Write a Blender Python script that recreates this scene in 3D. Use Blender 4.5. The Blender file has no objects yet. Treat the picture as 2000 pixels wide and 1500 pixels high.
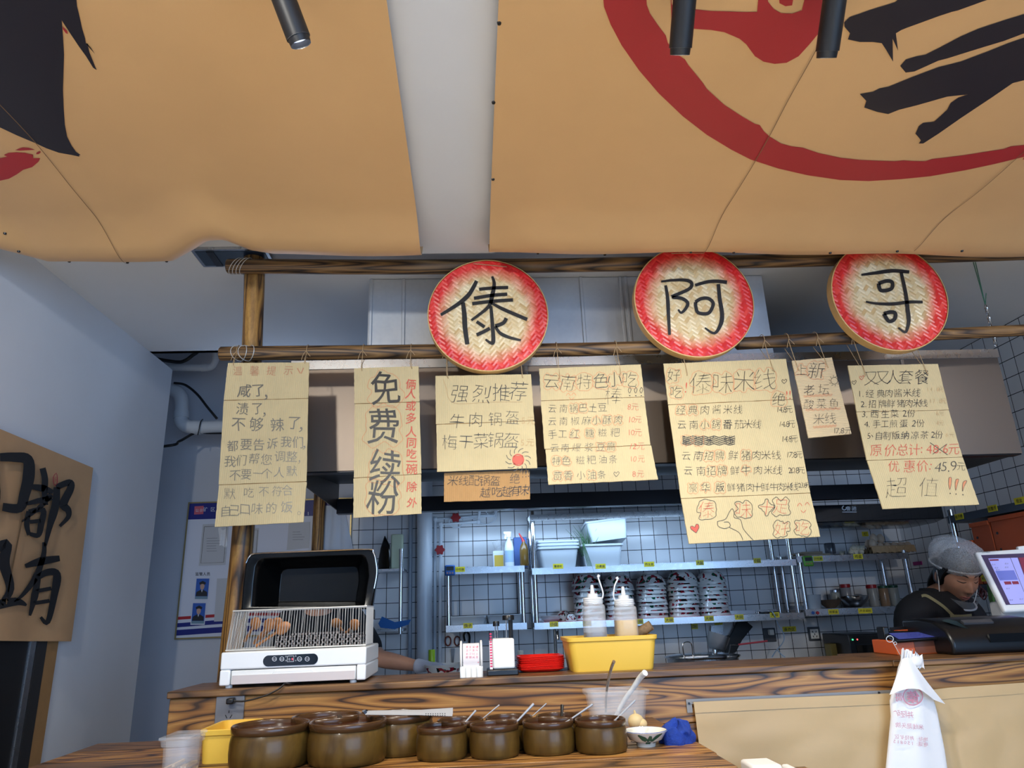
import bpy, bmesh, math, random
from mathutils import Vector, Matrix, noise
from mathutils.bvhtree import BVHTree
random.seed(7)
SC = bpy.context.scene
COL = SC.collection
PI = math.pi
# ---------------------------------------------------------------- camera, world, lights, exposure
FPX = 1387.0
YAW, PITCH, ROLL = math.radians(3.6), math.radians(17.8), math.radians(2.2)
CAM = Vector((0, 0, 1.35))
Fw = Vector((math.sin(YAW)*math.cos(PITCH), math.cos(YAW)*math.cos(PITCH), math.sin(PITCH)))
R0 = Vector((math.cos(YAW), -math.sin(YAW), 0)); U0 = R0.cross(Fw)
Rt = R0*math.cos(ROLL) - U0*math.sin(ROLL)
Up = U0*math.cos(ROLL) + R0*math.sin(ROLL)
cam = bpy.data.cameras.new('camera'); camo = bpy.data.objects.new('camera', cam); COL.objects.link(camo)
cam.sensor_fit = 'HORIZONTAL'; cam.sensor_width = 36; cam.lens = FPX*36/2000; cam.clip_start = .02
m = Matrix((Rt, Up, -Fw)).transposed().to_4x4(); m.translation = CAM; camo.matrix_world = m
SC.camera = camo
w = bpy.data.worlds.new('world'); SC.world = w; w.use_nodes = True
w.node_tree.nodes['Background'].inputs[0].default_value = (.42, .60, .95, 1)
w.node_tree.nodes['Background'].inputs[1].default_value = .17
def lamp(name, kind, loc, power, color, aim=None, size=.1, size_y=None, spot=None, blend=.4):
    l = bpy.data.lights.new(name, kind); l.energy = power; l.color = color
    if kind == 'AREA':
        l.size = size
        if size_y: l.shape = 'RECTANGLE'; l.size_y = size_y
    else: l.shadow_soft_size = size
    if kind == 'SPOT': l.spot_size = math.radians(spot); l.spot_blend = blend
    o = bpy.data.objects.new(name, l); COL.objects.link(o); o.location = loc
    if aim is not None: o.rotation_euler = (Vector(aim)-Vector(loc)).to_track_quat('-Z', 'Y').to_euler()
    return o
lamp('shop_window_light', 'AREA', (1.7, -2.8, 1.8), 165, (.38, .62, 1.0), (-1.3, 2.4, 1.5), 3.6, 2.4)
lamp('unseen_room_spot', 'SPOT', (-.9, -.2, 2.46), 78, (1.0, .98, .90), (-.55, 2.1, 1.95), .05, spot=84, blend=.8)  # this and the next: unseen spots added behind the camera to brighten the signs
lamp('unseen_room_spot', 'SPOT', (1.5, -.4, 2.46), 7, (1.0, .98, .92), (1.2, 2.1, 2.0), .05, spot=64, blend=.8)
for x_, y_, p_ in ((-.75, .2, 560), (.45, -.1, 330), (1.6, .1, 190), (.4, .8, 160)):
    lamp('canopy_bounce_fill', 'SPOT', (x_, y_, 2.47), p_, (1.0, .95, .86), (x_, y_-.15, 0), .04, spot=66, blend=.5)  # unseen spots added so light bounced off the floor brightens the canopies
lamp('cashier_spot_light', 'SPOT', (2.05, .75, 2.44), 36, (1.0, .97, .94), (1.9, 2.95, 1.55), .04, spot=50, blend=.6)
lamp('kitchen_strip_light', 'AREA', (.55, 3.9, 1.80), 4.8, (.50, .72, 1.0), (.55, 4.3, 1.2), 1.3, .1)
lamp('ceiling_glow_fill', 'AREA', (-1.0, 3.75, 2.3), 2.4, (.52, .70, 1.0), (-.1, 2.9, 2.75), .5, .3)  # unseen panel added in the recess to lift the kitchen ceiling
SC.view_settings.view_transform = 'Standard'; SC.view_settings.look = 'None'
SC.view_settings.exposure = 0.0; SC.view_settings.gamma = 1.0
SC.view_settings.use_curve_mapping = False

# ---------------------------------------------------------------- helpers
def ray(x, y): return Fw + Rt*((x-1000)/FPX) + Up*((750-y)/FPX)
def P(x, y, Y): v = ray(x, y); return CAM + v*(Y/v.y)
def PZ(x, y, Z): v = ray(x, y); return CAM + v*((Z-CAM.z)/v.z)
def PX(x, y, X): v = ray(x, y); return CAM + v*(X/v.x)
def PP(x, y, p0, n): v = ray(x, y); return CAM + v*((p0-CAM).dot(n)/v.dot(n))
def lin(c):
    return tuple((v/255/12.92 if v/255 <= .04045 else ((v/255+.055)/1.055)**2.4) for v in c)
class MB:
    def __init__(s): s.v, s.f, s.m = [], [], []
    def add(s, vs, fs, m=0):
        b = len(s.v); s.v += [Vector(p) for p in vs]
        for f in fs: s.f.append([b+i for i in f]); s.m.append(m)
        return s
    def hexa(s, p, m=0):   # 8 corners: 4 bottom ring, 4 top ring
        return s.add(p, [(3,2,1,0),(4,5,6,7),(0,1,5,4),(1,2,6,5),(2,3,7,6),(3,0,4,7)], m)
    def box(s, x0, x1, y0, y1, z0, z1, m=0):
        return s.hexa([(x0,y0,z0),(x1,y0,z0),(x1,y1,z0),(x0,y1,z0),(x0,y0,z1),(x1,y0,z1),(x1,y1,z1),(x0,y1,z1)], m)
    def obox(s, c, ax, ay, az, m=0):   # oriented box by half axes
        c, ax, ay, az = map(Vector, (c, ax, ay, az))
        return s.hexa([c-ax-ay-az, c+ax-ay-az, c+ax+ay-az, c-ax+ay-az, c-ax-ay+az, c+ax-ay+az, c+ax+ay+az, c-ax+ay+az], m)
    def rings(s, rings, m=0, cap0=True, cap1=True, closed=True):
        n = len(rings[0]); vs = [p for r in rings for p in r]; fs = []
        for i in range(len(rings)-1):
            for j in range(n if closed else n-1):
                k = (j+1) % n; fs.append((i*n+j, i*n+k, (i+1)*n+k, (i+1)*n+j))
        if cap0: fs.append(tuple(range(n-1, -1, -1)))
        if cap1: fs.append(tuple((len(rings)-1)*n+j for j in range(n)))
        return s.add(vs, fs, m)
    def tube(s, pts, r, m=0, seg=8, cap=True):
        pts = [Vector(p) for p in pts]; out = []; prev = None
        for i, p in enumerate(pts):
            t = (pts[min(i+1, len(pts)-1)] - pts[max(i-1, 0)]).normalized()
            a = prev if prev is not None else (Vector((0,0,1)) if abs(t.z) < .9 else Vector((1,0,0)))
            a = (a - t*a.dot(t)).normalized(); b = t.cross(a); prev = a
            rr = r[i] if isinstance(r, (list, tuple)) else r
            out.append([p + a*rr*math.cos(2*PI*k/seg) + b*rr*math.sin(2*PI*k/seg) for k in range(seg)])
        return s.rings(out, m, cap, cap)
    def lathe(s, prof, c=(0,0,0), m=0, seg=32, ax=(0,0,1), cap0=False, cap1=False):
        c = Vector(c); ax = Vector(ax).normalized()
        a = (Vector((1,0,0)) if abs(ax.x) < .9 else Vector((0,1,0))); a = (a-ax*a.dot(ax)).normalized(); b = ax.cross(a)
        return s.rings([[c + ax*z + a*r*math.cos(2*PI*k/seg) + b*r*math.sin(2*PI*k/seg) for k in range(seg)] for r, z in prof], m, cap0, cap1)
    def prism(s, poly, off, m=0):
        n = len(poly); poly = [Vector(p) for p in poly]; off = Vector(off)
        return s.add(poly + [p+off for p in poly], [tuple(range(n-1,-1,-1)), tuple(range(n, 2*n))] + [(i, (i+1)%n, n+(i+1)%n, n+i) for i in range(n)], m)
    def grid(s, fn, nu, nv, m=0):
        return s.add([fn(i/nu, j/nv) for j in range(nv+1) for i in range(nu+1)],
                     [(j*(nu+1)+i, j*(nu+1)+i+1, (j+1)*(nu+1)+i+1, (j+1)*(nu+1)+i) for j in range(nv) for i in range(nu)], m)
    def ell(s, c, r, m=0, nu=16, nv=10, rot=None):
        c = Vector(c); q = []
        for j in range(nv+1):
            th = PI*j/nv; th = min(max(th, .02), PI-.02)
            q.append([(lambda p: c + (rot @ p if rot else p))(Vector((r[0]*math.sin(th)*math.cos(2*PI*k/nu), r[1]*math.sin(th)*math.sin(2*PI*k/nu), -r[2]*math.cos(th)))) for k in range(nu)])
        return s.rings(q, m)
def build(name, mb, mats, parent=None, loc=None, sm=40, bev=0, seg=2):
    if not isinstance(mats, (list, tuple)): mats = [mats]
    if parent is not None:
        base = Vector(parent['_b'])
    elif loc is not None: base = Vector(loc)
    else:
        xs = [v.x for v in mb.v]; ys = [v.y for v in mb.v]; zs = [v.z for v in mb.v]
        base = Vector(((min(xs)+max(xs))/2, (min(ys)+max(ys))/2, min(zs)))
    me = bpy.data.meshes.new(name)
    me.from_pydata([v-base for v in mb.v], [], mb.f)
    for mt in mats: me.materials.append(mt)
    me.polygons.foreach_set('material_index', mb.m)
    bm = bmesh.new(); bm.from_mesh(me); bmesh.ops.recalc_face_normals(bm, faces=bm.faces); bm.to_mesh(me); bm.free()
    if sm:
        me.polygons.foreach_set('use_smooth', [True]*len(me.polygons)); me.set_sharp_from_angle(angle=math.radians(sm))
    o = bpy.data.objects.new(name, me); COL.objects.link(o); o['_b'] = tuple(base)
    if parent is not None: o.parent = parent
    else: o.location = base
    if bev:
        b = o.modifiers.new('bevel', 'BEVEL'); b.width = bev; b.segments = seg; b.limit_method = 'ANGLE'; b.angle_limit = math.radians(40)
    return o
def tag(o, label=None, cat=None, group=None, kind=None):
    if label: o['label'] = label
    if cat: o['category'] = cat
    if group: o['group'] = group
    if kind: o['kind'] = kind
    return o
def thing(name, label, cat, loc, group=None):
    o = bpy.data.objects.new(name, None); COL.objects.link(o); o.location = loc; o['_b'] = tuple(loc); o.empty_display_size = .02
    return tag(o, label, cat, group)
def struct(name, mb, mats, **k): return tag(build(name, mb, mats, **k), kind='structure')
def dup(o, loc, label=None, rot=None, scale=None):
    c = o.copy(); COL.objects.link(c); c.location = loc
    if rot is not None: c.rotation_euler = rot
    if scale is not None: c.scale = scale
    if label: c['label'] = label
    for ch in list(o.children):
        d = ch.copy(); COL.objects.link(d); d.parent = c
        for g in list(ch.children):
            e = g.copy(); COL.objects.link(e); e.parent = d
    return c
def smooth(pts, n=6):
    pts = [Vector(p) for p in pts]; out = []
    for i in range(len(pts)-1):
        p0, p1, p2, p3 = pts[max(i-1,0)], pts[i], pts[i+1], pts[min(i+2, len(pts)-1)]
        for k in range(n):
            t = k/n
            out.append(.5*((2*p1)+(p2-p0)*t+(2*p0-5*p1+4*p2-p3)*t*t+(3*p1-p0-3*p2+p3)*t**3))
    return out + [pts[-1]]

# ---------------------------------------------------------------- materials
class NT:
    def __init__(s, name):
        s.mat = bpy.data.materials.new(name); s.mat.use_nodes = True; s.t = s.mat.node_tree
        s.b = s.t.nodes['Principled BSDF']
    def n(s, ty, **k):
        nd = s.t.nodes.new('ShaderNode'+ty)
        for a, v in k.items():
            if a.startswith('i_'):
                key = a[2:]; key = int(key) if key.isdigit() else key.replace('_', ' ')
                s.put(nd.inputs[key], v)
            else: setattr(nd, a, v)
        return nd
    def put(s, sock, v):
        if hasattr(v, 'is_linked') or isinstance(v, bpy.types.NodeSocket): s.t.links.new(v, sock)
        else: sock.default_value = v
    def M(s, op, a, b=None, c=None):
        nd = s.t.nodes.new('ShaderNodeMath'); nd.operation = op
        for i, v in enumerate((a, b, c)):
            if v is not None: s.put(nd.inputs[i], v)
        return nd.outputs[0]
    def coord(s, scale=(1,1,1), rot=(0,0,0), kind='Object'):
        tc = s.n('TexCoord'); mp = s.n('Mapping', i_Scale=scale, i_Rotation=rot); s.t.links.new(tc.outputs[kind], mp.inputs[0]); return mp.outputs[0]
    def noise(s, vec, scale=5, detail=3, rough=.5, dist=0):
        nd = s.n('TexNoise', i_Scale=scale, i_Detail=detail, i_Roughness=rough, i_Distortion=dist); s.t.links.new(vec, nd.inputs['Vector']); return nd.outputs[0]
    def ramp(s, fac, stops, interp='LINEAR'):
        nd = s.n('ValToRGB'); nd.color_ramp.interpolation = interp; e = nd.color_ramp.elements
        while len(e) < len(stops): e.new(.5)
        for q, (p, c) in zip(e, stops): q.position = p; q.color = (*c[:3], 1)
        s.put(nd.inputs[0], fac); return nd.outputs[0]
    def mix(s, f, a, b):
        nd = s.n('Mix', data_type='RGBA'); s.put(nd.inputs[0], f)
        for i, v in ((6, a), (7, b)): s.put(nd.inputs[i], (*v[:3], 1) if isinstance(v, tuple) else v)
        return nd.outputs[2]
    def bump(s, h, st=.2, d=.01):
        nd = s.n('Bump', i_Strength=st, i_Distance=d, i_Height=h); s.t.links.new(nd.outputs[0], s.b.inputs['Normal'])
    def set(s, **k):
        for a, v in k.items(): s.put(s.b.inputs[a.replace('_', ' ')], (*v, 1) if isinstance(v, tuple) and len(v) == 3 else v)
        return s
MATS = {}
def mat(name, c, rough=.5, metal=0, var=0, vs=20, bump=0, bs=200, alpha=1, emit=0, trans=0, ior=1.45, spec=None, coat=0):
    if name in MATS: return MATS[name]
    t = NT(name); c = lin(c)
    t.set(Base_Color=c, Roughness=rough, Metallic=metal)
    if var:
        nz = t.noise(t.coord(), vs, 4, .6); t.set(Base_Color=t.ramp(nz, [(.3, tuple(x*(1-var) for x in c)), (.7, tuple(min(1, x*(1+var)) for x in c))]))
    if bump: t.bump(t.noise(t.coord(), bs, 2), bump, .002)
    if alpha < 1: t.set(Alpha=alpha)
    if emit: t.set(Emission_Color=c, Emission_Strength=emit)
    if trans: t.set(Transmission_Weight=trans, IOR=ior)
    if spec is not None: t.set(Specular_IOR_Level=spec)
    if coat: t.set(Coat_Weight=coat)
    MATS[name] = t.mat; return t.mat
def wood(name, light, mid, dark, sc=(1,5,5), rings=9, rough=.45, coat=0.15, fine=.35):
    t = NT(name)
    v = t.coord(sc); n1 = t.noise(v, 1.6, 1.5, .45, .25)
    r = t.M('FRACT', t.M('MULTIPLY', n1, rings))
    band = t.ramp(r, [(0, dark), (.10, mid), (.45, light), (.80, mid), (.95, dark)])
    f = t.noise(t.coord((sc[0]*4, sc[1]*30, sc[2]*30)), 2, 3, .6)
    col = t.mix(t.M('MULTIPLY', t.ramp(f, [(.42, (0,0,0)), (.70, (1,1,1))]), fine), band, dark)
    big = t.noise(t.coord((sc[0]*.8, sc[1]*.4, sc[2]*.4)), 2.2, 2)
    col = t.mix(t.ramp(big, [(.52, (0,0,0)), (.75, (.55,.55,.55))]), col, mid)
    t.set(Base_Color=col, Roughness=rough, Coat_Weight=coat, Coat_Roughness=.25)
    t.bump(r, .12, .003); return t.mat
M_plank = wood('burnt pine plank', lin((178,130,68)), lin((136,90,42)), lin((58,36,18)), (.9,8,8), 13)
M_top = wood('dark pine top', lin((140,102,60)), lin((104,72,42)), lin((50,34,20)), (1.0,9,9), 10)
M_pole = wood('burnt pine pole', lin((140,106,64)), lin((84,60,36)), lin((32,22,16)), (.9,12,12), 10, .55, .05)
M_post = wood('burnt pine post', lin((180,136,70)), lin((122,84,42)), lin((46,30,18)), (12,12,.9), 10, .5, .08)
def canvas_mat(name, c, a=.04):
    t = NT(name); c = lin(c); nz = t.noise(t.coord(), 3, 4, .6)
    wv = t.noise(t.coord((1,.25,1)), 700, 2)
    t.set(Base_Color=t.ramp(nz, [(.3, tuple(x*(1-a) for x in c)), (.7, tuple(x*(1+a) for x in c))]), Roughness=.5, Sheen_Weight=.1)
    t.bump(wv, .12, .001); return t.mat
M_canvas = canvas_mat('tan canvas', (203,162,111))
M_skirt = canvas_mat('tan vinyl', (188,160,116))
M_red_print = mat('red print', (160,38,44), .5, bump=.1, bs=600)
M_black_print = mat('black print', (30,28,38), .45, bump=.1, bs=600)
M_seam = mat('seam thread', (120,90,58), .8)
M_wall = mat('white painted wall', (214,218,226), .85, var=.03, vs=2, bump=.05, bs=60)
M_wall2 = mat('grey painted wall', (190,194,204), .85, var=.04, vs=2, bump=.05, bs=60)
M_ceil = mat('ceiling paint', (205,208,214), .9, var=.02, vs=2)
M_floor = mat('pale floor tile', (214,204,186), .5, var=.06, vs=4)
M_white = mat('white plastic', (232,232,228), .35)
M_whitegloss = mat('white glossy plastic', (236,238,238), .18)
M_black = mat('black plastic', (18,18,20), .3)
M_blackgloss = mat('black gloss plastic', (8,9,10), .08, coat=.5)
M_blackmatte = mat('black matt metal', (22,22,24), .45)
M_wire = mat('steel wire', (206,206,202), .3, .3)
M_string = mat('jute string', (172,146,110), .9, var=.2, vs=200)
M_satin = mat('satin steel', (176,178,182), .42, .45)
M_chrome = mat('polished steel', (205,208,212), .15, 1)
M_yellowtag = mat('yellow label', (226,212,40), .5)
M_ink = mat('black ink', (46,44,46), .45)
M_inkgrey = mat('grey ink', (104,100,92), .3)
M_bold = mat('bold black ink', (24,24,26), .4)
M_redink = mat('red ink', (196,84,66), .6)
M_redfaint = mat('faint red ink', (184,132,100), .7)
M_redline = mat('red outline ink', (206,136,96), .7)
M_inkfaint = mat('faint ink', (186,154,110), .7)
M_yellow = mat('yellow plastic', (233,190,74), .4, bump=.03, bs=300)
M_redplastic = mat('red plastic', (222,38,30), .25)
M_orange = mat('orange plastic', (206,92,40), .45)
def steel(name, c, rough, bs=(1,60,1), bst=.05, spangle=False):
    t = NT(name); c = lin(c)
    if spangle:
        vo = t.n('TexVoronoi', i_Scale=70.0); t.t.links.new(t.coord(), vo.inputs['Vector'])
        g = t.M('ADD', t.M('MULTIPLY', vo.outputs['Distance'], .4), .75)
        n = t.noise(t.coord(), 4, 4, .6)
        t.set(Base_Color=t.mix(n, tuple(x*.75 for x in c), c), Metallic=.6, Roughness=t.M('MULTIPLY', g, rough))
    else:
        n = t.noise(t.coord(bs), 40, 3, .6); t.set(Base_Color=c, Metallic=1.0, Roughness=t.M('ADD', t.M('MULTIPLY', n, .10), rough-.05)); t.bump(n, bst*.2, .0005)
    return t.mat
M_hood = steel('brushed stainless steel', (132,120,110), .42, (60,1,1), .03)
M_shelf = steel('shelf stainless steel', (190,192,196), .28)
M_galv = steel('galvanised steel', (214,216,220), .55, spangle=True)
def tile_mat():
    t = NT('white tile black grout'); S = .0838
    tc = t.n('TexCoord'); sp = t.n('SeparateXYZ'); t.t.links.new(tc.outputs['Object'], sp.inputs[0])
    ge = t.n('NewGeometry'); sn = t.n('SeparateXYZ'); t.t.links.new(ge.outputs['Normal'], sn.inputs[0])
    side = t.M('GREATER_THAN', t.M('ABSOLUTE', sn.outputs[0]), .5)
    u = t.M('ADD', t.M('MULTIPLY', sp.outputs[1], side), t.M('MULTIPLY', sp.outputs[0], t.M('SUBTRACT', 1.0, side)))
    def edge(x):
        f = t.M('FRACT', t.M('DIVIDE', t.M('ADD', x, 50*S), S)); return t.M('ABSOLUTE', t.M('SUBTRACT', f, .5))
    e = t.M('MAXIMUM', edge(u), edge(sp.outputs[2])); g = t.M('GREATER_THAN', e, .478)
    nz = t.noise(t.coord(), 3, 3)
    c = t.mix(g, t.ramp(nz, [(.3, lin((212,214,218))), (.7, lin((228,230,233)))]), lin((14,14,16)))
    t.set(Base_Color=c, Roughness=t.M('ADD', t.M('MULTIPLY', g, .5), .18)); t.bump(t.M('SUBTRACT', 1.0, g), .3, .002); return t.mat
M_tile = tile_mat()
def card_mat(name, c, axis=0):
    t = NT(name); c = lin(c)
    tc = t.n('TexCoord'); sp = t.n('SeparateXYZ'); t.t.links.new(tc.outputs['Object'], sp.inputs[0])
    n = t.noise(t.coord(), 9, 4, .6); n2 = t.noise(t.coord((1,1,1)), 140, 2)
    wv = t.M('SINE', t.M('ADD', t.M('MULTIPLY', sp.outputs[axis], 2*PI/.0062), t.M('MULTIPLY', n, 3)))
    base = t.ramp(n, [(.3, tuple(x*.93 for x in c)), (.7, tuple(min(1, x*1.05) for x in c))])
    t.set(Base_Color=t.mix(t.M('MULTIPLY', t.M('GREATER_THAN', wv, .75), .10), base, tuple(x*.6 for x in c)), Roughness=.85)
    t.bump(t.M('ADD', t.M('MULTIPLY', wv, .5), n2), .35 if axis == 0 else .8, .0012); return t.mat
M_card = card_mat('cardboard', (196,178,136)); M_card2 = card_mat('brown cardboard', (176,134,84)); M_cardh = card_mat('ribbed cardboard', (202,180,142), 2)
M_cardedge = mat('cardboard edge', (150,118,76), .9)
M_clear = mat('clear plastic', (225,228,232), .15, alpha=.18)
M_frost = mat('frosted plastic', (214,214,216), .35, alpha=.34)
M_jarglaze = None
def jar_mat():
    t = NT('olive brown glaze'); n = t.noise(t.coord((1,1,.5)), 14, 4, .6, .5); n2 = t.noise(t.coord((6,6,.8)), 9, 3)
    c = t.ramp(n, [(.3, lin((62,42,14))), (.55, lin((90,66,26))), (.75, lin((108,84,36)))])
    t.set(Base_Color=t.mix(t.ramp(n2, [(.5, (0,0,0)), (.8, (.5,.5,.5))]), c, lin((52,32,12))), Roughness=.34, Coat_Weight=.12, Coat_Roughness=.08, Specular_IOR_Level=.3); return t.mat
M_jar = jar_mat(); M_jarrim = mat('brown glazed rim', (74,48,24), .25, var=.2, vs=20)
M_sauce = mat('dark chilli sauce', (60,26,12), .15, var=.4, vs=60)
def bowl_mat():
    t = NT('painted white enamel')
    tc = t.n('TexCoord'); sp = t.n('SeparateXYZ'); t.t.links.new(tc.outputs['Object'], sp.inputs[0])
    ang = t.M('ARCTAN2', sp.outputs[1], sp.outputs[0])
    cb = t.n('CombineXYZ'); t.put(cb.inputs[0], t.M('MULTIPLY', ang, 1.0)); t.put(cb.inputs[1], t.M('MULTIPLY', sp.outputs[2], 14))
    n = t.noise(cb.outputs[0], 2.4, 1.5, .5, .4); n2 = t.noise(cb.outputs[0], 1.7, 1, .5)
    c = t.ramp(n2, [(0, lin((20,86,62))), (.44, lin((20,86,62))), (.46, lin((150,30,50))), (.55, lin((190,60,40))), (.57, lin((24,22,22)))], 'CONSTANT')
    zb = t.M('MULTIPLY', t.M('GREATER_THAN', sp.outputs[2], .012), t.M('LESS_THAN', sp.outputs[2], .056))
    t.set(Base_Color=t.mix(t.M('MULTIPLY', t.M('GREATER_THAN', n, .53), zb), lin((226,228,226)), c), Roughness=.12, Coat_Weight=.3); return t.mat
M_bowl = bowl_mat()
def weave_mat():   # twill-woven bamboo, sprayed red rim
    t = NT('woven bamboo'); S = .0125
    tc = t.n('TexCoord'); mp = t.n('Mapping', i_Rotation=(0, 0, math.radians(38))); t.t.links.new(tc.outputs['Object'], mp.inputs[0])
    sp = t.n('SeparateXYZ'); t.t.links.new(mp.outputs[0], sp.inputs[0])
    s0 = t.n('SeparateXYZ'); t.t.links.new(tc.outputs['Object'], s0.inputs[0])
    u = t.M('DIVIDE', t.M('ADD', sp.outputs[0], 2.0), S); v = t.M('DIVIDE', t.M('ADD', sp.outputs[1], 2.0), S)
    i, j = t.M('FLOOR', u), t.M('FLOOR', v); fu, fv = t.M('FRACT', u), t.M('FRACT', v)
    over = t.M('LESS_THAN', t.M('MODULO', t.M('ADD', i, j), 4.0), 1.5)
    def mixf(a, b): return t.M('ADD', t.M('MULTIPLY', over, a), t.M('MULTIPLY', t.M('SUBTRACT', 1.0, over), b))
    k = mixf(t.M('ADD', j, t.M('MULTIPLY', t.M('FLOOR', t.M('DIVIDE', t.M('ADD', i, j), 4.0)), 7.3)), t.M('ADD', t.M('MULTIPLY', i, 1.7), t.M('MULTIPLY', t.M('FLOOR', t.M('DIVIDE', t.M('ADD', t.M('ADD', i, j), 2.0), 4.0)), 5.1)))
    wn = t.n('TexWhiteNoise', noise_dimensions='1D'); t.put(wn.inputs['W'], k)
    ed = mixf(t.M('ABSOLUTE', t.M('SUBTRACT', fv, .5)), t.M('ABSOLUTE', t.M('SUBTRACT', fu, .5)))
    q = t.M('MODULO', t.M('ADD', i, j), 4.0)
    straw = t.ramp(wn.outputs[0], [(0, lin((200,168,116))), (.35, lin((218,194,146))), (1, lin((230,212,172)))])
    red = t.ramp(wn.outputs[0], [(0, lin((200,30,34))), (.6, lin((216,40,40))), (1, lin((228,72,66)))])
    rad = t.M('SQRT', t.M('ADD', t.M('POWER', s0.outputs[0], 2.0), t.M('POWER', s0.outputs[1], 2.0)))
    nz = t.noise(t.coord(), 9, 3, .6)
    rf = t.ramp(t.M('ADD', rad, t.M('MULTIPLY', t.M('SUBTRACT', nz, .5), .055)), [(.128, (0,0,0)), (.176, (1,1,1))])
    c = t.mix(rf, straw, red)
    c = t.mix(t.M('MULTIPLY', t.M('GREATER_THAN', ed, .455), .3), c, t.mix(.5, c, lin((60,34,14))))
    t.set(Base_Color=c, Roughness=.32, Coat_Weight=.35, Coat_Roughness=.15)
    hgt = t.M('ADD', t.M('MULTIPLY', t.M('SUBTRACT', .5, ed), 1.0), t.M('MULTIPLY', wn.outputs[0], .5)); t.bump(hgt, .6, .004); return t.mat
M_weave = weave_mat(); M_bambrim = mat('bamboo rim', (206,166,104), .45, var=.1, vs=30)

# ---------------------------------------------------------------- glyphs
_fc = bpy.data.curves.new('glyph', 'FONT'); _fo = bpy.data.objects.new('glyph', _fc); COL.objects.link(_fo); GL = {}
A0 = {}
def _eval(ch, wt):
    _fc.body = ch; _fc.offset = wt; _fc.resolution_u = 3
    dg = bpy.context.evaluated_depsgraph_get(); dg.update(); me = bpy.data.meshes.new_from_object(_fo.evaluated_get(dg))
    vs = [(v.co.x, v.co.y) for v in me.vertices]; fs = [tuple(p.vertices) for p in me.polygons]; ar = sum(p.area for p in me.polygons)
    n_ = {}
    for f in fs:
        for i in range(len(f)): k = tuple(sorted((f[i], f[i-1]))); n_[k] = n_.get(k, 0)+1
    per = sum(math.dist(vs[a], vs[b]) for (a, b), c in n_.items() if c == 1)
    bpy.data.meshes.remove(me); return vs, fs, ar, per
def _outline(ch, wt):   # thin or thicken a letter, easing off where the outline would fold over itself
    if ch not in A0: A0[ch] = _eval(ch, 0)
    _, _, a0, p0 = A0[ch]; w_ = wt
    for _ in range(8):
        vs, fs, ar, per = _eval(ch, w_)
        if abs(ar-(a0+w_*p0)) < .042*a0: break
        w_ *= .75
    return vs, fs
def glyph(ch, wt):
    if (ch, wt) not in GL:
        vs, fs = _outline(ch, wt)
        if vs:
            cx = (min(v[0] for v in vs)+max(v[0] for v in vs))/2; cy = .34
            if ord(ch) > 0x2e80 and ch not in '，。一': cy = (min(v[1] for v in vs)+max(v[1] for v in vs))/2
            vs = [(x-cx, y-cy) for x, y in vs]
        GL[ch, wt] = (vs, fs)
    return GL[ch, wt]
def text(mb, fn, s, xs, y, size, m, wt=-.018, rt=(1,0), jit=.05, sx=1.0):
    """letter s with centres at xs (list or (first, last)) on level y of fn(x, y); fn maps drawing units to the surface"""
    if len(xs) == 2 and len(s) != 2: xs = [xs[0]+(xs[1]-xs[0])*k/max(1, len(s)-1) for k in range(len(s))]
    for k, ch in enumerate(s):
        if ch == ' ': continue
        yy = y[k] if isinstance(y, (list, tuple)) else y
        vs, fs = glyph(ch, wt); a = random.uniform(-jit, jit)*1.5; shr = random.uniform(-.05, .16)*min(1, jit*25); sd = random.uniform(0, 99); wj = min(1, jit*25)*.055; sc = size*random.uniform(1-jit, 1+jit)
        ca, sa = math.cos(a), math.sin(a); q = []
        for gx, gy in vs:
            if wj: gx, gy = gx+wj*noise.noise((gx*2.2, gy*2.2, sd)), gy+wj*noise.noise((gx*2.2, gy*2.2, sd+50))
            x, z = (gx*ca-gy*sa)*sc*sx, (gx*sa+gy*ca)*sc
            x += gy*sc*shr
            q.append(fn(xs[k] + x*rt[0] , yy - z + x*rt[1]))
        mb.add(q, fs, m)
def stroke(mb, fn, pts, wd, m, closed=False, n=5):
    """pen line through pts in drawing units; wd a width or (start, middle, end)"""
    if closed: pts = list(pts)+[pts[0]]
    q = [Vector((p[0], p[1], 0)) for p in pts]
    q = smooth(q, n) if n > 1 else q
    N = len(q); L, R_ = [], []
    for i, p in enumerate(q):
        t = q[min(i+1, N-1)]-q[max(i-1, 0)]; t = t.normalized() if t.length else Vector((1,0,0)); nn = Vector((-t.y, t.x, 0))
        u = i/(N-1)
        ww = wd if not isinstance(wd, (tuple, list)) else (wd[0]+(wd[1]-wd[0])*u*2 if u < .5 else wd[1]+(wd[2]-wd[1])*(u-.5)*2)
        L.append(p+nn*ww/2); R_.append(p-nn*ww/2)
    vs = [fn(p.x, p.y) for p in L] + [fn(p.x, p.y) for p in R_]
    mb.add(vs, [(i, i+1, N+i+1, N+i) for i in range(N-1)], m)
def blob_outline(mb, fn, ch, x, y, size, wd, m, margin=.10):
    vs, _ = glyph(ch, -.018); pts = []
    for k in range(22):
        a = 2*PI*k/22; d = (math.cos(a), math.sin(a)); best = .25
        for gx, gy in vs:
            r = math.hypot(gx, gy)
            if r > .05 and (gx*d[0]+gy*d[1])/r > .94: best = max(best, r)
        pts.append((best+margin+random.uniform(-.02, .02), a))
    stroke(mb, fn, [(x+r*math.cos(a)*size, y-r*math.sin(a)*size) for r, a in pts], wd, m, True, 3)
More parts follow.
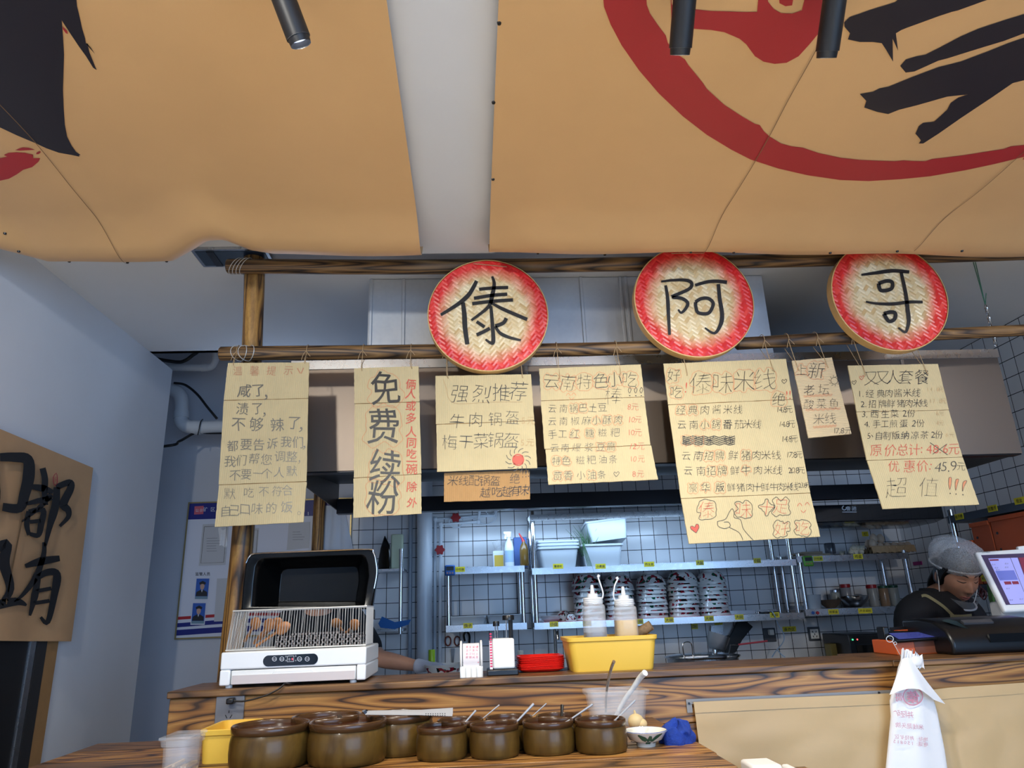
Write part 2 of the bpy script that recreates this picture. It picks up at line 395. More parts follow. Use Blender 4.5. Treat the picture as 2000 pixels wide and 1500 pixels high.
# ---------------------------------------------------------------- setting
XL, XR, YB, ZC = -1.524, 2.62, 4.30, 2.60
struct('floor', MB().box(-4.5, 4.5, -3.6, 4.4, -.1, 0), M_floor)
struct('wall_left', MB().box(XL-.12, XL, -3.5, 3.54, 0, ZC), M_wall)
XT = P(690, 1000, YB).x
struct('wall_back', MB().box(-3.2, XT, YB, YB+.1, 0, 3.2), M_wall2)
struct('wall_back_tiled', MB().box(XT, XR+.1, YB, YB+.1, 0, 3.2), M_tile)
struct('wall_right', MB().box(XR, XR+.1, 1.2, YB, 0, 3.2), M_tile)
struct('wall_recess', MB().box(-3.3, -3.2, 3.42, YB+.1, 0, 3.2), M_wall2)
cl = MB(); cl.box(XL-.12, -.487, -3.5, 3.30, ZC, ZC+.05); cl.box(-.487, XR+.1, -3.5, YB, ZC, ZC+.05)
cl.box(-3.3, -.487, 3.30, YB+.1, 3.1, 3.15); cl.box(-3.3, -.487, 3.27, 3.30, ZC+.0, 3.1)
struct('ceiling', cl, M_ceil)
struct('trim_ceiling', MB().box(-.175, .095, -3.4, 2.20, 2.535, ZC-.001), M_ceil)

# fabric canopies stretched under the ceiling
ZK = 2.50
def canopy(name, label, x0, x1, edge, prints, seams, tacks):
    """edge: list of (X, Y) of the front border from left to right; the cloth reaches back over the camera"""
    mb = MB()
    def front(x):
        for (a, ya), (b, yb) in zip(edge, edge[1:]):
            if a <= x <= b: return ya+(yb-ya)*(x-a)/(b-a)
        return edge[-1][1] if x > edge[-1][0] else edge[0][1]
    def zz(x, y):
        d = max(0, front(x)-y); z = ZK
        if d < .32:
            u = 1-d/.32; z += -.050*math.sin(u*u*PI)*1.0 + .034*u**4 + .006*u*math.sin(x*9+1)
        return z
    nu = 90
    ys = [0, .004, .01, .02, .035, .05, .08, .12, .17, .23, .32, .6, 1.2, 2, 2.8, 3.4]
    def pt(i, j, up):
        x = x0+(x1-x0)*i/nu; y = front(x)-ys[j]
        return Vector((x, y, zz(x, y)+up))
    n1 = nu+1
    for up in (0, .003):
        mb.add([pt(i, j, up) for j in range(len(ys)) for i in range(n1)],
               [(j*n1+i, j*n1+i+1, (j+1)*n1+i+1, (j+1)*n1+i) for j in range(len(ys)-1) for i in range(nu)], 0)
    # turned-up hem along the front border
    mb.add([pt(i, 0, u) for u in (0, .022) for i in range(n1)], [(i, i+1, n1+i+1, n1+i) for i in range(nu)], 0)
    mb.add([pt(0, j, u) for u in (0, .003) for j in range(len(ys))], [(j, j+1, len(ys)+j+1, len(ys)+j) for j in range(len(ys)-1)], 0)
    mb.add([pt(nu, j, u) for u in (0, .003) for j in range(len(ys))], [(j, j+1, len(ys)+j+1, len(ys)+j) for j in range(len(ys)-1)], 0)
    for poly, mi, lvl in prints:
        q = [PZ(*p, ZK) if len(p) == 2 else Vector(p) for p in poly]; q = [Vector((p.x, p.y, zz(p.x, p.y)-.0015*lvl)) for p in q]
        mb.add(q, [tuple(range(len(q)))], mi)
    for sm_ in seams:
        q = smooth([PZ(x, y, ZK) for x, y in sm_], 10); q = [Vector((p.x, p.y, zz(p.x, p.y)-.005)) for p in q]
        for a, b in zip(q, q[1:]):
            t = (b-a).normalized(); nn = Vector((-t.y, t.x, 0))*.0010
            mb.add([a+nn, b+nn, b-nn, a-nn], [(0,1,2,3)], 3)
    o = build(name, mb, [M_canvas, M_red_print, M_black_print, M_seam], sm=60)
    for x, y in tacks:
        p = PZ(x, y, ZK); p.z = zz(p.x, p.y)
        k = MB(); k.lathe([(.0005,-.004),(.004,-.003),(.005,.001)], p, 0, 10, cap0=True, cap1=True)
        build('tack', k, M_black, o)
    return tag(o, label, 'canopy', 'tan fabric canopies')
def zed(pts, o, s): return [(o[0]+x/s, o[1]+y/s) for x, y in pts]
Z2 = (1150, 0); S2 = 1992/850
ring_o = zed([(62,-40),(70,30),(100,110),(150,205),(230,320),(320,425),(430,530),(540,615),(650,682),(740,728),(870,770),(1000,800),(1150,822),(1280,827),(1430,818),(1560,805),(1720,778),(1860,748),(1992,716)], Z2, S2)
ring_i = zed([(2100,650),(1992,662),(1930,668),(1900,680),(1820,692),(1720,708),(1640,718),(1570,726),(1540,736),(1480,735),(1440,732),(1400,736),(1330,734),(1240,730),(1150,720),(1050,698),(980,674),(930,668),(880,655),(830,625),(800,598),(782,570),(760,565),(700,530),(620,478),(540,405),(520,375),(455,295),(440,270),(400,242),(362,195),(352,160),(320,118),(280,60),(265,20),(262,-40)], Z2, S2)
blob = zed([(372,-60),(380,20),(480,40),(560,48),(640,50),(720,53),(770,52),(780,-60),(812,-60),(820,5),(845,38),(880,58),(930,60),(975,45),(1000,-60),(1180,-60),(1120,60),(1060,140),(1010,200),(960,255),(905,285),(850,290),(800,280),(760,255),(720,200),(690,175),(620,145),(560,135),(490,130),(380,120)], Z2, S2)
eye = zed([(868,-60),(872,12),(900,26),(930,22),(945,-60)], Z2, S2)
b1 = zed([(1168,100),(1195,75),(1240,60),(1280,45),(1400,8),(1480,-60),(2300,-160),(1800,5),(1690,45),(1660,52),(1600,72),(1455,125),(1430,135),(1405,150),(1415,230),(1390,175),(1392,280),(1360,225),(1340,195),(1300,190),(1240,190),(1185,178),(1195,150),(1170,120)], Z2, S2)
b2 = zed([(1425,300),(1450,270),(1500,255),(1540,248),(1600,218),(1700,165),(1780,130),(1900,90),(1992,62),(2300,-20),(2300,80),(1992,150),(1900,185),(1800,215),(1640,265),(1600,275),(1545,300),(1490,325),(1450,330)], Z2, S2)
b3 = zed([(1240,428),(1300,418),(1330,402),(1370,395),(1480,350),(1600,305),(1700,280),(1820,235),(1920,195),(1992,170),(2300,60),(2300,300),(1992,365),(1940,378),(1850,440),(1700,540),(1600,610),(1530,655),(1510,655),(1520,640),(1495,610),(1510,575),(1530,560),(1580,555),(1640,500),(1655,470),(1690,445),(1735,430),(1640,440),(1500,480),(1420,500),(1370,520),(1320,510),(1260,490),(1270,460)], Z2, S2)
cR = Vector((1.164, .771, ZK)); pe, ps_ = PZ(*ring_o[-1], ZK)-cR, PZ(*ring_o[0], ZK)-cR
ae, as_ = math.atan2(pe.y, pe.x), math.atan2(ps_.y, ps_.x)
if as_ > ae: as_ -= 2*PI
arc = [ae+(as_-ae)*k/60 for k in range(61)]
ring_b = [tuple(cR+Vector((math.cos(a), math.sin(a), 0))*.932) for a in arc]+[tuple(cR+Vector((math.cos(a), math.sin(a), 0))*(.84+.015*math.sin(a*5))) for a in reversed(arc)]
eR = [P(955, 503, 2.2), P(1100, 502, 2.2), P(1400, 495, 2.2), P(1700, 484, 2.2), P(2000, 468, 2.2)]
xg = .072
canopy('fabric_canopy', 'tan fabric canopy right of the ceiling strip, printed with a red ring and black strokes', xg, 2.55,
    [(xg, 2.145), (.5, 2.15), (1.0, 2.16), (1.6, 2.185), (2.1, 2.205), (2.6, 2.215)],
    [(ring_o+ring_i, 1, 1), (ring_b, 1, .5), (blob, 1, 1), (eye, 1, 1), (b1, 2, 1), (b2, 2, 1), (b3, 2, 1)],
    [[(1640,0),(1590,100),(1540,190),(1490,285),(1430,385),(1368,478)], [(2030,265),(1995,297),(1900,380),(1780,468)]],
    [(1180,481),(1347,475),(1430,474),(1617,471),(1748,471),(1873,468),(1050,483),(964,200),(963,350),(975,45)])
Z1 = (0, 0); S1 = 2000/700
k1 = zed([(-700,-400),(424,-60),(430,30),(445,90),(460,160),(475,210),(480,240),(505,260),(530,298),(515,280),(488,240),(500,290),(520,340),(540,388),(520,375),(480,310),(440,255),(400,195),(345,110),(352,200),(358,300),(355,400),(352,500),(356,600),(362,690),(375,760),(400,810),(425,845),(450,862),(440,866),(445,872),(400,862),(330,850),(260,825),(200,797),(100,755),(0,708),(-600,480)], Z1, S1)
k2 = zed([(-500,1100),(-500,880),(0,880),(40,872),(22,862),(50,850),(90,848),(140,850),(155,855),(185,860),(185,880),(225,880),(215,900),(180,930),(130,945),(95,970),(50,995),(0,1006)], Z1, S1)
k3 = zed([(85,835),(125,820),(160,822),(195,833),(150,836),(110,838)], Z1, S1)
k4 = zed([(202,858),(205,848),(225,840),(228,848),(215,858)], Z1, S1)
k5 = zed([(350,140),(355,148),(375,168),(380,185),(368,180),(352,158)], Z1, S1)
canopy('fabric_canopy', 'tan fabric canopy left of the ceiling strip, printed with a big black brush shape', XL+.06, -.148,
    [(XL+.0, 2.0), (XL+.10, 2.10), (-1.33, 2.185), (-1.1, 2.18), (-.95, 2.17), (-.86, 2.10), (-.80, 2.05), (-.74, 2.05), (-.68, 2.12), (-.62, 2.145), (-.4, 2.15), (-.148, 2.15)],
    [(k1, 2, 1), (k2, 1, 1), (k3, 1, 1), (k4, 1, 1), (k5, 1, 1.6)],
    [[(-10,190),(72,278),(150,375),(205,440),(252,492)]],
    [(12,444),(41,469),(79,499),(96,503),(137,500),(251,497),(327,496),(518,491),(620,490),(760,492)])

# track spotlights
def spotlight(px, py, Z, tilt, label, power):
    p = PZ(px, py, Z); d = Vector(tilt).normalized(); r = .0215
    t = thing('track_spotlight', label, 'spotlight', p, 'black tube spotlights')
    L = (ZC - p.z)/(-d.z)
    b = MB(); b.lathe([(r*.86, .012), (r*.9, -.0005), (r, 0), (r, -L*.995)], p, 0, 32, d)
    b.lathe([(r, -L*.995), (.0005, -L*.996)], p, 0, 32, d); build('tube_body', b, M_blackmatte, t)
    rf = MB(); rf.lathe([(r*.93, .0), (r*.86, -.010), (r*.6, -.028), (.001, -.03)], p, 0, 32, d); build('reflector', rf, mat('lamp reflector', (225,232,242), .4, bump=.6, bs=500), t)
    q = MB(); q.lathe([(.001, -.02), (r*.55, -.022)], p, 0, 24, d); build('led_lens', q, mat('lit lens', (235,240,255), .4, emit=9), t)
    lamp('spot_lamp', 'SPOT', p+d*.012, power, (1.0, .98, .90), p+d*1.0, .02, spot=110, blend=.8)
spotlight(583, 74, 2.34, (.36, .42, -.95), 'lone black tube spotlight with lit silver mouth under the left canopy', 34)
spotlight(1329, 94, 2.36, (.0, .62, -.72), 'black tube spotlight over the red ring print, left of the close pair', 31)
spotlight(1616, 100, 2.36, (.02, .62, -.72), 'black tube spotlight beside the black brush print, right of the close pair', 31)

# ---------------------------------------------------------------- pole frame
YBM = 2.27
def pole(pts, r, ends=True):
    q = smooth(pts, 8); mb = MB(); n = len(q)
    rr = [r*(1+.012*math.sin(i*.9+pts[0][0]*9)+.03*math.sin(i*.23)) for i in range(n)]
    q = [q[0]-(q[1]-q[0]).normalized()*.004]+q+[q[-1]+(q[-1]-q[-2]).normalized()*.004]; rr = [r*.85]+rr+[r*.85]
    return mb.tube(q, rr, 0, 20)
fr = thing('pole_frame', 'frame of dark burnt wooden poles lashed with wire above the counter', 'frame', (-.70, 2.33, 0))
LB = [P(432, 691, YBM), P(760, 687.5, YBM), P(1097, 683.5, YBM), P(1286, 678, YBM)]
UB = [P(446, 520, YBM), P(800, 521.5, YBM), P(1220, 516, YBM), P(1600, 507, YBM), P(2000, 494, YBM), P(2300, 482, YBM)]
RB = [P(1440, 671.5, YBM), P(1600, 663, YBM), P(1800, 655, YBM), P(2000, 645, YBM), P(2300, 630, YBM)]
build('beam', pole(UB, .026), M_pole, fr); build('beam', pole(LB, .024), M_pole, fr); build('beam', pole(RB, .0215), M_pole, fr)
pt = [P(453, 1268, 2.34), P(478, 1000, 2.34), P(492, 690, 2.325), P(497, 520, 2.325), P(490, 462, 2.325)]
pt[0].z = 1.19; pt.insert(0, Vector((pt[0].x-.01, 2.34, 0))); build('post', pole(pt, .034), M_post, fr)
q = P(1250, 300, 2.33); 
rx_ = P(619, 1030, 4.2).x; rp = [Vector((rx_, 4.24, .0)), Vector((rx_, 4.24, 1.5)), Vector((rx_, 4.24, 3.09))]
tag(build('wooden_post', pole(rp, .033), M_post), 'dark wooden post standing behind the utensil sterilizer, at the edge of the notice board', 'post')
def lash(c, ax, r, n=3, cross=False):
    mb = MB()
    for k in range(n):
        off = (k-(n-1)/2)*.012; pts = []
        for a in range(21):
            th = 2*PI*a/20; s = off+(.018*math.sin(th) if not cross else .02*math.cos(th)*(1 if k % 2 else -1))
            pts.append(c + Vector((1,0,0))*s + Vector((0, -math.cos(th)*r, math.sin(th)*r)))
        mb.tube(pts, .0013, 0, 6, False)
    return mb
c = P(470, 520, YBM); build('wire_tie', lash(c, None, .0285, 4), M_wire, fr)
c = P(478, 690, YBM); build('wire_tie', lash(c, None, .0265, 4, True), M_wire, fr)

# ---------------------------------------------------------------- woven plates
def plate(l, r_, t_, b_, label, strokes, zo, zs, cordpts):
    Y = 2.205; cx, cy = (l+r_)/2, (t_+b_)/2
    a, b = P(l, cy, Y), P(r_, cy, Y); c = (a+b)/2; R = (b.x-a.x)/2
    c.z = (P(cx, t_, Y).z+P(cx, b_, Y).z)/2
    th = thing('bamboo_tray', label, 'bamboo tray', c, 'round bamboo trays hung on the poles')
    rot = Matrix((( 1,0,0),(0,0,1),(0,-1,0))).transposed().to_4x4()   # local z looks at -Y
    rot = Matrix.Rotation(PI/2, 4, 'X'); th.rotation_euler = rot.to_euler(); th['_b'] = (0, 0, 0)
    inv = (Matrix.Translation(c) @ rot).inverted()
    mb = MB(); prof = [(.0005, 0), (R*.5, .0005), (R*.9, .001), (R*.985, .0)]; mb.lathe(prof, (0,0,0), 0, 72)
    f0 = lambda x, y: inv @ PP(zo[0]+x/zs, zo[1]+y/zs, c+Vector((0,-.003,0)), Vector((0,1,0)))
    f = lambda x, y: (lambda p: Vector((p.x, p.y, max(p.z, .0028))))(f0(x, y))
    for s in strokes: stroke(mb, f, s[0], s[1], 1, len(s) > 2, 5)
    build('woven_face', mb, [M_weave, M_bold], th, sm=0)
    rm = MB(); rm.lathe([(R*.985, .003), (R*1.0, .002), (R*1.0, -.032), (R*.975, -.033), (R*.97, -.004)], (0,0,0), 0, 96); build('rim', rm, M_bambrim, th)
    back = MB(); back.lathe([(R*.972, -.004), (.001, -.004)], (0,0,0), 0, 48); build('back_lining', back, M_bambrim, th)
    cd = MB(); cd.tube(smooth([f(*p)+Vector((0,0,.0015)) for p in cordpts], 4), .0011, 0, 6)
    tp = Vector((0, R*.8, -.03)); cd.tube(smooth([Vector((-.05, R*.8, -.004)), Vector((-.03, R*.8+.02, -.05)), Vector((.03, R*.8+.02, -.05)), Vector((.05, R*.8, -.004))], 4), .0012, 0, 6)
    build('hanging_cord', cd, M_string, th)
W = (30, 46, 34)
plate(835, 1071, 509, 725, 'bamboo tray on the left with red rim and tall many-stroked black character', [
    ([(640,395),(560,540),(440,650),(235,780)], (40,50,32)), ([(485,640),(500,760),(510,930),(535,1110)], (44,56,48)),
    ([(815,345),(838,430),(815,560),(770,690),(580,840)], (26,50,26)), ([(668,490),(830,475),(995,470)], 36), ([(610,592),(800,560),(985,545)], 38), ([(590,652),(820,625),(1050,610)], 38),
    ([(800,640),(940,715),(1210,830)], (24,40,40)), ([(800,680),(815,850),(828,1070),(800,1095),(740,1055)], (34,46,22)),
    ([(640,855),(730,915)], 36), ([(640,1005),(715,970),(790,930)], 40), ([(975,815),(940,870),(850,905)], 42), ([(850,905),(900,980),(1000,1030),(1140,1065)], (30,40,24))],
    (820,480), 1731/300, [(600,205),(780,220),(980,240)])
plate(1239, 1472, 484, 696, 'bamboo tray in the middle with red rim and hooked two-part black character', [
    ([(445,500),(560,485),(720,480),(800,500),(820,545),(770,600),(570,685)], (24,44,40)), ([(580,690),(700,705),(770,760),(745,830),(690,880),(655,840)], (40,42,22)),
    ([(500,545),(525,700),(535,900),(548,1150)], (34,46,34)), ([(860,545),(1000,505),(1120,495),(1250,508)], (36,42,44)),
    ([(1145,530),(1160,700),(1190,900),(1170,1030),(1095,1130),(980,1065)], (42,54,20)),
    ([(865,750),(930,710),(1020,705),(1080,760),(1060,840),(1010,890),(900,880),(870,810)], 42, 1)],
    (1220,470), 1688/270, [(570,160),(760,155),(970,155)])
plate(1625, 1850, 474, 686, 'bamboo tray on the right with red rim and two stacked boxes in its black character', [
    ([(515,480),(700,455),(900,430),(1100,445)], (26,48,40)), ([(1000,450),(1035,600),(1065,760),(1080,900),(1095,1030),(1080,1120),(1050,1180),(965,1125)], (40,52,22)),
    ([(725,585),(820,555),(890,570),(880,650),(755,670)], 46, 1), ([(570,808),(700,830),(900,835),(1100,812),(1265,812)], (22,42,34)),
    ([(790,955),(870,935),(930,950),(920,1020),(850,1045)], 46, 1)],
    (1600,460), 1688/270, [(540,150),(750,148),(900,152),(960,180)])

# ---------------------------------------------------------------- cardboard signs
YS = 2.225
def sign(label, o, s, quad, folds, lean, draw, strings, matl=None, skew=None, hole=None, yoff=0):
    """quad TL TR BR BL and folds in drawing units (o + u/s = photo position); board hangs below the beam, lower end leaning out by lean"""
    A = P(o[0]+quad[0][0]/s, o[1]+quad[0][1]/s, YS+yoff); B = P(o[0]+quad[3][0]/s, o[1]+quad[3][1]/s, YS+yoff-lean)
    dn = B-A; n = Vector((1,0,0)).cross(dn).normalized()
    if n.y > 0: n = -n
    def f(x, y, lift=0): return PP(o[0]+x/s, o[1]+y/s, A, n) + n*lift
    fold = [(quad[0], quad[1])]+[((l[0], l[1]), (r[0], r[1])) for l, r in folds]+[(quad[3], quad[2])]
    ctr = (f(*quad[0])+f(*quad[1]))/2
    t = thing('cardboard_sign', label, 'cardboard sign', ctr, 'hand written cardboard menu signs')
    mb = MB(); th = .004
    rnd = random.Random(int(quad[0][0]))
    for k in range(len(fold)-1):
        (l0, r0), (l1, r1) = fold[k], fold[k+1]; g = 2.2
        ox = rnd.uniform(-4, 4) if 0 < k else 0
        a, b, c, d = (l0[0]+ox, l0[1]+(g if k else 0)), (r0[0]+ox*.6, r0[1]+(g if k else 0)), (r1[0]+ox, r1[1]-(g if k < len(fold)-2 else 0)), (l1[0]+ox, l1[1]-(g if k < len(fold)-2 else 0))
        N = 14; poly = []
        for (p, q) in ((a, b), (b, c), (c, d), (d, a)):
            for i in range(N):
                u = i/N; poly.append((p[0]+(q[0]-p[0])*u+(rnd.uniform(-1.2, 1.2) if i else 0), p[1]+(q[1]-p[1])*u+(rnd.uniform(-1, 1) if i else 0)))
        bow = .0025*(1 if k % 2 else -1)
        mb.prism([f(*p) for p in poly], n*-th, 0)
        if k: mb.add([f(l0[0]+6, l0[1]-g, -.002), f(r0[0]-6, r0[1]-g, -.002), f(r0[0]-6, r0[1]+g, -.002), f(l0[0]+6, l0[1]+g, -.002)], [(0,1,2,3)], 6)
    draw(mb, lambda x, y: f(x, y, .0012))
    build('board', mb, [matl or M_card, M_ink, M_redink, M_redline, M_bold, M_inkgrey, M_cardedge, M_inkfaint, M_redfaint], t, sm=0)
    beam = LB if strings and o[0]+strings[0][0]/s < 1285 else RB
    for (x, y) in strings:
        p = f(x, y); px = o[0]+x/s
        bz = None
        for bs in (LB, RB):
            for u, v in zip(bs, bs[1:]):
                if u.x <= p.x <= v.x: bz = u.z+(v.z-u.z)*(p.x-u.x)/(v.x-u.x)
        if bz is None: bz = 2.21
        st = MB(); rb = .027; yb = YBM; dx = rnd.uniform(-.006, .006)
        loop = [p+Vector((0, .006, .002)), p+Vector((0, -.0025, .004)), p+Vector((dx, 0, .02))]
        loop += [Vector((p.x+dx, yb-rb*math.cos(a), bz+rb*math.sin(a))) for a in [k*PI/6 for k in range(-1, 8)]] + [p+Vector((dx*.5, .012, .03)), p+Vector((0, .006, .004))]
        st.tube(smooth(loop, 3), .0011, 0, 6)
        for e in (-1, 1):
            kx = p.x+dx; st.tube(smooth([Vector((kx, yb-rb-.002, bz-.004)), Vector((kx+e*.008, yb-rb-.005, bz-.016)), Vector((kx+e*.014, yb-rb-.004, bz-.030+e*.006))], 4), .0009, 0, 5)
        build('string', st, M_string, t)
    return t
INK, RED, LINE, BOLD, GREY, FAINT, RFAINT = 1, 2, 3, 4, 5, 7, 8
def d1(mb, f):
    text(mb, f, '温馨提示', (195,495), 195, 62, RFAINT, -.006); stroke(mb, f, [(548,180),(565,210)], 6, RFAINT); stroke(mb, f, [(585,178),(570,212)], 6, RFAINT)
    text(mb, f, '咸了，', [235,318,362], [312,312,328], 84, GREY, .006); text(mb, f, '渍了，', [222,312,352], [420,420,432], 80, GREY, -.002)
    text(mb, f, '不够辣了，', [200,305,430,530,572], [515,512,515,505,520], 88, GREY, -.002)
    text(mb, f, '都要告诉我们，', [165,245,320,400,482,550,588], [640,632,632,625,615,618,630], 72, GREY, -.004)
    text(mb, f, '我们帮您调整，', [150,215,292,365,445,515,560], [732,725,715,720,702,702,715], 72, GREY, -.008)
    text(mb, f, '不要一个人默', [180,245,315,370,440,515], [815,808,805,802,795,788], 68, GREY, -.008)
    text(mb, f, '默吃不符合', [148,262,350,428,490], [922,915,912,908,902], 70, GREY, -.014)
    text(mb, f, '自己口味的饭。', [125,178,238,312,395,485,558], [1025,1022,1016,1010,1006,1000,1020], 74, GREY, -.012)
sign('cardboard sign hanging leftmost over the sterilizer, filled with faded grey handwriting', (400,660), 2000/660, [(137,148),(618,145),(582,1090),(57,1118)], [((112,370),(612,358)),((82,870),(602,850))], .04, d1, [(170,165),(592,155)])
def d2(mb, f):
    for ch, x, y, s in (('免',1070,295,215),('费',1055,520,235),('续',1070,765,215),('粉',1058,942,215)):
        text(mb, f, ch, [x], y, s, BOLD, .002, sx=.9); blob_outline(mb, f, ch, x, y, s*.93, 2.4, LINE, .06)
    for ch, y in zip('俩人或多人同吃一碗除外', (275,330,402,475,555,622,685,735,776,880,975)): text(mb, f, ch, [1216+y*.012], y, 66, RED, .006)
sign('tall narrow cardboard sign with four big black characters and a red column', (400,660), 2000/660, [(884,180),(1265,168),(1283,1040),(880,1065)], [((885,390),(1270,378)),((880,830),(1280,805))], .02, d2, [(930,198),(1226,186)])
def d3(mb, f):
    text(mb, f, '强烈推荐', [1510,1640,1755,1855], [332,332,325,315], 118, INK, -.02)
    text(mb, f, '牛肉锅盔', [1495,1603,1718,1820], [492,485,482,470], 92, INK, -.02); text(mb, f, '5元', [1885,1930], 490, 55, FAINT, -.015)
    text(mb, f, '梅干菜锅盔', [1450,1545,1635,1722,1815], [618,618,610,605,605], 98, INK, -.02); text(mb, f, '5元', [1880,1925], 620, 55, FAINT, -.015)
    for k in range(9): stroke(mb, f, [(1855+33*math.cos(a), 722+33*math.sin(a)) for a in [j*.7 for j in range(10)]], 6, RED, n=2) if k == 0 else stroke(mb, f, [(1826, 695+k*6.5), (1884, 692+k*6.5)], 6.5, RED, n=1)
    for k in range(12):
        a = 2*PI*k/12; stroke(mb, f, [(1855+44*math.cos(a), 722+44*math.sin(a)), (1855+62*math.cos(a+.15), 722+60*math.sin(a+.15)), (1855+76*math.cos(a+.4), 722+74*math.sin(a+.4))], 3, INK)
    stroke(mb, f, [(1410,245),(1430,300),(1445,360),(1500,390),(1700,380),(1880,380)], 2, FAINT)
sign('wide cardboard sign below the left bamboo tray, a small red sun in its corner', (400,660), 2000/660, [(1365,225),(1930,215),(1965,770),(1372,792)], [((1368,512),(1950,490))], .02, d3, [(1440,243),(1882,240)])
def d3b(mb, f):
    text(mb, f, '米线配锅盔', (1470,1718), 845, 66, BOLD, -.016); text(mb, f, '绝!!!', [1835,1882,1900,1918], [832,805,805,800], 66, INK, -.016)
    text(mb, f, '越吃越有味!', [1660,1730,1785,1838,1885,1916], [915,910,908,905,900,900], 68, BOLD, -.014)
t3b = sign('small darker brown cardboard strip with two lines, hanging under the sign with the red sun', (400,660), 2000/660, [(1417,799),(1922,782),(1925,955),(1415,970)], [], .0, d3b, [], M_card2)
def d4(mb, f):
    hx = [120,222,325,430,517,612]; hy = [180,185,180,172,165,165]
    text(mb, f, '云南特色小吃', hx, hy, 108, INK, -.024)
    for ch, x, y in zip('云南特色小吃', hx, hy): blob_outline(mb, f, ch, x, y, 98, 2.4, LINE)
    text(mb, f, '棒', [510], 268, 125, INK, -.026); 
    for k, x in enumerate((612, 650, 685)):
        stroke(mb, f, [(x,215),(x+9,228),(x,252),(x-9,235)], 3, INK, True, 3); stroke(mb, f, [(x-3,268),(x+4,268)], 5, INK, n=1)
    stroke(mb, f, [(212,268),(225,252),(240,268)], 3, LINE); stroke(mb, f, [(246,266),(260,250),(275,266)], 3, LINE); stroke(mb, f, [(230,278),(245,292),(262,280)], 3, LINE)
    rows = [('云南锅巴土豆', [125,195,258,320,380,440], 345, '8元', [610,645], (2,3)), ('云南椒麻小酥肉', [125,195,268,340,403,470,540], 425, '10元', [612,634,665], (4,5,6)),
            ('手工红糖糍粑', [125,190,265,360,440,520], 505, '10元', [610,632,665], (2,3)), ('云南爆浆豆腐', [140,205,278,355,430,495], 592, '12元', [620,645,682], (4,5)),
            ('特色糍粑油条', [150,212,300,370,442,508], 672, '10元', [622,645,685], (0,1)), ('茴香小油条', [158,225,305,372,435], 767, '8元', [640,680], (0,1,3))]
    for s, xs, y, pr, px, ol in rows:
        ys = [y+6-(x-xs[0])*.03 for x in xs]
        text(mb, f, s, xs, ys, 60, INK, -.018); text(mb, f, pr, px, y-6, 52, RED, -.02)
        for k in ol: blob_outline(mb, f, s[k], xs[k], ys[k], 58, 2.2, LINE)
    stroke(mb, f, [(528,778),(512,760),(518,748),(528,756),(538,746),(546,756)], 2.6, INK, True, 3)
sign('cardboard menu sign with six priced rows, headed by six red outlined characters', (1040,690), 2000/620, [(42,97),(682,70),(787,795),(97,828)], [((55,300),(705,275)),((78,605),(745,578))], .05, d4, [(166,168),(548,145)])
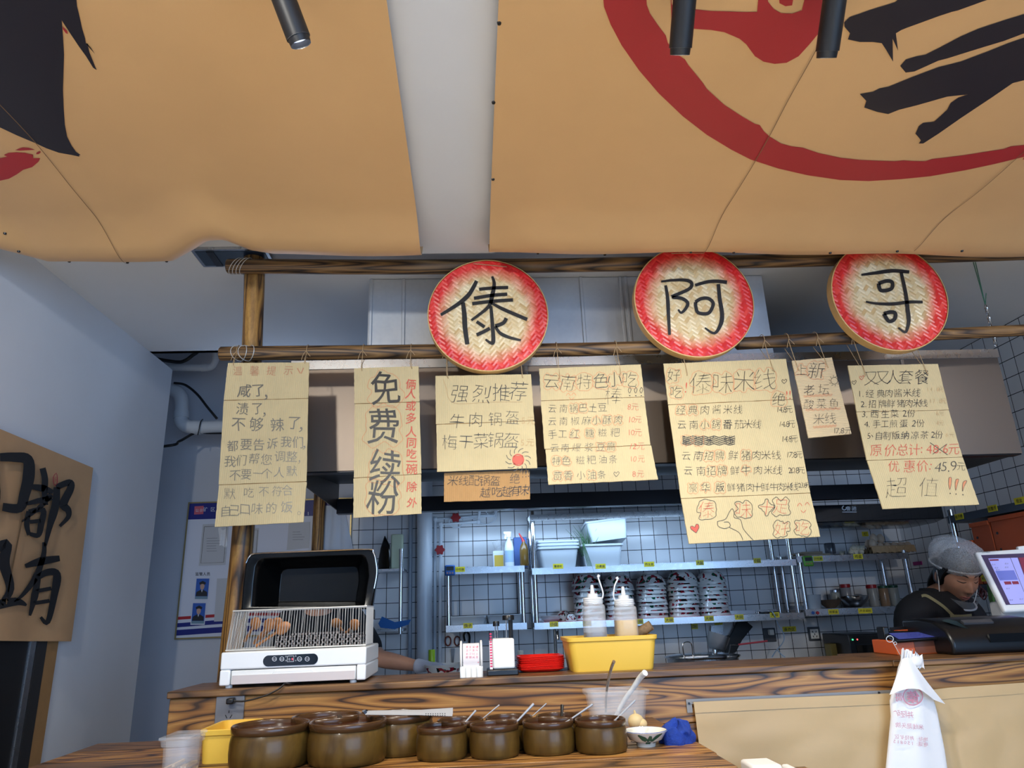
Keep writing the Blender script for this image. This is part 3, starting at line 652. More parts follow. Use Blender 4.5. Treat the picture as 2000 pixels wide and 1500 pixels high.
def d5(mb, f):
    text(mb, f, '好', [890], 140, 90, INK, -.022); text(mb, f, '吃', [905], 245, 86, INK, -.022); text(mb, f, '!', [968], 215, 100, RED, -.02)
    blob_outline(mb, f, '好', 890, 140, 84, 2.4, LINE); blob_outline(mb, f, '吃', 905, 245, 80, 2.4, LINE)
    for ch, x, y in zip('傣味米线', (1060,1200,1335,1465), (190,188,175,165)):
        text(mb, f, ch, [x], y, 145, INK, -.026); blob_outline(mb, f, ch, x, y, 132, 2.6, LINE)
    stroke(mb, f, [(1585,192),(1570,176),(1576,166),(1585,174),(1594,164),(1602,174)], 2.8, INK, True, 3)
    text(mb, f, '绝', [1552], 288, 96, INK, -.02); blob_outline(mb, f, '绝', 1552, 288, 88, 2.4, LINE); text(mb, f, '!!', [1600,1622], 262, 80, RED, -.03)
    rows = [('经典肉酱米线', [935,1010,1085,1160,1230,1295], 358, '14.8元', 1582, 355, (0,1)), ('云南小锅番茄米线', [940,1015,1085,1155,1228,1300,1358,1415], 452, '14.8元', 1598, 447, (2,3)),
            ('草帽米线', [968,1045,1120,1235], 552, '14.8元', 1615, 540, (0,1)), ('云南招牌鲜猪肉米线', [968,1045,1110,1180,1265,1345,1410,1470,1535], 648, '17.8元', 1645, 640, (2,3,5)),
            ('云南招牌鲜牛肉米线', [980,1060,1125,1195,1275,1345,1420,1485,1545], 742, '20.8元', 1660, 738, (2,3,5)), ('豪华版鲜猪肉十鲜牛肉米线', [1010,1090,1180,1252,1312,1370,1415,1465,1520,1563,1610,1650], 848, '23.8元', 1712, 832, (0,1,2))]
    for s, xs, y, pr, px, py, ol in rows:
        ys = [y-(x-xs[0])*.012 for x in xs]
        text(mb, f, s, xs, ys, 64 if len(s) < 12 else 60, INK, -.018)
        w_ = 17 if y < 800 else 13
        text(mb, f, pr, [px-2.2*w_, px-1.1*w_, px-.4*w_, px+.5*w_, px+1.9*w_], py, 52 if y < 800 else 44, INK, -.02)
        for k in ol: blob_outline(mb, f, s[k], xs[k], ys[k], 62, 2.4, LINE)
    for k in range(5): stroke(mb, f, [(945+(i*330/10), 526+k*12+(5 if i % 2 else -4)) for i in range(11)], 4.5, INK, n=3)
    stroke(mb, f, [(945+(i*330/60), 552+(22 if i % 2 else -20)) for i in range(61)], 2.4, INK, n=1)
    for ch, x, y, s in (('傣',1095,985,118),('味',1330,985,110),('十',1475,972,100),('足',1565,965,110),('好',1570,1105,100),('吃',1700,1100,100)):
        text(mb, f, ch, [x], y, s, RED, -.026); blob_outline(mb, f, ch, x, y, s*.92, 3, INK, .12)
    for p in ([(1165,1060),(1215,1045),(1240,1000),(1258,980),(1270,1005),(1270,1035),(1310,1050),(1330,1110),(1390,1178)], [(1165,1060),(1170,1090),(1210,1105),(1245,1090),(1235,1065),(1205,1064)], [(1240,1098),(1300,1130),(1325,1176)]): stroke(mb, f, p, 3, INK)
    stroke(mb, f, [(1668,965),(1682,945),(1698,962)], 3, RED); stroke(mb, f, [(1715,958),(1730,940),(1745,958)], 3, RED); stroke(mb, f, [(1690,990),(1706,1004),(1722,988)], 3, RED)
    q = [(1030,1132),(998,1108),(996,1092),(1010,1090),(1022,1098),(1030,1078),(1044,1080),(1048,1100)]
    mb.add([f(*p) for p in q], [tuple(range(len(q)))], RED); stroke(mb, f, q, 3, INK, True, 2)
sign('largest cardboard menu sign, with one row scribbled out and a thumb drawn at the bottom', (1040,690), 2000/620, [(825,65),(1597,35),(1812,1155),(985,1200)], [((855,325),(1640,290)),((935,915),(1750,880))], .12, d5, [(974,145),(1526,122)])
def d6(mb, f):
    text(mb, f, '上', [245], 270, 90, INK, -.022); text(mb, f, '新', [355], 275, 130, INK, -.024)
    for ch, x, y, s in (('上',245,270,84),('新',355,275,118)): blob_outline(mb, f, ch, x, y, s, 2.6, LINE)
    stroke(mb, f, [(485+25*math.cos(a), 352+25*math.sin(a)) for a in [k*PI/6 for k in range(12)]], 3, INK, True, 2)
    for k in range(10): a = 2*PI*k/10; stroke(mb, f, [(485+30*math.cos(a), 352+30*math.sin(a)), (485+42*math.cos(a+.2), 352+42*math.sin(a+.2))], 2.6, INK, n=1)
    text(mb, f, '老坛', [300,408], [420,415], 90, INK, -.022); text(mb, f, '酸菜鱼', [298,390,482], [525,520,518], 82, INK, -.022); text(mb, f, '米线', [372,458], [632,628], 94, INK, -.022)
    text(mb, f, '17.8元', [488,508,528,545,588], 718, 60, INK, -.02)
    for x0, x1, y in ((260,470,462),(275,530,562),(330,500,688)):
        for dy in (0, 9): stroke(mb, f, [(x0+(x1-x0)*i/14, y+dy-(i*.8)+(4 if i % 2 else -4)) for i in range(15)], 3, LINE, n=3)
sign('small ribbed cardboard sign with wavy red underlines, between the two large right-hand signs', (1500,650), 1875/500, [(175,205),(468,180),(612,740),(297,770)], [], .05, d6, [(230,285),(440,262)], M_cardh)
def d7(mb, f):
    text(mb, f, '又又人套餐', [755,835,915,1008,1128], [335,330,325,325,325], 118, INK, -.024)
    rows = [('1.经典肉酱米线', [672,695,745,825,885,950,1020,1085], 442), ('2.招牌鲜猪肉米线', [692,715,762,838,900,972,1030,1090,1140], 518), ('3.西生菜2份', [700,722,780,858,925,1000,1048], 592),
            ('4.手工煎蛋2份', [718,740,795,855,918,992,1068,1115], 666), ('5、自制版纳凉茶2份', [738,762,812,868,935,1002,1075,1145,1208,1250], 752)]
    for s, xs, y in rows: text(mb, f, s, xs, [y+6-(x-672)*.02 for x in xs], 66, INK, -.014)
    text(mb, f, '原价总计:', [790,895,985,1072,1125], [862,862,858,858,850], 92, RED, -.012); text(mb, f, '48.6元', [1178,1230,1262,1298,1360], 852, 92, RED, -.014)
    stroke(mb, f, [(1185,805),(1315,895)], 4, INK, n=1); stroke(mb, f, [(1310,815),(1205,890)], 4, INK, n=1)
    text(mb, f, '优惠价:', [920,1035,1130,1192], [978,978,976,970], 94, RED, -.012); text(mb, f, '45.9', [1245,1290,1322,1358], [985,980,985,975], 100, INK, -.02); text(mb, f, '元', [1412], 980, 68, INK, -.02)
    text(mb, f, '超', [940], 1135, 165, INK, -.026); text(mb, f, '值', [1178], 1130, 165, INK, -.026); 
    for k, x in enumerate((1332, 1385, 1445)):
        d = k*10; q = [(x-8,1062+d*1.2),(x+10,1062+d*1.2),(x+8-d,1110+d),(x-2-d,1150+d*.6),(x-10-d*.5,1105)]
        mb.add([f(*p) for p in q], [tuple(range(5))], LINE); stroke(mb, f, q, 3, INK, True, 3); stroke(mb, f, [(x-3-d,1176+d*.5),(x+5-d,1178+d*.5)], 8, INK, n=1)
    for x, y in ((685,330),(630,365)): stroke(mb, f, [(x,y+16),(x-16,y),(x-10,y-12),(x,y-4),(x+9,y-16),(x+16,y-6)], 3, RED if x > 650 else INK, True, 3)
    text(mb, f, '14.8元', (1170,1270), 415, 44, FAINT, -.02); text(mb, f, '17.8元', (1190,1290), 500, 44, FAINT, -.02); text(mb, f, '6元', (1240,1270), 590, 44, FAINT, -.02); text(mb, f, '4元', (1240,1270), 662, 44, FAINT, -.02); text(mb, f, '6元', (1310,1345), 748, 44, FAINT, -.02)
sign('cardboard sign furthest right, listing five numbered dishes with a crossed out red price', (1500,650), 1875/500, [(585,240),(1245,228),(1545,1257),(840,1290)], [((650,580),(1325,565)),((725,935),(1425,910))], .10, d7, [(706,325),(1172,308)])
# ---------------------------------------------------------------- counter
ZL, YF = 1.19, 2.0     # ledge top and front
XC0, XC1 = P(333, 1350, YF).x, 2.55
ct = thing('bar_counter', 'long burnt pine counter with raised serving ledge in front of the kitchen', 'counter', (.9, 2.15, 0))
lg = MB(); lg.box(XC0-.004, 1.12, YF-.012, 2.235, ZL-.017, ZL); lg.box(1.1205, XC1, YF-.012, 2.30, ZL-.017, ZL); build('ledge_board', lg, M_top, ct, bev=.003)
for z0, z1, dx in ((ZL-.130, ZL-.018, 0), (ZL-.262, ZL-.132, -.012), (ZL-.40, ZL-.264, -.012)):
    q = MB().box(XC0+dx, XC1, YF, YF+.022, z0, z1); build('front_plank', q, M_plank, ct, bev=.002)
bd = MB().box(XC0+.01, XC1, YF+.022, 2.20, 0, ZL-.018); build('counter_body', bd, M_plank, ct)
# lower serving table
ZT = 1.08
tb = thing('serving_table', 'low slatted burnt pine shelf carrying the row of glazed jars', 'table', (-.2, 1.68, 0))
TX0, TX1, TY0, TY1 = -.93, .455, 1.36, 1.985
k = 5
for i in range(k):
    y0 = TY0+(TY1-TY0)*i/k; build('top_plank', MB().box(TX0, TX1+.004*(i%2), y0+.0015, y0+(TY1-TY0)/k-.0015, ZT-.028, ZT), M_plank if i%2 else M_top, tb, bev=.003)
build('apron_board', MB().box(TX0+.03, TX1-.03, TY0+.03, TY0+.05, ZT-.13, ZT-.029), M_plank, tb)
for x in (TX0+.05, TX1-.09):
    for y in (TY0+.06, TY1-.08): build('leg', MB().box(x, x+.05, y, y+.05, 0, ZT-.029), M_plank, tb)
# vinyl skirts on the counter front
def skirt(label, top, x_end_fold, zb):
    mb = MB(); n = 60
    A = [P(x, y, YF-.010) for x, y in top]
    def tp(u):
        s = u*(len(A)-1); i = min(int(s), len(A)-2); return A[i].lerp(A[i+1], s-i)
    def fn(u, v, off=0):
        p = tp(u); z = p.z+(zb-p.z)*v
        wob = .0035*math.sin(u*17+v*5)*min(1, v*6)+.003*math.sin(v*38+u*2)*max(0, 1-abs(v-.12)*7)
        slope = .0
        return Vector((p.x+(.02*v if u < .02 else 0), YF-.012-abs(wob)-.002*v+off, z))
    mb.grid(lambda u, v: fn(u, v), n, 50); mb.grid(lambda u, v: fn(u, v, .0015), n, 50)
    hem = .030; mb.grid(lambda u, v: (lambda p: Vector((p.x, p.y-.0018, p.z)))(fn(u, v*.034)), n, 3)
    return tag(build('vinyl_skirt', mb, M_skirt, sm=60), label, 'counter skirt', 'vinyl skirts on the counter front')
s1 = skirt('tan vinyl skirt on the counter front, from the clear rail end to the hanging bag', [(1354,1371),(1545,1362),(1737,1354),(1775,1352)], 0, .35)
s2 = skirt('tan vinyl skirt on the counter front at the right of the hanging bag', [(1790,1351),(1850,1343),(2000,1333),(2250,1318)], 0, .35)
a, b = P(1340, 1366, YF-.006), P(1800, 1345, YF-.006)
rl = MB(); rl.add([], []); rl.hexa([a+Vector((0,0,-.012)), b+Vector((0,0,-.012)), b+Vector((0,.005,-.012)), a+Vector((0,.005,-.012)), a, b, b+Vector((0,.005,0)), a+Vector((0,.005,0))])
c0 = a+Vector((.006,0,-.014)); rl.hexa([a+Vector((0,0,-.032)), a+Vector((.014,0,-.032)), a+Vector((.014,.005,-.032)), a+Vector((0,.005,-.032)), a+Vector((0,0,-.0125)), a+Vector((.014,0,-.0125)), a+Vector((.014,.005,-.0125)), a+Vector((0,.005,-.0125))])
rr = tag(build('plastic_rail', rl, mat('grey clear plastic', (150,148,146), .2, alpha=.7)), 'clear plastic rail screwed to the counter front above the vinyl skirt', 'rail')
for x, y in ((1346,1374),(1717,1353)):
    p = P(x, y, YF-.0065); build('screw', MB().lathe([(.0005,-.001),(.0028,-.001),(.0032,.001)], p, 0, 12, (0,1,0)), M_black, rr)

# power outlet and cord
ot = thing('power_outlet', 'grey wall socket plate with a plug on the counter front', 'outlet', P(450, 1416, YF-.001))
pA, pB = P(425, 1353, YF), P(480, 1352, YF); hz = P(452, 1415, YF).z
build('plate', MB().box(pA.x, pB.x, YF-.008, YF-.0003, hz, pA.z), mat('anthracite plastic', (112,114,120), .4), ot, bev=.002)
sl = MB(); px0, pz0 = (pA.x+pB.x)/2, (pA.z+hz)/2
sl.box(px0-.0015, px0+.0005, YF-.0085, YF-.007, pz0-.010, pz0-.004)
for e in (-1, 1): sl.obox((px0-.0005+e*.006, YF-.0082, pz0-.018), (.001,0,0), (0,.0006,0), (e*.0022,0,.004))
build('socket_slots', sl, M_black, ot)
plg = P(451, 1369, YF-.02); 
build('plug', MB().obox(plg, (.009,0,0), (0,.012,0), (0,0,.007)), M_black, ot, bev=.003)
cord = smooth([plg+Vector((.008,-.006,0)), P(480, 1369, YF-.028), P(520, 1358, YF-.026), P(545, 1345, YF-.022), P(557, 1337, YF-.014)+Vector((0,0,.002)), Vector((P(566,1336,YF).x, YF+.012, ZL+.004)), Vector((P(580,1336,YF).x, YF+.05, ZL+.004))], 6)
build('power_cord', MB().tube(cord, .0021, 0, 8), M_black, ot)

# ---------------------------------------------------------------- utensil sterilizer
YB0 = 2.015
x0, x1 = P(427, 1335, YB0).x, P(714, 1325, YB0).x; xs = x1-x0; ZB = ZL+.006; zt = P(570, 1269, YB0).z; yb1 = 2.27
st = thing('utensil_sterilizer', 'white countertop utensil sterilizer with its black lid open', 'sterilizer', ((x0+x1)/2, 2.14, ZL))
H = zt-ZB
b = MB(); zd = ZB+H*.47; lx, rx = x0+xs*.072, x0+xs*.935
b.box(x0, x1, YB0, yb1, zd, zt); b.box(x0, lx, YB0, yb1, ZB, zd); b.box(rx, x1, YB0, yb1, ZB, zd); b.box(lx, rx, YB0+.05, yb1, ZB+.004, zd)
build('base_housing', b, M_whitegloss, st, bev=.004, seg=3)
for sx in (x0+.02, x1-.035):
    for sy in (YB0+.02, yb1-.03): build('foot', MB().lathe([(.009,0),(.009,.0065)], (sx, sy, ZL), 0, 12, cap0=True, cap1=True), M_white, st)
d = MB(); d.box(lx+.002, rx-.002, YB0+.003, YB0+.048, ZB+.002, zd-.002); d.prism([(lx+xs*.30, YB0+.001, zd-.006), (lx+xs*.56, YB0+.001, zd-.006), (lx+xs*.59, YB0+.001, zd-.022), (lx+xs*.27, YB0+.001, zd-.022)], (0,.012,0))
dr = build('drip_drawer', d, M_white, st, bev=.002)
d2_ = MB().box(lx+.006, rx-.004, YB0-.001, YB0+.004, ZB+.003, ZB+.024); build('drawer_tray', d2_, mat('pale grey plastic', (206,196,194), .4), dr)
cpx0, cpx1 = P(514, 1290, YB0).x, P(621, 1290, YB0).x; cz = P(567, 1289, YB0).z; ch = .0135
pr = []
for k_ in range(40):
    a_ = 2*PI*k_/40; r_ = ch; ex = (cpx1-cpx0)/2-r_
    pr.append(((cpx0+cpx1)/2+math.copysign(ex, math.cos(a_))+r_*math.cos(a_), YB0-.0012, cz+r_*math.sin(a_)))
cp = MB().prism(pr, (0, .002, 0), 0); fcp = lambda x, y: PP(x, y, Vector((0, YB0-.0016, 0)), Vector((0,1,0)))
for bx in (536, 550.5, 585, 600):
    stroke(cp, fcp, [(bx+4.2*math.cos(q_), 1287+4.2*math.sin(q_)) for q_ in [i*PI/6 for i in range(12)]], .7, 1, True, 2)
for s_, bx in zip(('增加','模式','功能','开关'), (536, 550.5, 585, 600)): text(cp, fcp, s_, [bx-1.8, bx+1.8], 1287.3, 3.4, 1, -.01)
stroke(cp, fcp, [(561.5,1281.5),(574,1281),(573.6,1292),(561,1292.5)], .7, 1, True, 1); text(cp, fcp, '0', [565.3], 1287.5, 7, 1, -.01); text(cp, fcp, '8', [571], 1287.2, 6.5, 2, -.005)
for bx, by in ((558.5,1282),(558.5,1290),(577.5,1281),(577.5,1290)): text(cp, fcp, '温', [bx], by, 3, 1, -.01)
build('control_panel', cp, [M_blackgloss, mat('panel print', (210,212,220), .5, emit=.25), mat('red digit', (255,90,110), .5, emit=1.2)], st, sm=0)
# open lid: shell tipped back, its hollow inside facing the front
lidpx = [(471,1191),(475,1140),(480,1100),(487,1087),(500,1081),(560,1078.5),(640,1075.5),(722,1073),(731,1078),(736,1095),(738,1120),(733,1150),(727,1190)]
YLf, YLb = 2.20, 2.33
out = [P(x, y, YLf) for x, y in lidpx]; cxl = sum(p.x for p in out)/len(out); czl = sum(p.z for p in out)/len(out)
def sc_(p, s, y, dz=0): return Vector((cxl+(p.x-cxl)*s, y, czl+(p.z-czl)*s+dz))
li = MB(); r0 = [Vector((p.x, YLf, p.z)) for p in out]; r1 = [sc_(p, .985, YLf-.006) for p in out]; r2 = [sc_(p, .86, YLf-.004, -.008) for p in out]; r3 = [sc_(p, .80, YLf+.012, -.014) for p in out]
r4 = [sc_(p, .62, YLf+.105, -.02) for p in out]
li.rings([r0, r1, r2, r3, r4], 0, False, True); li.rings([r0, [sc_(p, .98, YLf+.05) for p in out], [sc_(p, .74, YLb) for p in out]], 0, False, True)
ld = build('lid', li, mat('black lid plastic', (7,8,9), .22, spec=.3), st, sm=50, bev=.002)
rim = MB().tube(smooth([r1[i]+Vector((0,-.002,0)) for i in range(2, 12)], 4), .0022, 0, 8); build('lid_edge', rim, M_chrome, ld)
for sx, px_ in ((0, 470), (1, 728)):
    p = P(px_, 1200, 2.19); build('hinge', MB().lathe([(.012,-.006),(.014,-.004),(.014,.004),(.012,.006)], p, 0, 20, (1,0,0), True, True), M_black, st)
# wire basket
bk = MB(); zb0 = zt+.004; ybk = 2.165
tl, trr, bl, br = P(456, 1192, YB0+.012), P(725, 1185, YB0+.012), P(443, 1271, YB0+.02), P(715, 1262, YB0+.02)
ztop = (tl.z+trr.z)/2; X0t, X1t, X0b, X1b = tl.x, trr.x-.012, bl.x, br.x
for fy, ff in ((YB0+.012, 1), (ybk, 0)):
    N = 50 if ff else 18
    for i in range(N+1):
        u = i/N; bk.tube([(X0b+(X1b-X0b)*u, fy+.008*(1 if ff else -1), zb0), (X0t+(X1t-X0t)*u, fy, ztop)], .00065, 0, 5, False)
for sx in (0, 1):
    for i in range(14):
        v = i/13; y = YB0+.014+(ybk-YB0-.016)*v; bk.tube([((X0b, X1b)[sx], y, zb0), ((X0t, X1t)[sx], y, ztop)], .0008, 0, 5, False)
for z, rr_, X0, X1 in ((ztop, .002, X0t, X1t), (zb0, .0018, X0b, X1b)):
    bk.tube([(X0, YB0+.012, z), (X1, YB0+.012, z), (X1, ybk, z), (X0, ybk, z), (X0, YB0+.012, z)], rr_, 0, 8)
for i in range(14): bk.tube([(X0b, YB0+.02+(ybk-YB0-.03)*i/13, zb0), (X1b, YB0+.02+(ybk-YB0-.03)*i/13, zb0)], .0008, 0, 4)
build('wire_basket', bk, M_wire, st)
# chopsticks lying in the basket, ends to the front
M_cs = mat('dark chopstick', (50,40,38), .5, var=.3, vs=40); M_cse = mat('worn chopstick end', (136,126,122), .6)
q = MB(); q.lathe([(.0029,0),(.0032,.012),(.0022,.118),(.0018,.128)], (0,0,0), 0, 10, (0,1,0), False, True); q.lathe([(.0005,-.0006),(.0029,0)], (0,0,0), 1, 10, (0,1,0))
cs0 = None; n_ = 0
xa, xb = P(540, 1262, 2.05).x, P(704, 1255, 2.05).x
row = 0; z = zb0+.0045
rnd = random.Random(3)
while row < 9:
    half = [1, 1, 1, 1, .96, .86, .62, .40, .2][row]; cx_ = xa+(xb-xa)*(.5 if row < 5 else .60)
    xx = cx_-(xb-xa)*half/2+(.0034 if row % 2 else 0)
    while xx < cx_+(xb-xa)*half/2 and n_ < 118:
        loc = (xx, YB0+.026+rnd.uniform(0, .008), z+row*.0058)
        if cs0 is None: cs0 = tag(build('chopstick', q, [M_cs, M_cse], loc=(0,0,0)), 'dark chopstick lying end-on in the pile inside the sterilizer basket', 'chopstick', 'chopsticks in the sterilizer basket'); cs0.location = loc
        else: dup(cs0, loc)
        n_ += 1; xx += .0068*(1.35 if row > 4 else 1.6)
    row += 1
M_spoon = mat('tan wooden spoon', (178,118,70), .5, var=.2, vs=60)
def spoon(px, py, Y, ex, ey, EY, label, sc=1, m_=None):
    a_, b_ = P(px, py, Y), P(ex, ey, EY); d_ = (b_-a_).normalized()
    rt = Vector((0,-1,0)).cross(d_).normalized(); up = d_.cross(rt)
    mb = MB(); rot = Matrix((rt, up, d_)).transposed()
    c_ = a_+d_*.012*sc
    pr_ = []
    for i in range(11):
        th = PI*i/10; pr_.append([c_+rot @ Vector((.0155*sc*math.sin(th)*math.cos(2*PI*k/16), (.004*math.sin(th)*math.sin(2*PI*k/16)+(.004*(math.sin(th))**2)), -.023*sc*math.cos(th))) for k in range(16)])
    mb.rings(pr_, 0); mb.tube([c_+d_*.018*sc, a_.lerp(b_, .5), b_], [.0045*sc, .0036*sc, .0042*sc], 0, 8)
    return tag(build('wooden_spoon', mb, m_ or M_spoon), label, 'spoon', 'wooden spoons in the sterilizer basket')
spoon(503, 1212, 2.07, 478, 1252, 2.13, 'wooden spoon leaning at the left end of the basket, leftmost of the spoons')
spoon(530, 1215, 2.06, 496, 1256, 2.12, 'wooden spoon just right of the leftmost spoon in the basket')
spoon(546, 1213, 2.09, 508, 1248, 2.15, 'wooden spoon with its bowl turned outwards, third from the left in the basket')
spoon(560, 1222, 2.08, 500, 1262, 2.10, 'wooden spoon lying low beside the left edge of the chopstick pile')
spoon(655, 1212, 2.10, 668, 1232, 2.15, 'wooden spoon standing upright on top of the chopstick pile')
spoon(697, 1216, 2.08, 672, 1240, 2.14, 'wooden spoon slanting at the right end of the basket')

# ---------------------------------------------------------------- on the ledge
def zl(px, py): return PZ(px, py, ZL)
# label roll dispenser
p = Vector((P(921, 1318, 2.03).x, 2.05, ZL)); wd = .030
t = thing('label_roll_dispenser', 'small white dispenser holding a roll of red printed labels', 'label dispenser', p)
mb = MB(); mb.box(p.x-wd, p.x+wd, 2.018, 2.085, ZL, ZL+.028)
for i in range(5): mb.box(p.x-wd+i*.0145, p.x-wd+i*.0145+.002, 2.014, 2.018, ZL, ZL+.026)
for e in (-1, 1):
    xx = p.x+e*(wd-.003); mb.lathe([(.0005,-.003),(.040,-.003),(.042,0),(.040,.003),(.0005,.003)], (xx, 2.052, ZL+.050), 0, 32, (1,0,0))
build('holder', mb, M_white, t, bev=.0015)
rl_ = MB(); rl_.lathe([(.034, -wd+.008), (.034, wd-.008)], (p.x, 2.052, ZL+.050), 0, 32, (1,0,0), True, True)
frl = lambda x, y: (lambda q: Vector((q.x, 2.052-math.sqrt(max(.0, .0345**2-(q.z-ZL-.05)**2))-.0004, q.z)))(P(x, y, 2.02))
for i, s in enumerate(('食品名称', '生产日期', '保质时间', '操作人员')): text(rl_, frl, s, [912+i*6.5]*4, [1264+k*6.5 for k in range(4)], 5.2, 1, -.006)
stroke(rl_, frl, [(933,1262),(934,1294)], 2, 1, n=1)
build('label_roll', rl_, [mat('label paper', (240,232,232), .6), mat('pink print', (206,50,96), .6)], t)
# second dispenser with black knobs
p = Vector((P(982, 1312, 2.04).x, 2.07, ZL)); t = thing('label_dispenser', 'tall white box dispenser with two black knobs on rods and black base', 'label dispenser', p)
build('base_plate', MB().box(p.x-.042, p.x+.042, 2.03, 2.115, ZL, ZL+.016), M_black, t, bev=.003)
xb0, xb1 = P(963, 1300, 2.04).x, P(1006, 1300, 2.04).x; zb1 = P(985, 1247, 2.04).z
build('box_body', MB().box(xb0, xb1, 2.04, 2.10, ZL+.0165, zb1), M_white, t, bev=.005, seg=3)
lb_ = MB(); xl0 = P(957, 1300, 2.045).x
lb_.box(xl0, xb0-.0006, 2.046, 2.095, ZL+.0165, zb1-.006, 0)
for i in range(13): z = ZL+.022+i*.0068; lb_.box(xl0+.001, xb0-.0015, 2.0452, 2.046, z, z+.004, 1)
build('label_stack', lb_, [mat('label paper', (240,232,232), .6), mat('pink print', (206,50,96), .6)], t)
for px_, zt_, rk in ((969, 1220, .009), (993, 1208, .0165)):
    xk = P(px_, 1220, 2.07).x; zk = P(px_, zt_, 2.07).z
    build('rod', MB().tube([(xk-rk*.35, 2.07, zb1-.02), (xk-rk*.35, 2.07, zk)], .0018), M_chrome, t)
    build('rod', MB().tube([(xk+rk*.35, 2.07, zb1-.02), (xk+rk*.35, 2.07, zk)], .0018 if rk < .01 else .006), M_black if rk > .01 else M_chrome, t)
    build('knob', MB().lathe([(rk,-.004),(rk,.006),(rk*.9,.009),(.001,.009)], (xk, 2.07, zk), 0, 24, cap0=True), M_black, t)
# red plates
cx_, rx_ = P(1055, 1297, 2.14).x, .066
pl0 = None; NPL = 13
zpt = P(1055, 1281, 2.13).z; dz = (zpt-ZL-.008)/(NPL-1)
for i in range(NPL):
    if pl0 is None:
        prof = [(.62, 0), (.80, .002), (.97, .0075), (1.0, .0085), (.98, .0095), (.80, .004), (.62, .0022)]
        def oct_(r, z):
            out_ = []
            for k in range(48):
                a_ = 2*PI*k/48; s = (abs(math.cos(a_))**5+abs(math.sin(a_))**5)**(-1/5)
                out_.append(Vector((math.cos(a_)*s*rx_*r, math.sin(a_)*s*.058*r, z)))
            return out_
        mb = MB(); mb.rings([oct_(r, z) for r, z in prof], 0)
        pl0 = tag(build('red_plate', mb, M_redplastic, loc=(0,0,0)), 'red plastic plate in the stack on the counter ledge', 'plate', 'stacked red plates'); pl0.location = (cx_, 2.14, ZL)
    else: dup(pl0, (cx_+random.uniform(-.002, .002), 2.14+random.uniform(-.002, .002), ZL+i*dz), rot=(0, 0, random.uniform(-.03, .03)))
# tapered open box builder
def tub(name, x0, x1, y0, y1, z0, z1, tx, ty, m_, label=None, cat=None, group=None, wall=.003, lip=.004, bev=.006, parent=None):
    mb = MB()
    def rr_(ix, iy, z, k=8):
        r = .018; out_ = []
        xa_, xb_, ya_, yb_ = x0+ix, x1-ix, y0+iy, y1-iy
        for (cx, cy, a0) in ((xb_-r, yb_-r, 0), (xa_+r, yb_-r, PI/2), (xa_+r, ya_+r, PI), (xb_-r, ya_+r, 1.5*PI)):
            for i in range(5): a_ = a0+PI/2*i/4; out_.append(Vector((cx+r*math.cos(a_), cy+r*math.sin(a_), z)))
        return out_
    h = z1-z0
    mb.rings([rr_(tx, ty, z0), rr_(tx*.9, ty*.9, z0+.004), rr_(tx*.08, ty*.08, z1-.012), rr_(-lip+.001, -lip+.001, z1-.010), rr_(-lip, -lip, z1-.001), rr_(-lip+.001, -lip+.001, z1), rr_(wall, wall, z1), rr_(tx+wall, ty+wall, z0+.004)], 0)
    o = build(name, mb, m_, parent, sm=50)
    return tag(o, label, cat, group) if label else o
xa, xb = P(1109, 1249, 2.04).x, P(1281, 1242, 2.04).x; z1 = P(1195, 1243, 2.03).z
tub('yellow_basket', xa, xb, 2.03, 2.20, ZL, z1, .012, .010, M_yellow, 'yellow rectangular plastic basket holding two squeeze bottles on the ledge', 'basket')
def bottle(pl, pr_, ptop, Y, label, fill, fcol, tipx):
    xl, xr = P(pl, 1210, Y).x, P(pr_, 1210, Y).x; cx = (xl+xr)/2; r = (xr-xl)/2; zb = ZL+.0045; zs = P((pl+pr_)/2, ptop+14, Y).z; zc = P((pl+pr_)/2, ptop, Y).z
    t = thing('squeeze_bottle', label, 'squeeze bottle', (cx, Y, zb), 'squeeze bottles in the yellow basket')
    def sq(f, z, e=4): return [Vector((cx+math.cos(a)*(abs(math.cos(a))**e+abs(math.sin(a))**e)**(-1/e)*r*f, Y+math.sin(a)*(abs(math.cos(a))**e+abs(math.sin(a))**e)**(-1/e)*r*f, z)) for a in [2*PI*k/32 for k in range(32)]]
    mb = MB(); mb.rings([sq(.9, zb), sq(1, zb+.005), sq(1, zs-.006), sq(.93, zs-.001), sq(.86, zs, 2.5), sq(.84, zc-.005, 2)], 0, True, True)
    build('bottle_body', mb, M_frost, t, sm=50)
    fz = zb+(zs-zb)*fill; fm = MB(); fm.rings([sq(.86, zb+.003), sq(.95, zb+.007), sq(.95, fz)], 0); build('liquid', fm, fcol, t, sm=50)
    cp_ = MB(); cp_.lathe([(r*.86, zs+.001), (r*.88, zs+.004), (r*.88, zc-.002), (r*.84, zc), (r*.5, zc+.001), (r*.48, zc+.010), (r*.22, zc+.012), (r*.13, zc+.034), (.0012, zc+.035)], (cx, Y, 0), 0, 32)
    for i in range(3): cp_.lathe([(r*.885, zs+.004+i*.005), (r*.91, zs+.005+i*.005), (r*.885, zs+.006+i*.005)], (cx, Y, 0), 0, 32)
    build('nozzle_cap', cp_, mat('milky cap plastic', (224,226,228), .3, alpha=.85), t)
    e = 1 if tipx > cx else -1
    tt = smooth([(cx+e*r*.8, Y-.004, zc-.006), (cx+e*r*.95, Y-.006, zc+.010), (cx+e*r*.75, Y-.004, zc+.038), (tipx, Y, zc+.055)], 5)
    tm = MB().tube(tt, .0022, 0, 8); tm.tube([tt[-1], tt[-1]+Vector((e*.004, 0, .006))], .0042, 0, 10); build('tip_strap', tm, mat('milky cap plastic', (224,226,228), .3, alpha=.85), t)
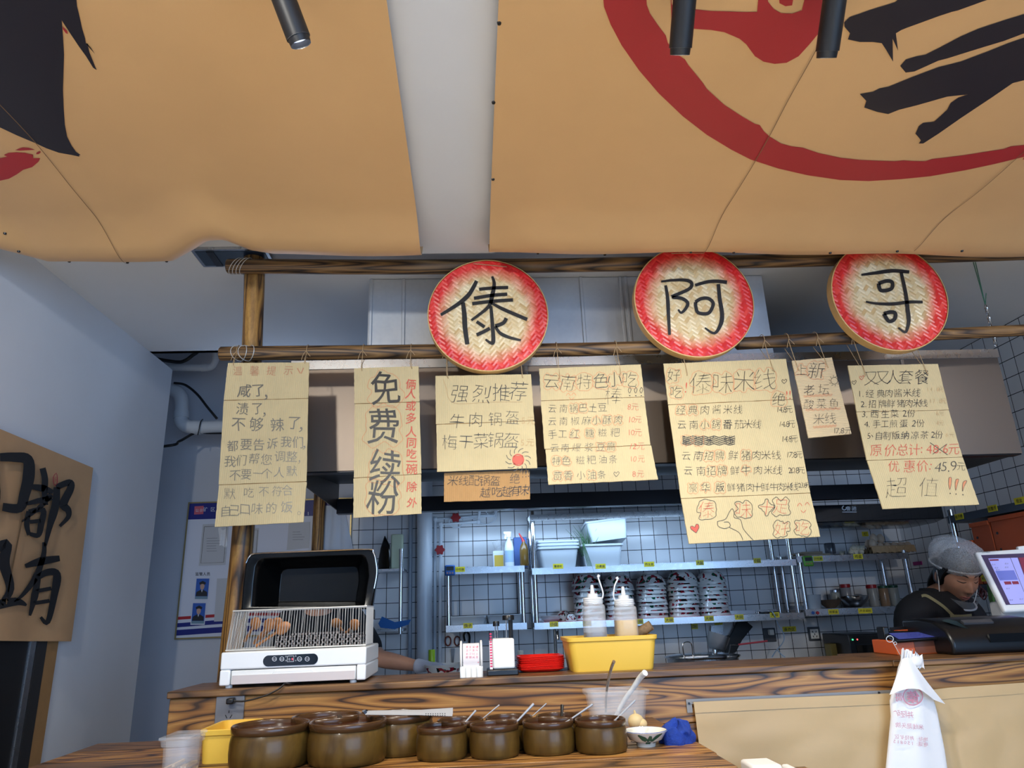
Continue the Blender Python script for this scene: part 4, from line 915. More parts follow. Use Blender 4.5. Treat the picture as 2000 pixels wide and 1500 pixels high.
bottle(1139, 1182, 1167, 2.085, 'squeeze bottle with dark sauce at the bottom, left one in the yellow basket', .56, mat('dark vinegar', (60,58,66), .2), P(1168,1130,2.085).x)
bottle(1200, 1243, 1170, 2.095, 'squeeze bottle half full of yellow oil, right one in the yellow basket', .77, mat('yellow oil', (222,176,20), .15), P(1207,1135,2.095).x)
a_, b_ = P(1272, 1221, 2.10), P(1236, 1243, 2.12)
b_ = a_+(b_-a_)*1.9
mb = MB(); mb.tube([a_, a_.lerp(b_, .3), a_.lerp(b_, .6), b_], [.0135, .0142, .013, .012], 0, 16)
tag(build('wooden_stick', mb, mat('bark wood', (132,106,76), .8, var=.35, vs=60, bump=.5, bs=120)), 'short thick wooden stick poking out of the yellow basket', 'stick')

# card payment box, printer, till
t = thing('payment_box', 'black and orange payment scanner with blue screen on the ledge', 'payment scanner', (P(1795,1262,2.2).x, 2.2, ZL))
ox0, ox1 = P(1750, 1262, 2.14).x, P(1842, 1262, 2.14).x; oz = P(1795, 1250, 2.14).z
build('orange_base', MB().box(ox0, ox1, 2.14, 2.27, ZL, oz), M_orange, t, bev=.003)
build('front_window', MB().box(ox0+.055, ox1-.008, 2.1385, 2.1398, ZL+.004, oz-.003), mat('smoked window', (120,70,50), .2), t)
sb = MB(); cs = [(1722,1236),(1822,1231),(1852,1243),(1752,1251)]
c4 = [P(1722,1233,2.26), P(1825,1229,2.26), P(1850,1244,2.12), P(1750,1251,2.12)]
dn = Vector((0,.004,-.008)); sb.hexa([c4[3]+dn, c4[2]+dn, c4[1]+dn, c4[0]+dn, c4[3], c4[2], c4[1], c4[0]]); build('screen_body', sb, M_black, t, bev=.002)
nn = (c4[2]-c4[3]).cross(c4[0]-c4[3]).normalized(); nn = nn if nn.z > 0 else -nn
fs = lambda x, y: PP(x, y, c4[3]+nn*.0012, nn)
ss = MB(); ss.add([fs(1756,1248.5), fs(1835,1243), fs(1815,1233.5), fs(1735,1236.5)], [(0,1,2,3)], 0)
text(ss, fs, '请扫码支付', (1772,1804), 1238.5, 6, 1, -.01, jit=0); text(ss, fs, '支付金额:￥0.00', (1762,1808), 1243.5, 6, 1, -.01, jit=0)
build('blue_screen', ss, [mat('blue screen', (66,74,150), .2, emit=.35), M_black], t, sm=0)
cc = P(1852, 1239, 2.19); build('scan_pad', MB().lathe([(.0005,.006),(.028,.005),(.035,.001),(.034,-.006),(.0005,-.006)], (0,0,0), 0, 32).__class__() if False else MB().lathe([(.0005,.006),(.028,.005),(.035,.001),(.034,-.006),(.0005,-.006)], cc, 0, 32, nn), M_blackgloss, t)
build('orange_strip', MB().obox(P(1795, 1230, 2.27), (.075,0,.003), (0,.01,0), (0,0,.004)), M_orange, t)
build('back_panel', MB().obox(P(1790, 1226, 2.285), (.085,0,.003), (0,.004,0), (0,0,.007)), M_black, t)
build('stand_post', MB().box(P(1722,1250,2.24).x, P(1733,1250,2.24).x, 2.22, 2.26, ZL, P(1727,1224,2.24).z), M_black, t, bev=.003)
px0_, px1_ = P(1848, 1250, 2.08).x, P(2040, 1250, 2.08).x; pzt = P(1920, 1203, 2.2).z
pr_ = thing('receipt_printer', 'black receipt printer in front of the cashier, below the till screen', 'printer', ((px0_+px1_)/2, 2.17, ZL))
mb = MB(); sec = [(2.06, ZL), (2.055, ZL+.03), (2.075, pzt-.03), (2.13, pzt-.006), (2.2, pzt), (2.285, pzt-.004), (2.29, ZL)]
mb.prism([(px0_, y, z) for y, z in sec], (px1_-px0_, 0, 0)); build('housing', mb, M_black, pr_, bev=.008, seg=3)
build('paper_slot', MB().obox((px0_+.12, 2.105, pzt-.013), (.045,0,0), (0,.006,.004), (0,-.0015,.003)), mat('slot grey', (70,70,74), .3), pr_)
build('front_recess', MB().box(px0_+.11, px0_+.22, 2.052, 2.060, ZL+.03, ZL+.052), M_blackgloss, pr_)
lv = MB().prism([(px0_+.03, 2.10, pzt-.012), (px0_+.065, 2.085, pzt-.018), (px0_+.075, 2.075, pzt-.034), (px0_+.05, 2.09, pzt-.008)], (0, .04, .006)); build('cover_lever', lv, mat('dark teal plastic', (50,66,72), .35), pr_)
# till
tc = [P(1904,1077,2.52), P(2062,1066,2.52), P(2115,1186,2.40), P(1963,1194,2.40)]
nrm = (tc[1]-tc[0]).cross(tc[3]-tc[0]).normalized(); nrm = nrm if nrm.y < 0 else -nrm
t = thing('till_screen', 'white touch screen till with purple order page facing the customer', 'till', (tc[3].x+.12, 2.5, ZL))
mb = MB(); mb.hexa([tc[3]-nrm*.022, tc[2]-nrm*.022, tc[2], tc[3], tc[0]-nrm*.022, tc[1]-nrm*.022, tc[1], tc[0]]); build('screen_housing', mb, M_whitegloss, t, bev=.008, seg=4)
ft = lambda x, y, l=.0012: PP(x, y, tc[0]+nrm*l, nrm)
def z4(pts): return [(1640+x/5.5556, 1000+y/5.5556) for x, y in pts]
def rect(mb, f, pts, m_): mb.add([f(*p) for p in z4(pts)], [(0,1,2,3)], m_)
ss = MB(); f2 = lambda x, y: ft(x, y, .0008); f3 = lambda x, y: ft(x, y, .0014)
rect(ss, f2, [(1535,468),(2300,435),(2420,985),(1805,1008)], 0)
rect(ss, f3, [(1612,505),(1850,498),(2050,995),(1850,1000)], 1); rect(ss, f3, [(1855,497),(1930,495),(2110,990),(2054,994)], 1)
rect(ss, f3, [(1940,495),(2300,480),(2400,880),(2080,900)], 3)
f4 = lambda x, y: ft(x, y, .0018)
rect(ss, f4, [(1688,640),(1890,632),(1935,735),(1738,742)], 2); rect(ss, f4, [(1780,755),(1855,752),(1868,785),(1795,788)], 3); rect(ss, f4, [(1865,752),(1935,750),(1948,782),(1880,785)], 3)
rect(ss, f4, [(1622,515),(1722,511),(1728,527),(1630,531)], 3)
for i, (x, y) in enumerate(((1660,570),(1800,560),(1690,605),(1800,600),(1705,628),(1760,725),(1815,830),(1850,955),(1960,945))): text(ss, f4, '合计', z4([(x,y),(x+22,y-1)])[0][:1] + (z4([(x+22,y)])[0][0],), 1000+y/5.5556, 3.6, 4, -.01, jit=0)
build('display', ss, [mat('screen dark', (74,62,92), .12, emit=.15), mat('screen pale', (150,152,214), .12, emit=.55), mat('screen blue', (104,114,190), .12, emit=.4), mat('screen maroon', (124,52,72), .12, emit=.35), mat('screen text', (40,36,60), .3)], t, sm=0)
lg_ = MB(); text(lg_, ft, 'Ɔ', [1919.5], 1078.3, 4.6, 0, .0, jit=0); text(lg_, ft, 'LANDI', (1923,1933), 1078, 4.4, 0, -.005, jit=0); build('maker_mark', lg_, mat('grey print', (90,92,98), .5), t, sm=0)
build('camera_bar', MB().obox(P(2012, 1069, 2.525), (.05,0,.004), (0,.008,0), (0,0,.008)), M_whitegloss, t, bev=.004)
build('stand', MB().box(tc[3].x+.06, tc[3].x+.20, 2.50, 2.56, .98, tc[3].z+.03), mat('till stand grey', (206,208,212), .4), t, bev=.01)

# hook and carrier bag
hk = thing('wire_hook', 'small wire hook with two rings sticking up from the counter edge', 'hook', P(1762,1284,1.982))
mb = MB(); fh = lambda x, y: P(x, y, 1.980)
mb.tube([fh(1738+6.8*math.cos(a), 1248+6.2*math.sin(a)) for a in [k*PI/12 for k in range(25)]], .0010, 0, 6); mb.tube([fh(1748.5+2.8*math.cos(a), 1256.5+2.8*math.sin(a)) for a in [k*PI/6 for k in range(13)]], .0008, 0, 6)
mb.tube([fh(1743,1253), fh(1762,1286)], .0009, 0, 6); build('wire', mb, M_wire, hk)
M_bag = mat('white plastic film', (232,232,234), .38, alpha=.97)
M_bagprint = mat('faded red bag print', (196,128,146), .6)
bg = thing('carrier_bag', 'white plastic carrier bag with mirrored red print, hanging from the counter edge', 'bag', P(1785,1290,1.985))
YBG = 1.945
def bagsec(l, r_, y, dep, ph=0, n=40, wob=.12):
    a_, b_ = P(l, y, YBG), P(r_, y, YBG); c_ = (a_+b_)/2; hw = (b_.x-a_.x)/2
    return [Vector((c_.x+hw*math.cos(t_)*(1+.03*math.sin(3*t_+ph)), YBG+.012+dep*math.sin(t_)*(1+wob*math.sin(5*t_+ph)), c_.z+.004*math.sin(2*t_+ph))) for t_ in [2*PI*k/n for k in range(n)]]
mb = MB(); mb.rings([bagsec(*s) for s in ((1764,1782,1290,.010,0),(1760,1788,1304,.012,1),(1756,1798,1322,.014,2),(1748,1818,1345,.016,2.4),(1742,1828,1370,.018,2.6),(1744,1836,1400,.018,2.8),(1741,1842,1430,.018,3),(1737,1850,1470,.018,3),(1733,1856,1510,.018,3.1),(1728,1862,1580,.016,3.1),(1730,1860,1640,.006,3.2))], 0)
fb = lambda x, y: P(x, y, YBG-.0105)
mb2 = MB()
build('bag_body', mb, M_bag, bg, sm=70)
def fbg(x, y):
    return P(x, y, YBG-.012)
pm = MB()
stroke(pm, fbg, [(1783+19*math.cos(a), 1360+17*math.sin(a)) for a in [k*PI/10 for k in range(20)]], 2.2, 0, True, 2); text(pm, fbg, '傣', [1783], 1361, 25, 0, .012, rt=(-1,.05)); text(pm, fbg, '哥', [1756], 1362, 18, 0, .0, rt=(-1,.05))
text(pm, fbg, '井陉矿', [1778,1765,1752], [1396,1395,1393], 14, 0, -.005, rt=(-1,.04)); text(pm, fbg, '米线是头牌', [1799,1788,1776,1765,1754], [1420,1419,1418,1417,1416], 11, 0, -.005, rt=(-1,.04))
text(pm, fbg, '地址:井陉矿区', [1808,1798,1791,1781,1771,1761,1751], [1444,1443,1443,1442,1441,1440,1439], 9, 0, -.005, rt=(-1,.04)); text(pm, fbg, '电话:150815', [1808,1798,1791,1782,1775,1768,1761,1754,1747], [1454,1453,1453,1452,1451,1450,1450,1449,1448], 9.5, 0, -.005, rt=(-1,.04))
build('printed_text', pm, M_bagprint, bg, sm=0)
# the bag mouth: a flap folded open over the front
fl = MB(); N = 24
def flap(u, v):
    top = (1762+20*u, 1288-4*math.sin(u*PI)); bx = 1738+108*u; by = 1357-12*math.sin(min(1, u*1.25)*PI)+20*max(0, u-.55)*2.0
    x = top[0]+(bx-top[0])*v**1.15; y = top[1]+(by-top[1])*v
    return P(x, y, YBG-.012-.020*math.sin(u*PI)*v+.018*u*v*0)
fl.grid(lambda u, v: flap(u, v), N, 14); fl.grid(lambda u, v: flap(u, v)+Vector((0,.0015,0)), N, 14); build('open_flap', fl, M_bag, bg, sm=70)
kn = MB()
for k in range(7):
    a_ = -.3+k*.28; c_ = P(1764+k*5.2, 1284+k*2.0, YBG-.006+.003*(k%2)); kn.grid(lambda u, v: c_+Vector(((u-.5)*.020+.010*v*math.cos(a_), -.004*math.sin(u*9+k)-.006*v*(k%2), .022*v*math.sin(1.1+.25*math.sin(u*7+k))-.012*(1-v)+.003*math.sin(u*11+k*2))), 8, 6)
c_ = P(1790, 1291, YBG-.008); kn.ell(c_, (.017, .007, .013), 0, 16, 8)
build('gathered_top', kn, M_bag, bg, sm=70)

# ---------------------------------------------------------------- on the serving table
def jar(px0, px1, rimy, zr, label, group, Y=None, cont=True):
    cx = (px0+px1)/2; c_ = PZ(cx, rimy, zr); Yc = c_.y if Y is None else Y
    ax = (c_-CAM).dot(Fw); R = (px1-px0)/2*ax/FPX; h = zr-ZT
    t = thing('glazed_jar', label, 'jar', (c_.x, Yc, ZT), group)
    k = h
    prof = [(R*.90, 0), (R*.96, k*.03), (R*1.0, k*.12), (R*1.02, k*.35), (R*1.01, k*.6), (R*.98, k*.74), (R*.955, k*.80)]
    lipo = [(R*.955, k*.801), (R*.985, k*.82), (R*1.0, k*.90), (R*1.0, k*.97), (R*.975, k), (R*.945, k*.995), (R*.925, k*.95), (R*.91, k*.80)]
    b_ = MB(); b_.lathe(prof, (c_.x, Yc, ZT), 0, 48, cap0=True); b_.lathe([(R*.885, k*.8), (R*.92, k*.6), (R*.9, k*.1)], (c_.x, Yc, ZT), 0, 48); build('body', b_, M_jar, t, sm=60)
    l_ = MB(); l_.lathe(lipo, (c_.x, Yc, ZT), 0, 48); build('rim', l_, M_jarrim, t, sm=60)
    s_ = MB(); s_.lathe([(.0005, k*.885), (R*.92, k*.88), (R*.92, k*.85)], (c_.x, Yc, ZT), 0, 32); build('contents', s_, M_sauce, t)
    return (c_.x, Yc, R)
zbig = P(780, 1391, 1.66).z; zsm = P(863, 1416, 1.575).z
GB, GS = 'large glazed jars on the serving table', 'small glazed jars on the serving table'
jar(571, 706, 1396, zbig, 'large brown jar mostly hidden behind the two front large jars', GB)
jar(716, 846, 1391, zbig, 'large brown jar with steel tongs lying across its rim', GB)
jar(456, 604, 1412, zbig, 'large brown jar beside the yellow box, with no handle in it', GB)
jar(606, 755, 1405, zbig, 'large front brown jar with a stubby dark handle standing inside it', GB)
jar(854, 944, 1404, zsm, 'small brown jar in the back row, nearest to the jar with tongs', GS)
jar(948, 1040, 1399, zsm, 'small brown jar in the middle of the back row', GS)
jar(1046, 1136, 1396, zsm, 'small brown jar in the back row with a black upright handle', GS)
jar(814, 912, 1416, zsm, 'small brown jar at the left end of the front row, next to the large jar', GS)
jar(917, 1013, 1412, zsm, 'small brown jar second from the left in the front row', GS)
jar(1020, 1120, 1405.5, zsm, 'small brown jar third from the left in the front row', GS)
jar(1122, 1221, 1403, zsm, 'small brown jar at the right end of the front row, beside the white bowl', GS)
def handle(a, b, za, zb_, r, label, m_=None, name='jar_spoon'):
    p0, p1 = PZ(*a, za), None
    p1 = P(b[0], b[1], p0.y+.02)
    d_ = (p0-p1).normalized(); mb = MB(); mb.tube([p1, p1.lerp(p0, .5), p0, p0+d_*.02], [r*1.25, r, r*.9, r*1.6], 0, 8)
    return tag(build(name, mb, m_ or M_satin), label, 'spoon', 'spoons standing in the jars')
zi = zsm-.006
handle((904,1416), (929,1388), zi, 0, .0018, 'thin steel spoon handle leaning in the leftmost small front jar')
handle((1008,1411), (1042,1375), zi, 0, .0023, 'steel spoon handle slanting from the second small front jar')
handle((942,1404), (975,1377), zi, 0, .0013, 'thin steel spoon handle in the left back small jar')
handle((1036,1402), (1067,1374), zi, 0, .0011, 'very thin steel handle in the middle back small jar')
handle((1097,1401), (1098,1378), zi, 0, .0032, 'short black upright ladle handle in the right back small jar', M_black)
handle((1110,1408), (1157,1376), zi, 0, .0020, 'steel spoon handle slanting from the third small front jar')
handle((1203,1405), (1240,1368), zi, 0, .0020, 'steel spoon handle slanting from the rightmost small front jar, before the clear bin')
handle((664,1409), (663,1399), zbig-.008, 0, .0040, 'stubby dark handle standing in the front large jar', mat('dark wood handle', (60,48,40), .5))
# tongs across the large jar
a_, b_ = P(715, 1380.5, 1.60), P(884, 1380, 1.62); t = thing('steel_tongs', 'steel serving tongs with perforated tips lying across a large jar', 'tongs', (a_+b_)/2+Vector((0,0,-.01)))
dz_ = (zbig+.0045)-a_.z
for e in (-1, 1):
    mb = MB(); N = 24; sh = Vector((0, e*.010, e*.002))
    ra, rb_ = [], []
    for i in range(N+1):
        u = i/N; p = a_.lerp(b_, u)+Vector((0,0,dz_-.0)); w_ = .006+(.006*max(0, u-.62)/.38)
        spread = e*(.006+.010*math.sin(u*PI*.6))
        ra.append(p+Vector((0, spread+w_*.6, .004+w_*.55))); rb_.append(p+Vector((0, spread-w_*.6, .004-w_*.35)))
    mb.add(ra+rb_, [(i, i+1, N+2+i, N+1+i) for i in range(N)]); mb.add([p+Vector((0,.0008,-.0006)) for p in ra+rb_], [(i, i+1, N+2+i, N+1+i) for i in range(N)])
    build('arm', mb, M_satin, t, sm=60)
mb = MB(); mb.tube([a_+Vector((.0, -.008, dz_+.006)), a_+Vector((-.005, 0, dz_+.006)), a_+Vector((0, .010, dz_+.006))], .0035, 0, 10); build('spring_end', mb, M_chrome, t)
ho = MB()
for i in range(9):
    for j in range(2):
        p = P(832+i*4.6, 1378+j*3.5-i*.05, 1.592); p.z += dz_*1.0; ho.lathe([(.0004,-.0004),(.0011,-.0004),(.0011,.0004)], p, 0, 8, (0,1,.6))
build('perforations', ho, mat('dark hole', (60,60,62), .6), t)
# clear ladle bin
yb_ = 1.84; x0_, x1_ = P(1152, 1352, yb_).x, P(1266, 1350, yb_).x; zt_ = P(1208, 1350, yb_).z
tub('clear_bin', x0_, x1_, yb_, yb_+.105, ZT, zt_, .010, .008, M_clear, 'clear plastic bin holding two ladle handles behind the small jars', 'bin', lip=.006)
def ladle(pts, Y, r, label, m_):
    q_ = smooth([P(x, y, Y+.02*i) for i, (x, y) in enumerate(pts)], 5); mb = MB().tube(q_, [r*(1.25-.45*i/(len(q_)-1)) for i in range(len(q_))], 0, 10)
    return tag(build('ladle', mb, m_), label, 'ladle', 'ladles in the clear bin')
ladle([(1199,1292),(1194,1305),(1188,1330),(1184,1360),(1183,1410)], 1.87, .0035, 'curved steel ladle handle standing upright in the clear bin', M_chrome)
ladle([(1260,1314),(1250,1324),(1236,1345),(1218,1370),(1200,1405)], 1.87, .0062, 'white speckled ladle handle leaning in the clear bin', mat('white marbled plastic', (222,224,224), .3, var=.15, vs=80))
gl = MB(); c_ = Vector((P(1243,1420,1.80).x, 1.80, ZT+.017)); gl.ell(c_, (.019,.018,.017), 0, 14, 8); gl.ell(c_+Vector((.012,-.006,-.005)), (.013,.012,.012), 0, 12, 8); gl.tube([c_+Vector((0,0,.014)), c_+Vector((-.002,0,.024))], [.004,.002]); tag(build('garlic_bulb', gl, mat('garlic skin', (214,190,140), .6, var=.1)), 'pale garlic bulb between the clear bin and the white bowl', 'garlic')
# white bowl and blue cloth
cb_ = PZ(1269, 1462, ZT); Rb = 44*((cb_-CAM).dot(Fw))/FPX; bc = Vector((cb_.x, cb_.y+.03, ZT))
t = thing('soup_bowl', 'white bowl painted with a green sprig beside the blue cloth', 'bowl', bc)
hb = P(1269, 1426, bc.y).z-ZT
bprof = [(Rb*.42, 0), (Rb*.44, .006), (Rb*.50, .009), (Rb*.74, hb*.45), (Rb*.93, hb*.9), (Rb*1.0, hb), (Rb*.97, hb+.001), (Rb*.88, hb*.85), (Rb*.66, hb*.4), (Rb*.4, .014), (.0005, .012)]
mb = MB(); mb.lathe(bprof, bc, 0, 48, cap0=True); build('bowl_body', mb, mat('cream porcelain', (226,222,208), .15, coat=.3), t, sm=60)
def fbw(x, y):
    p = P(x, y, bc.y-Rb*.9); 
    z = p.z-ZT; r = None
    for (r0_, z0_), (r1_, z1_) in zip(bprof[1:], bprof[2:6]):
        if z0_ <= z <= z1_: r = r0_+(r1_-r0_)*(z-z0_)/(z1_-z0_)
    r = (r or Rb*.5)+.0008; dx = p.x-bc.x; return Vector((p.x, bc.y-math.sqrt(max(1e-6, r*r-dx*dx)), p.z))
pt_ = MB()
stroke(pt_, fbw, [(1270,1457),(1270,1448),(1271,1438)], (9,10,5), 0); stroke(pt_, fbw, [(1268,1450),(1258,1444),(1247,1437)], (5,9,2), 0); stroke(pt_, fbw, [(1274,1449),(1284,1440),(1295,1434)], (4,7,2), 0)
stroke(pt_, fbw, [(1240,1455),(1247,1456),(1252,1455)], 1.3, 1); stroke(pt_, fbw, [(1281,1455),(1288,1453),(1294,1455)], 1.5, 1)
build('painted_sprig', pt_, [mat('green glaze', (44,84,62), .2), mat('dark glaze', (50,56,60), .2)], t, sm=0)
rb2 = MB().lathe([(Rb*.995, hb+.0005), (Rb*.97, hb+.0016)], bc, 0, 48); build('blue_rim_line', rb2, mat('blue glaze', (84,98,150), .2), t)
cc_ = PZ(1330, 1456, ZT); mb = MB(); N, Mv = 48, 18; rings_ = []
for j in range(Mv+1):
    v = j/Mv; ring = []
    for i in range(N):
        a_ = 2*PI*i/N; r_ = (.034*(math.cos(v*PI/2)**.6))*(1+.12*math.sin(3*a_+1)+.07*math.sin(7*a_+v*4))
        p_ = Vector((cc_.x+r_*math.cos(a_)*1.05+.004*v, cc_.y+.032+r_*.9*math.sin(a_), ZT+.034*math.sin(v*PI/2)*(1+.22*math.sin(2*a_+2)*v+.10*math.sin(5*a_)))); n_v = noise.noise_vector(p_*55)*.008*min(1, v*3); n_v.z = abs(n_v.z) if v < .3 else n_v.z; ring.append(p_+n_v)
    rings_.append(ring)
mb.rings(rings_, 0); tag(build('cleaning_cloth', mb, mat('royal blue cloth', (24,56,140), .95, var=.2, vs=120, bump=.6, bs=400), sm=70), 'crumpled royal blue cloth at the end of the serving table', 'cloth')
# disposable chopstick box and yellow box at the left
zc_ = 1.152
fl_, fr_, br_, bl_ = PZ(313,1448,zc_), PZ(362,1449,zc_), PZ(384,1432,zc_), PZ(352,1431,zc_)
x0_, x1_, y0_, y1_ = fl_.x, fr_.x, fl_.y, br_.y
t = thing('chopstick_box', 'clear lidded plastic box of pale disposable chopsticks at the left table end', 'box', ((x0_+x1_)/2, (y0_+y1_)/2, ZT))
tub('box_body', x0_, x1_, y0_, y1_, ZT, zc_, .002, .004, M_clear, parent=t)
build('box_lid', MB().box(x0_-.003, x1_+.003, y0_-.003, y1_+.003, zc_+.0005, zc_+.006), M_clear, t, bev=.002)
M_ps = mat('pale wood', (214,182,136), .6, var=.1, vs=60); s0 = None; rnd = random.Random(5)
for k in range(26):
    loc = (x0_+.008+rnd.random()*(x1_-x0_-.016), y0_+.012+rnd.random()*.01, ZT+.008+.0042*(k//5)); rz = rnd.uniform(-.03, .03)
    if s0 is None:
        q = MB(); q.box(-.0022, .0022, 0, (y1_-y0_)-.03, -.002, .002); s0 = tag(build('disposable_chopstick', q, M_ps, loc=(0,0,0)), 'pale wooden chopstick lying inside the clear lidded box', 'chopstick', 'disposable chopsticks in the clear box'); s0.location = loc
    else: dup(s0, loc, rot=(0, 0, rz))
p0, p1 = PZ(385, 1494, ZT), PZ(452, 1494, ZT); zy = P(386, 1427, p0.y).z
tub('yellow_box', p0.x, p1.x+.012, p0.y, p0.y+.15, ZT, zy, .003, .003, M_yellow, 'yellow open plastic box standing left of the large jars, below the socket', 'box')
# napkins on a side stand
sd = thing('side_stand', 'low wooden stand at the end of the serving table', 'stand', (.62, 1.66, 0))
build('stand_top', MB().box(.475, .80, 1.50, 1.90, .945, .965), M_plank, sd); build('stand_body', MB().box(.49, .785, 1.52, 1.88, 0, .944), M_plank, sd)
pa, pb = P(1444, 1482, 1.655), P(1500, 1479, 1.655)
tag(build('napkin_pack', MB().box(pa.x, pb.x, 1.58, 1.655, .9655, pa.z), mat('white paper', (236,234,230), .8), bev=.006), 'white pack of paper napkins below the vinyl skirt, the taller one', 'napkins')
pc, pd = P(1504, 1493, 1.60), P(1530, 1491, 1.60)
tag(build('napkin_pack', MB().box(pb.x+.004, pd.x+.01, 1.54, 1.60, .9655, pc.z), mat('white paper', (236,234,230), .8), bev=.004), 'low white pack of paper napkins, right of the taller pack', 'napkins')
# ---------------------------------------------------------------- kitchen: hood, duct, pipes
YD = PZ(718, 545, ZC).y
YH = YD-.03
hzb = (P(1572, 899, YH).z+P(1996, 882, YH).z)/2; hzt = (P(1300, 700, YH).z+P(1965, 680, YH).z)/2
hx0, hx1 = P(560, 900, YH).x, P(1996, 882, YH).x
YHB = min(4.15, PZ(1100, 985, hzb).y)
hd = thing('range_hood', 'wide stainless steel range hood hanging behind the cardboard signs', 'range hood', ((hx0+hx1)/2, 3.6, hzb))
mb = MB(); mb.box(hx0, hx1, YH, YH+.004, hzb, hzt); mb.box(hx0, hx1, YH, YHB, hzt, hzt+.004); mb.box(hx0, hx0+.004, YH+.004, YHB, hzb, hzt); mb.box(hx1-.004, hx1, YH+.004, YHB, hzb, hzt)
build('hood_shell', mb, M_hood, hd)
tr = MB(); tr.box(hx0-.004, hx1+.004, YH-.006, YH-.0005, hzt-.030, hzt+.004); build('top_trim', tr, M_shelf, hd)
gu = MB(); gu.box(hx0, hx1, YH+.005, YH+.05, hzb-.004, hzb+.03); gu.box(hx0+.005, hx1-.005, YHB-.05, YHB-.002, hzb-.02, hzb+.05); build('grease_gutter', gu, mat('dark steel', (44,44,48), .35, .8), hd)
cv = MB(); cv.hexa([(hx0+.006,YH+.055,hzb+.03),(hx1-.006,YH+.055,hzb+.03),(hx1-.006,YHB-.055,hzb+.12),(hx0+.006,YHB-.055,hzb+.12),(hx0+.006,YH+.055,hzb+.036),(hx1-.006,YH+.055,hzb+.036),(hx1-.006,YHB-.055,hzb+.126),(hx0+.006,YHB-.055,hzb+.126)]); build('filter_panel', cv, mat('dark filter metal', (26,26,28), .45, .5), hd)  # filter panel in one near-black metal
for x in (hx0+.25, hx0+.85, hx0+1.6, hx0+2.3):
    build('seam_strip', MB().box(x, x+.012, YH-.0025, YH-.0003, hzb, hzt-.031), M_shelf, hd)
# deep dark extractor box under the hood, right side
ex0, ex1 = P(1590, 1000, 3.62).x, P(1842, 1000, 3.62).x; ez0 = P(1700, 1022, 3.62).z
eb = thing('extractor_box', 'black glossy extractor box with a silver logo below the hood', 'extractor', ((ex0+ex1)/2, 3.8, ez0))
build('box_body', MB().prism([(ex0, 3.62, ez0+.10), (ex0, 3.62, ez0+.012), (ex0, 3.70, ez0), (ex0, 3.97, ez0), (ex0, 3.97, ez0+.10)], (ex1-ex0, 0, 0)), mat('black enamel', (16,20,26), .15, coat=.4), eb, bev=.004)
lm = MB(); fl2 = lambda x, y: P(x, y, 3.6185); text(lm, fl2, '鲁驰', [1657,1668], 993, 9.5, 0, .008, jit=0); stroke(lm, fl2, [(1649+4*math.cos(a), 992+4*math.sin(a)) for a in [k*PI/5-.5 for k in range(9)]], 1.8, 0); stroke(lm, fl2, [(1645,1000),(1673,1000)], 1.4, 0, n=1)
build('logo', lm, mat('silver print', (214,216,220), .3), eb, sm=0)
# galvanised duct
dx0, dx1 = P(719, 620, YD).x, P(1500, 620, YD).x; dzb, dzt = hzt+.006, ZC-.003
du = thing('exhaust_duct', 'galvanised steel exhaust duct box lying on top of the hood', 'duct', ((dx0+dx1)/2, YD+.4, dzb))
mb = MB(); mb.box(dx0, dx1, YD, YD+.75, dzb, dzt); build('duct_body', mb, M_galv, du)
for px_ in (724, 788, 1139, 1217, 1228, 1318):
    x = P(px_, 620, YD).x; build('folded_seam', MB().box(x-.006, x+.006, YD-.008, YD-.0003, dzb, dzt), M_galv, du, bev=.002)
# chain and green strap
xch = P(1947, 690, YH+.25)
sc = thing('hood_chain', 'steel chain on a green strap holding up the right end of the hood', 'chain', (xch.x, xch.y, hzt+.004))
A_ = PZ(1903, 512, ZC-.002); C_ = P(1946, 680, A_.y+.03); C_.z = hzt+.006; B_ = A_.lerp(C_, .52)
gm = MB()
for e in (-1, 1): gm.tube([A_+Vector((e*.004,0,0)), A_.lerp(B_, .5)+Vector((e*.002,0,0)), B_], .0018, 0, 6)
gm.tube(smooth([B_, B_+Vector((.006,0,.02)), B_+Vector((.016,0,.05))], 4), .0018, 0, 6); build('green_strap', gm, mat('green strap', (64,110,84), .5), sc)
L_ = (C_-B_).length; nl = max(3, int(L_/.020)); ch_ = MB()
for k in range(nl):
    c_ = B_.lerp(C_, (k+.5)/nl); d_ = (C_-B_).normalized(); sd_ = d_.cross(Vector((0,1,0)) if k % 2 else Vector((1,.2,0))).normalized()
    ch_.tube([c_+d_*.012*math.cos(a)+sd_*.005*math.sin(a) for a in [2*PI*j/12 for j in range(13)]], .0018, 0, 6, False)
build('chain_links', ch_, M_chrome, sc)
# waste pipes above the recess
M_pvc = mat('grey white pvc pipe', (196,200,206), .4)
def pipe(label, pts, r, name='drain_pipe', m_=None, rings_=(), group=None, cat='pipe', n=6):
    t_pts = smooth([P(*p) for p in pts], n); mb = MB().tube(t_pts, r, 0, 20)
    for k, L in rings_: 
        c_ = t_pts[min(k*n, len(t_pts)-1)]; d_ = (t_pts[min(k*n+1, len(t_pts)-1)]-t_pts[max(k*n-1, 0)]).normalized(); mb.lathe([(r*1.0,-L),(r*1.12,-L),(r*1.12,L),(r*1.0,L)], c_, 0, 24, d_)
    return tag(build(name, mb, m_ or M_pvc, sm=50), label, cat, group)
pipe('thick grey waste pipe bending down and running right behind the leftmost sign', [(322,755,4.0),(345,765,4.0),(354,780,4.0),(354,810,4.0),(354,822,4.0),(364,832,4.0),(385,835,4.0),(410,834,4.0),(470,832,4.0),(540,830,4.0)], .037, rings_=((3,.02),(6,.025)))
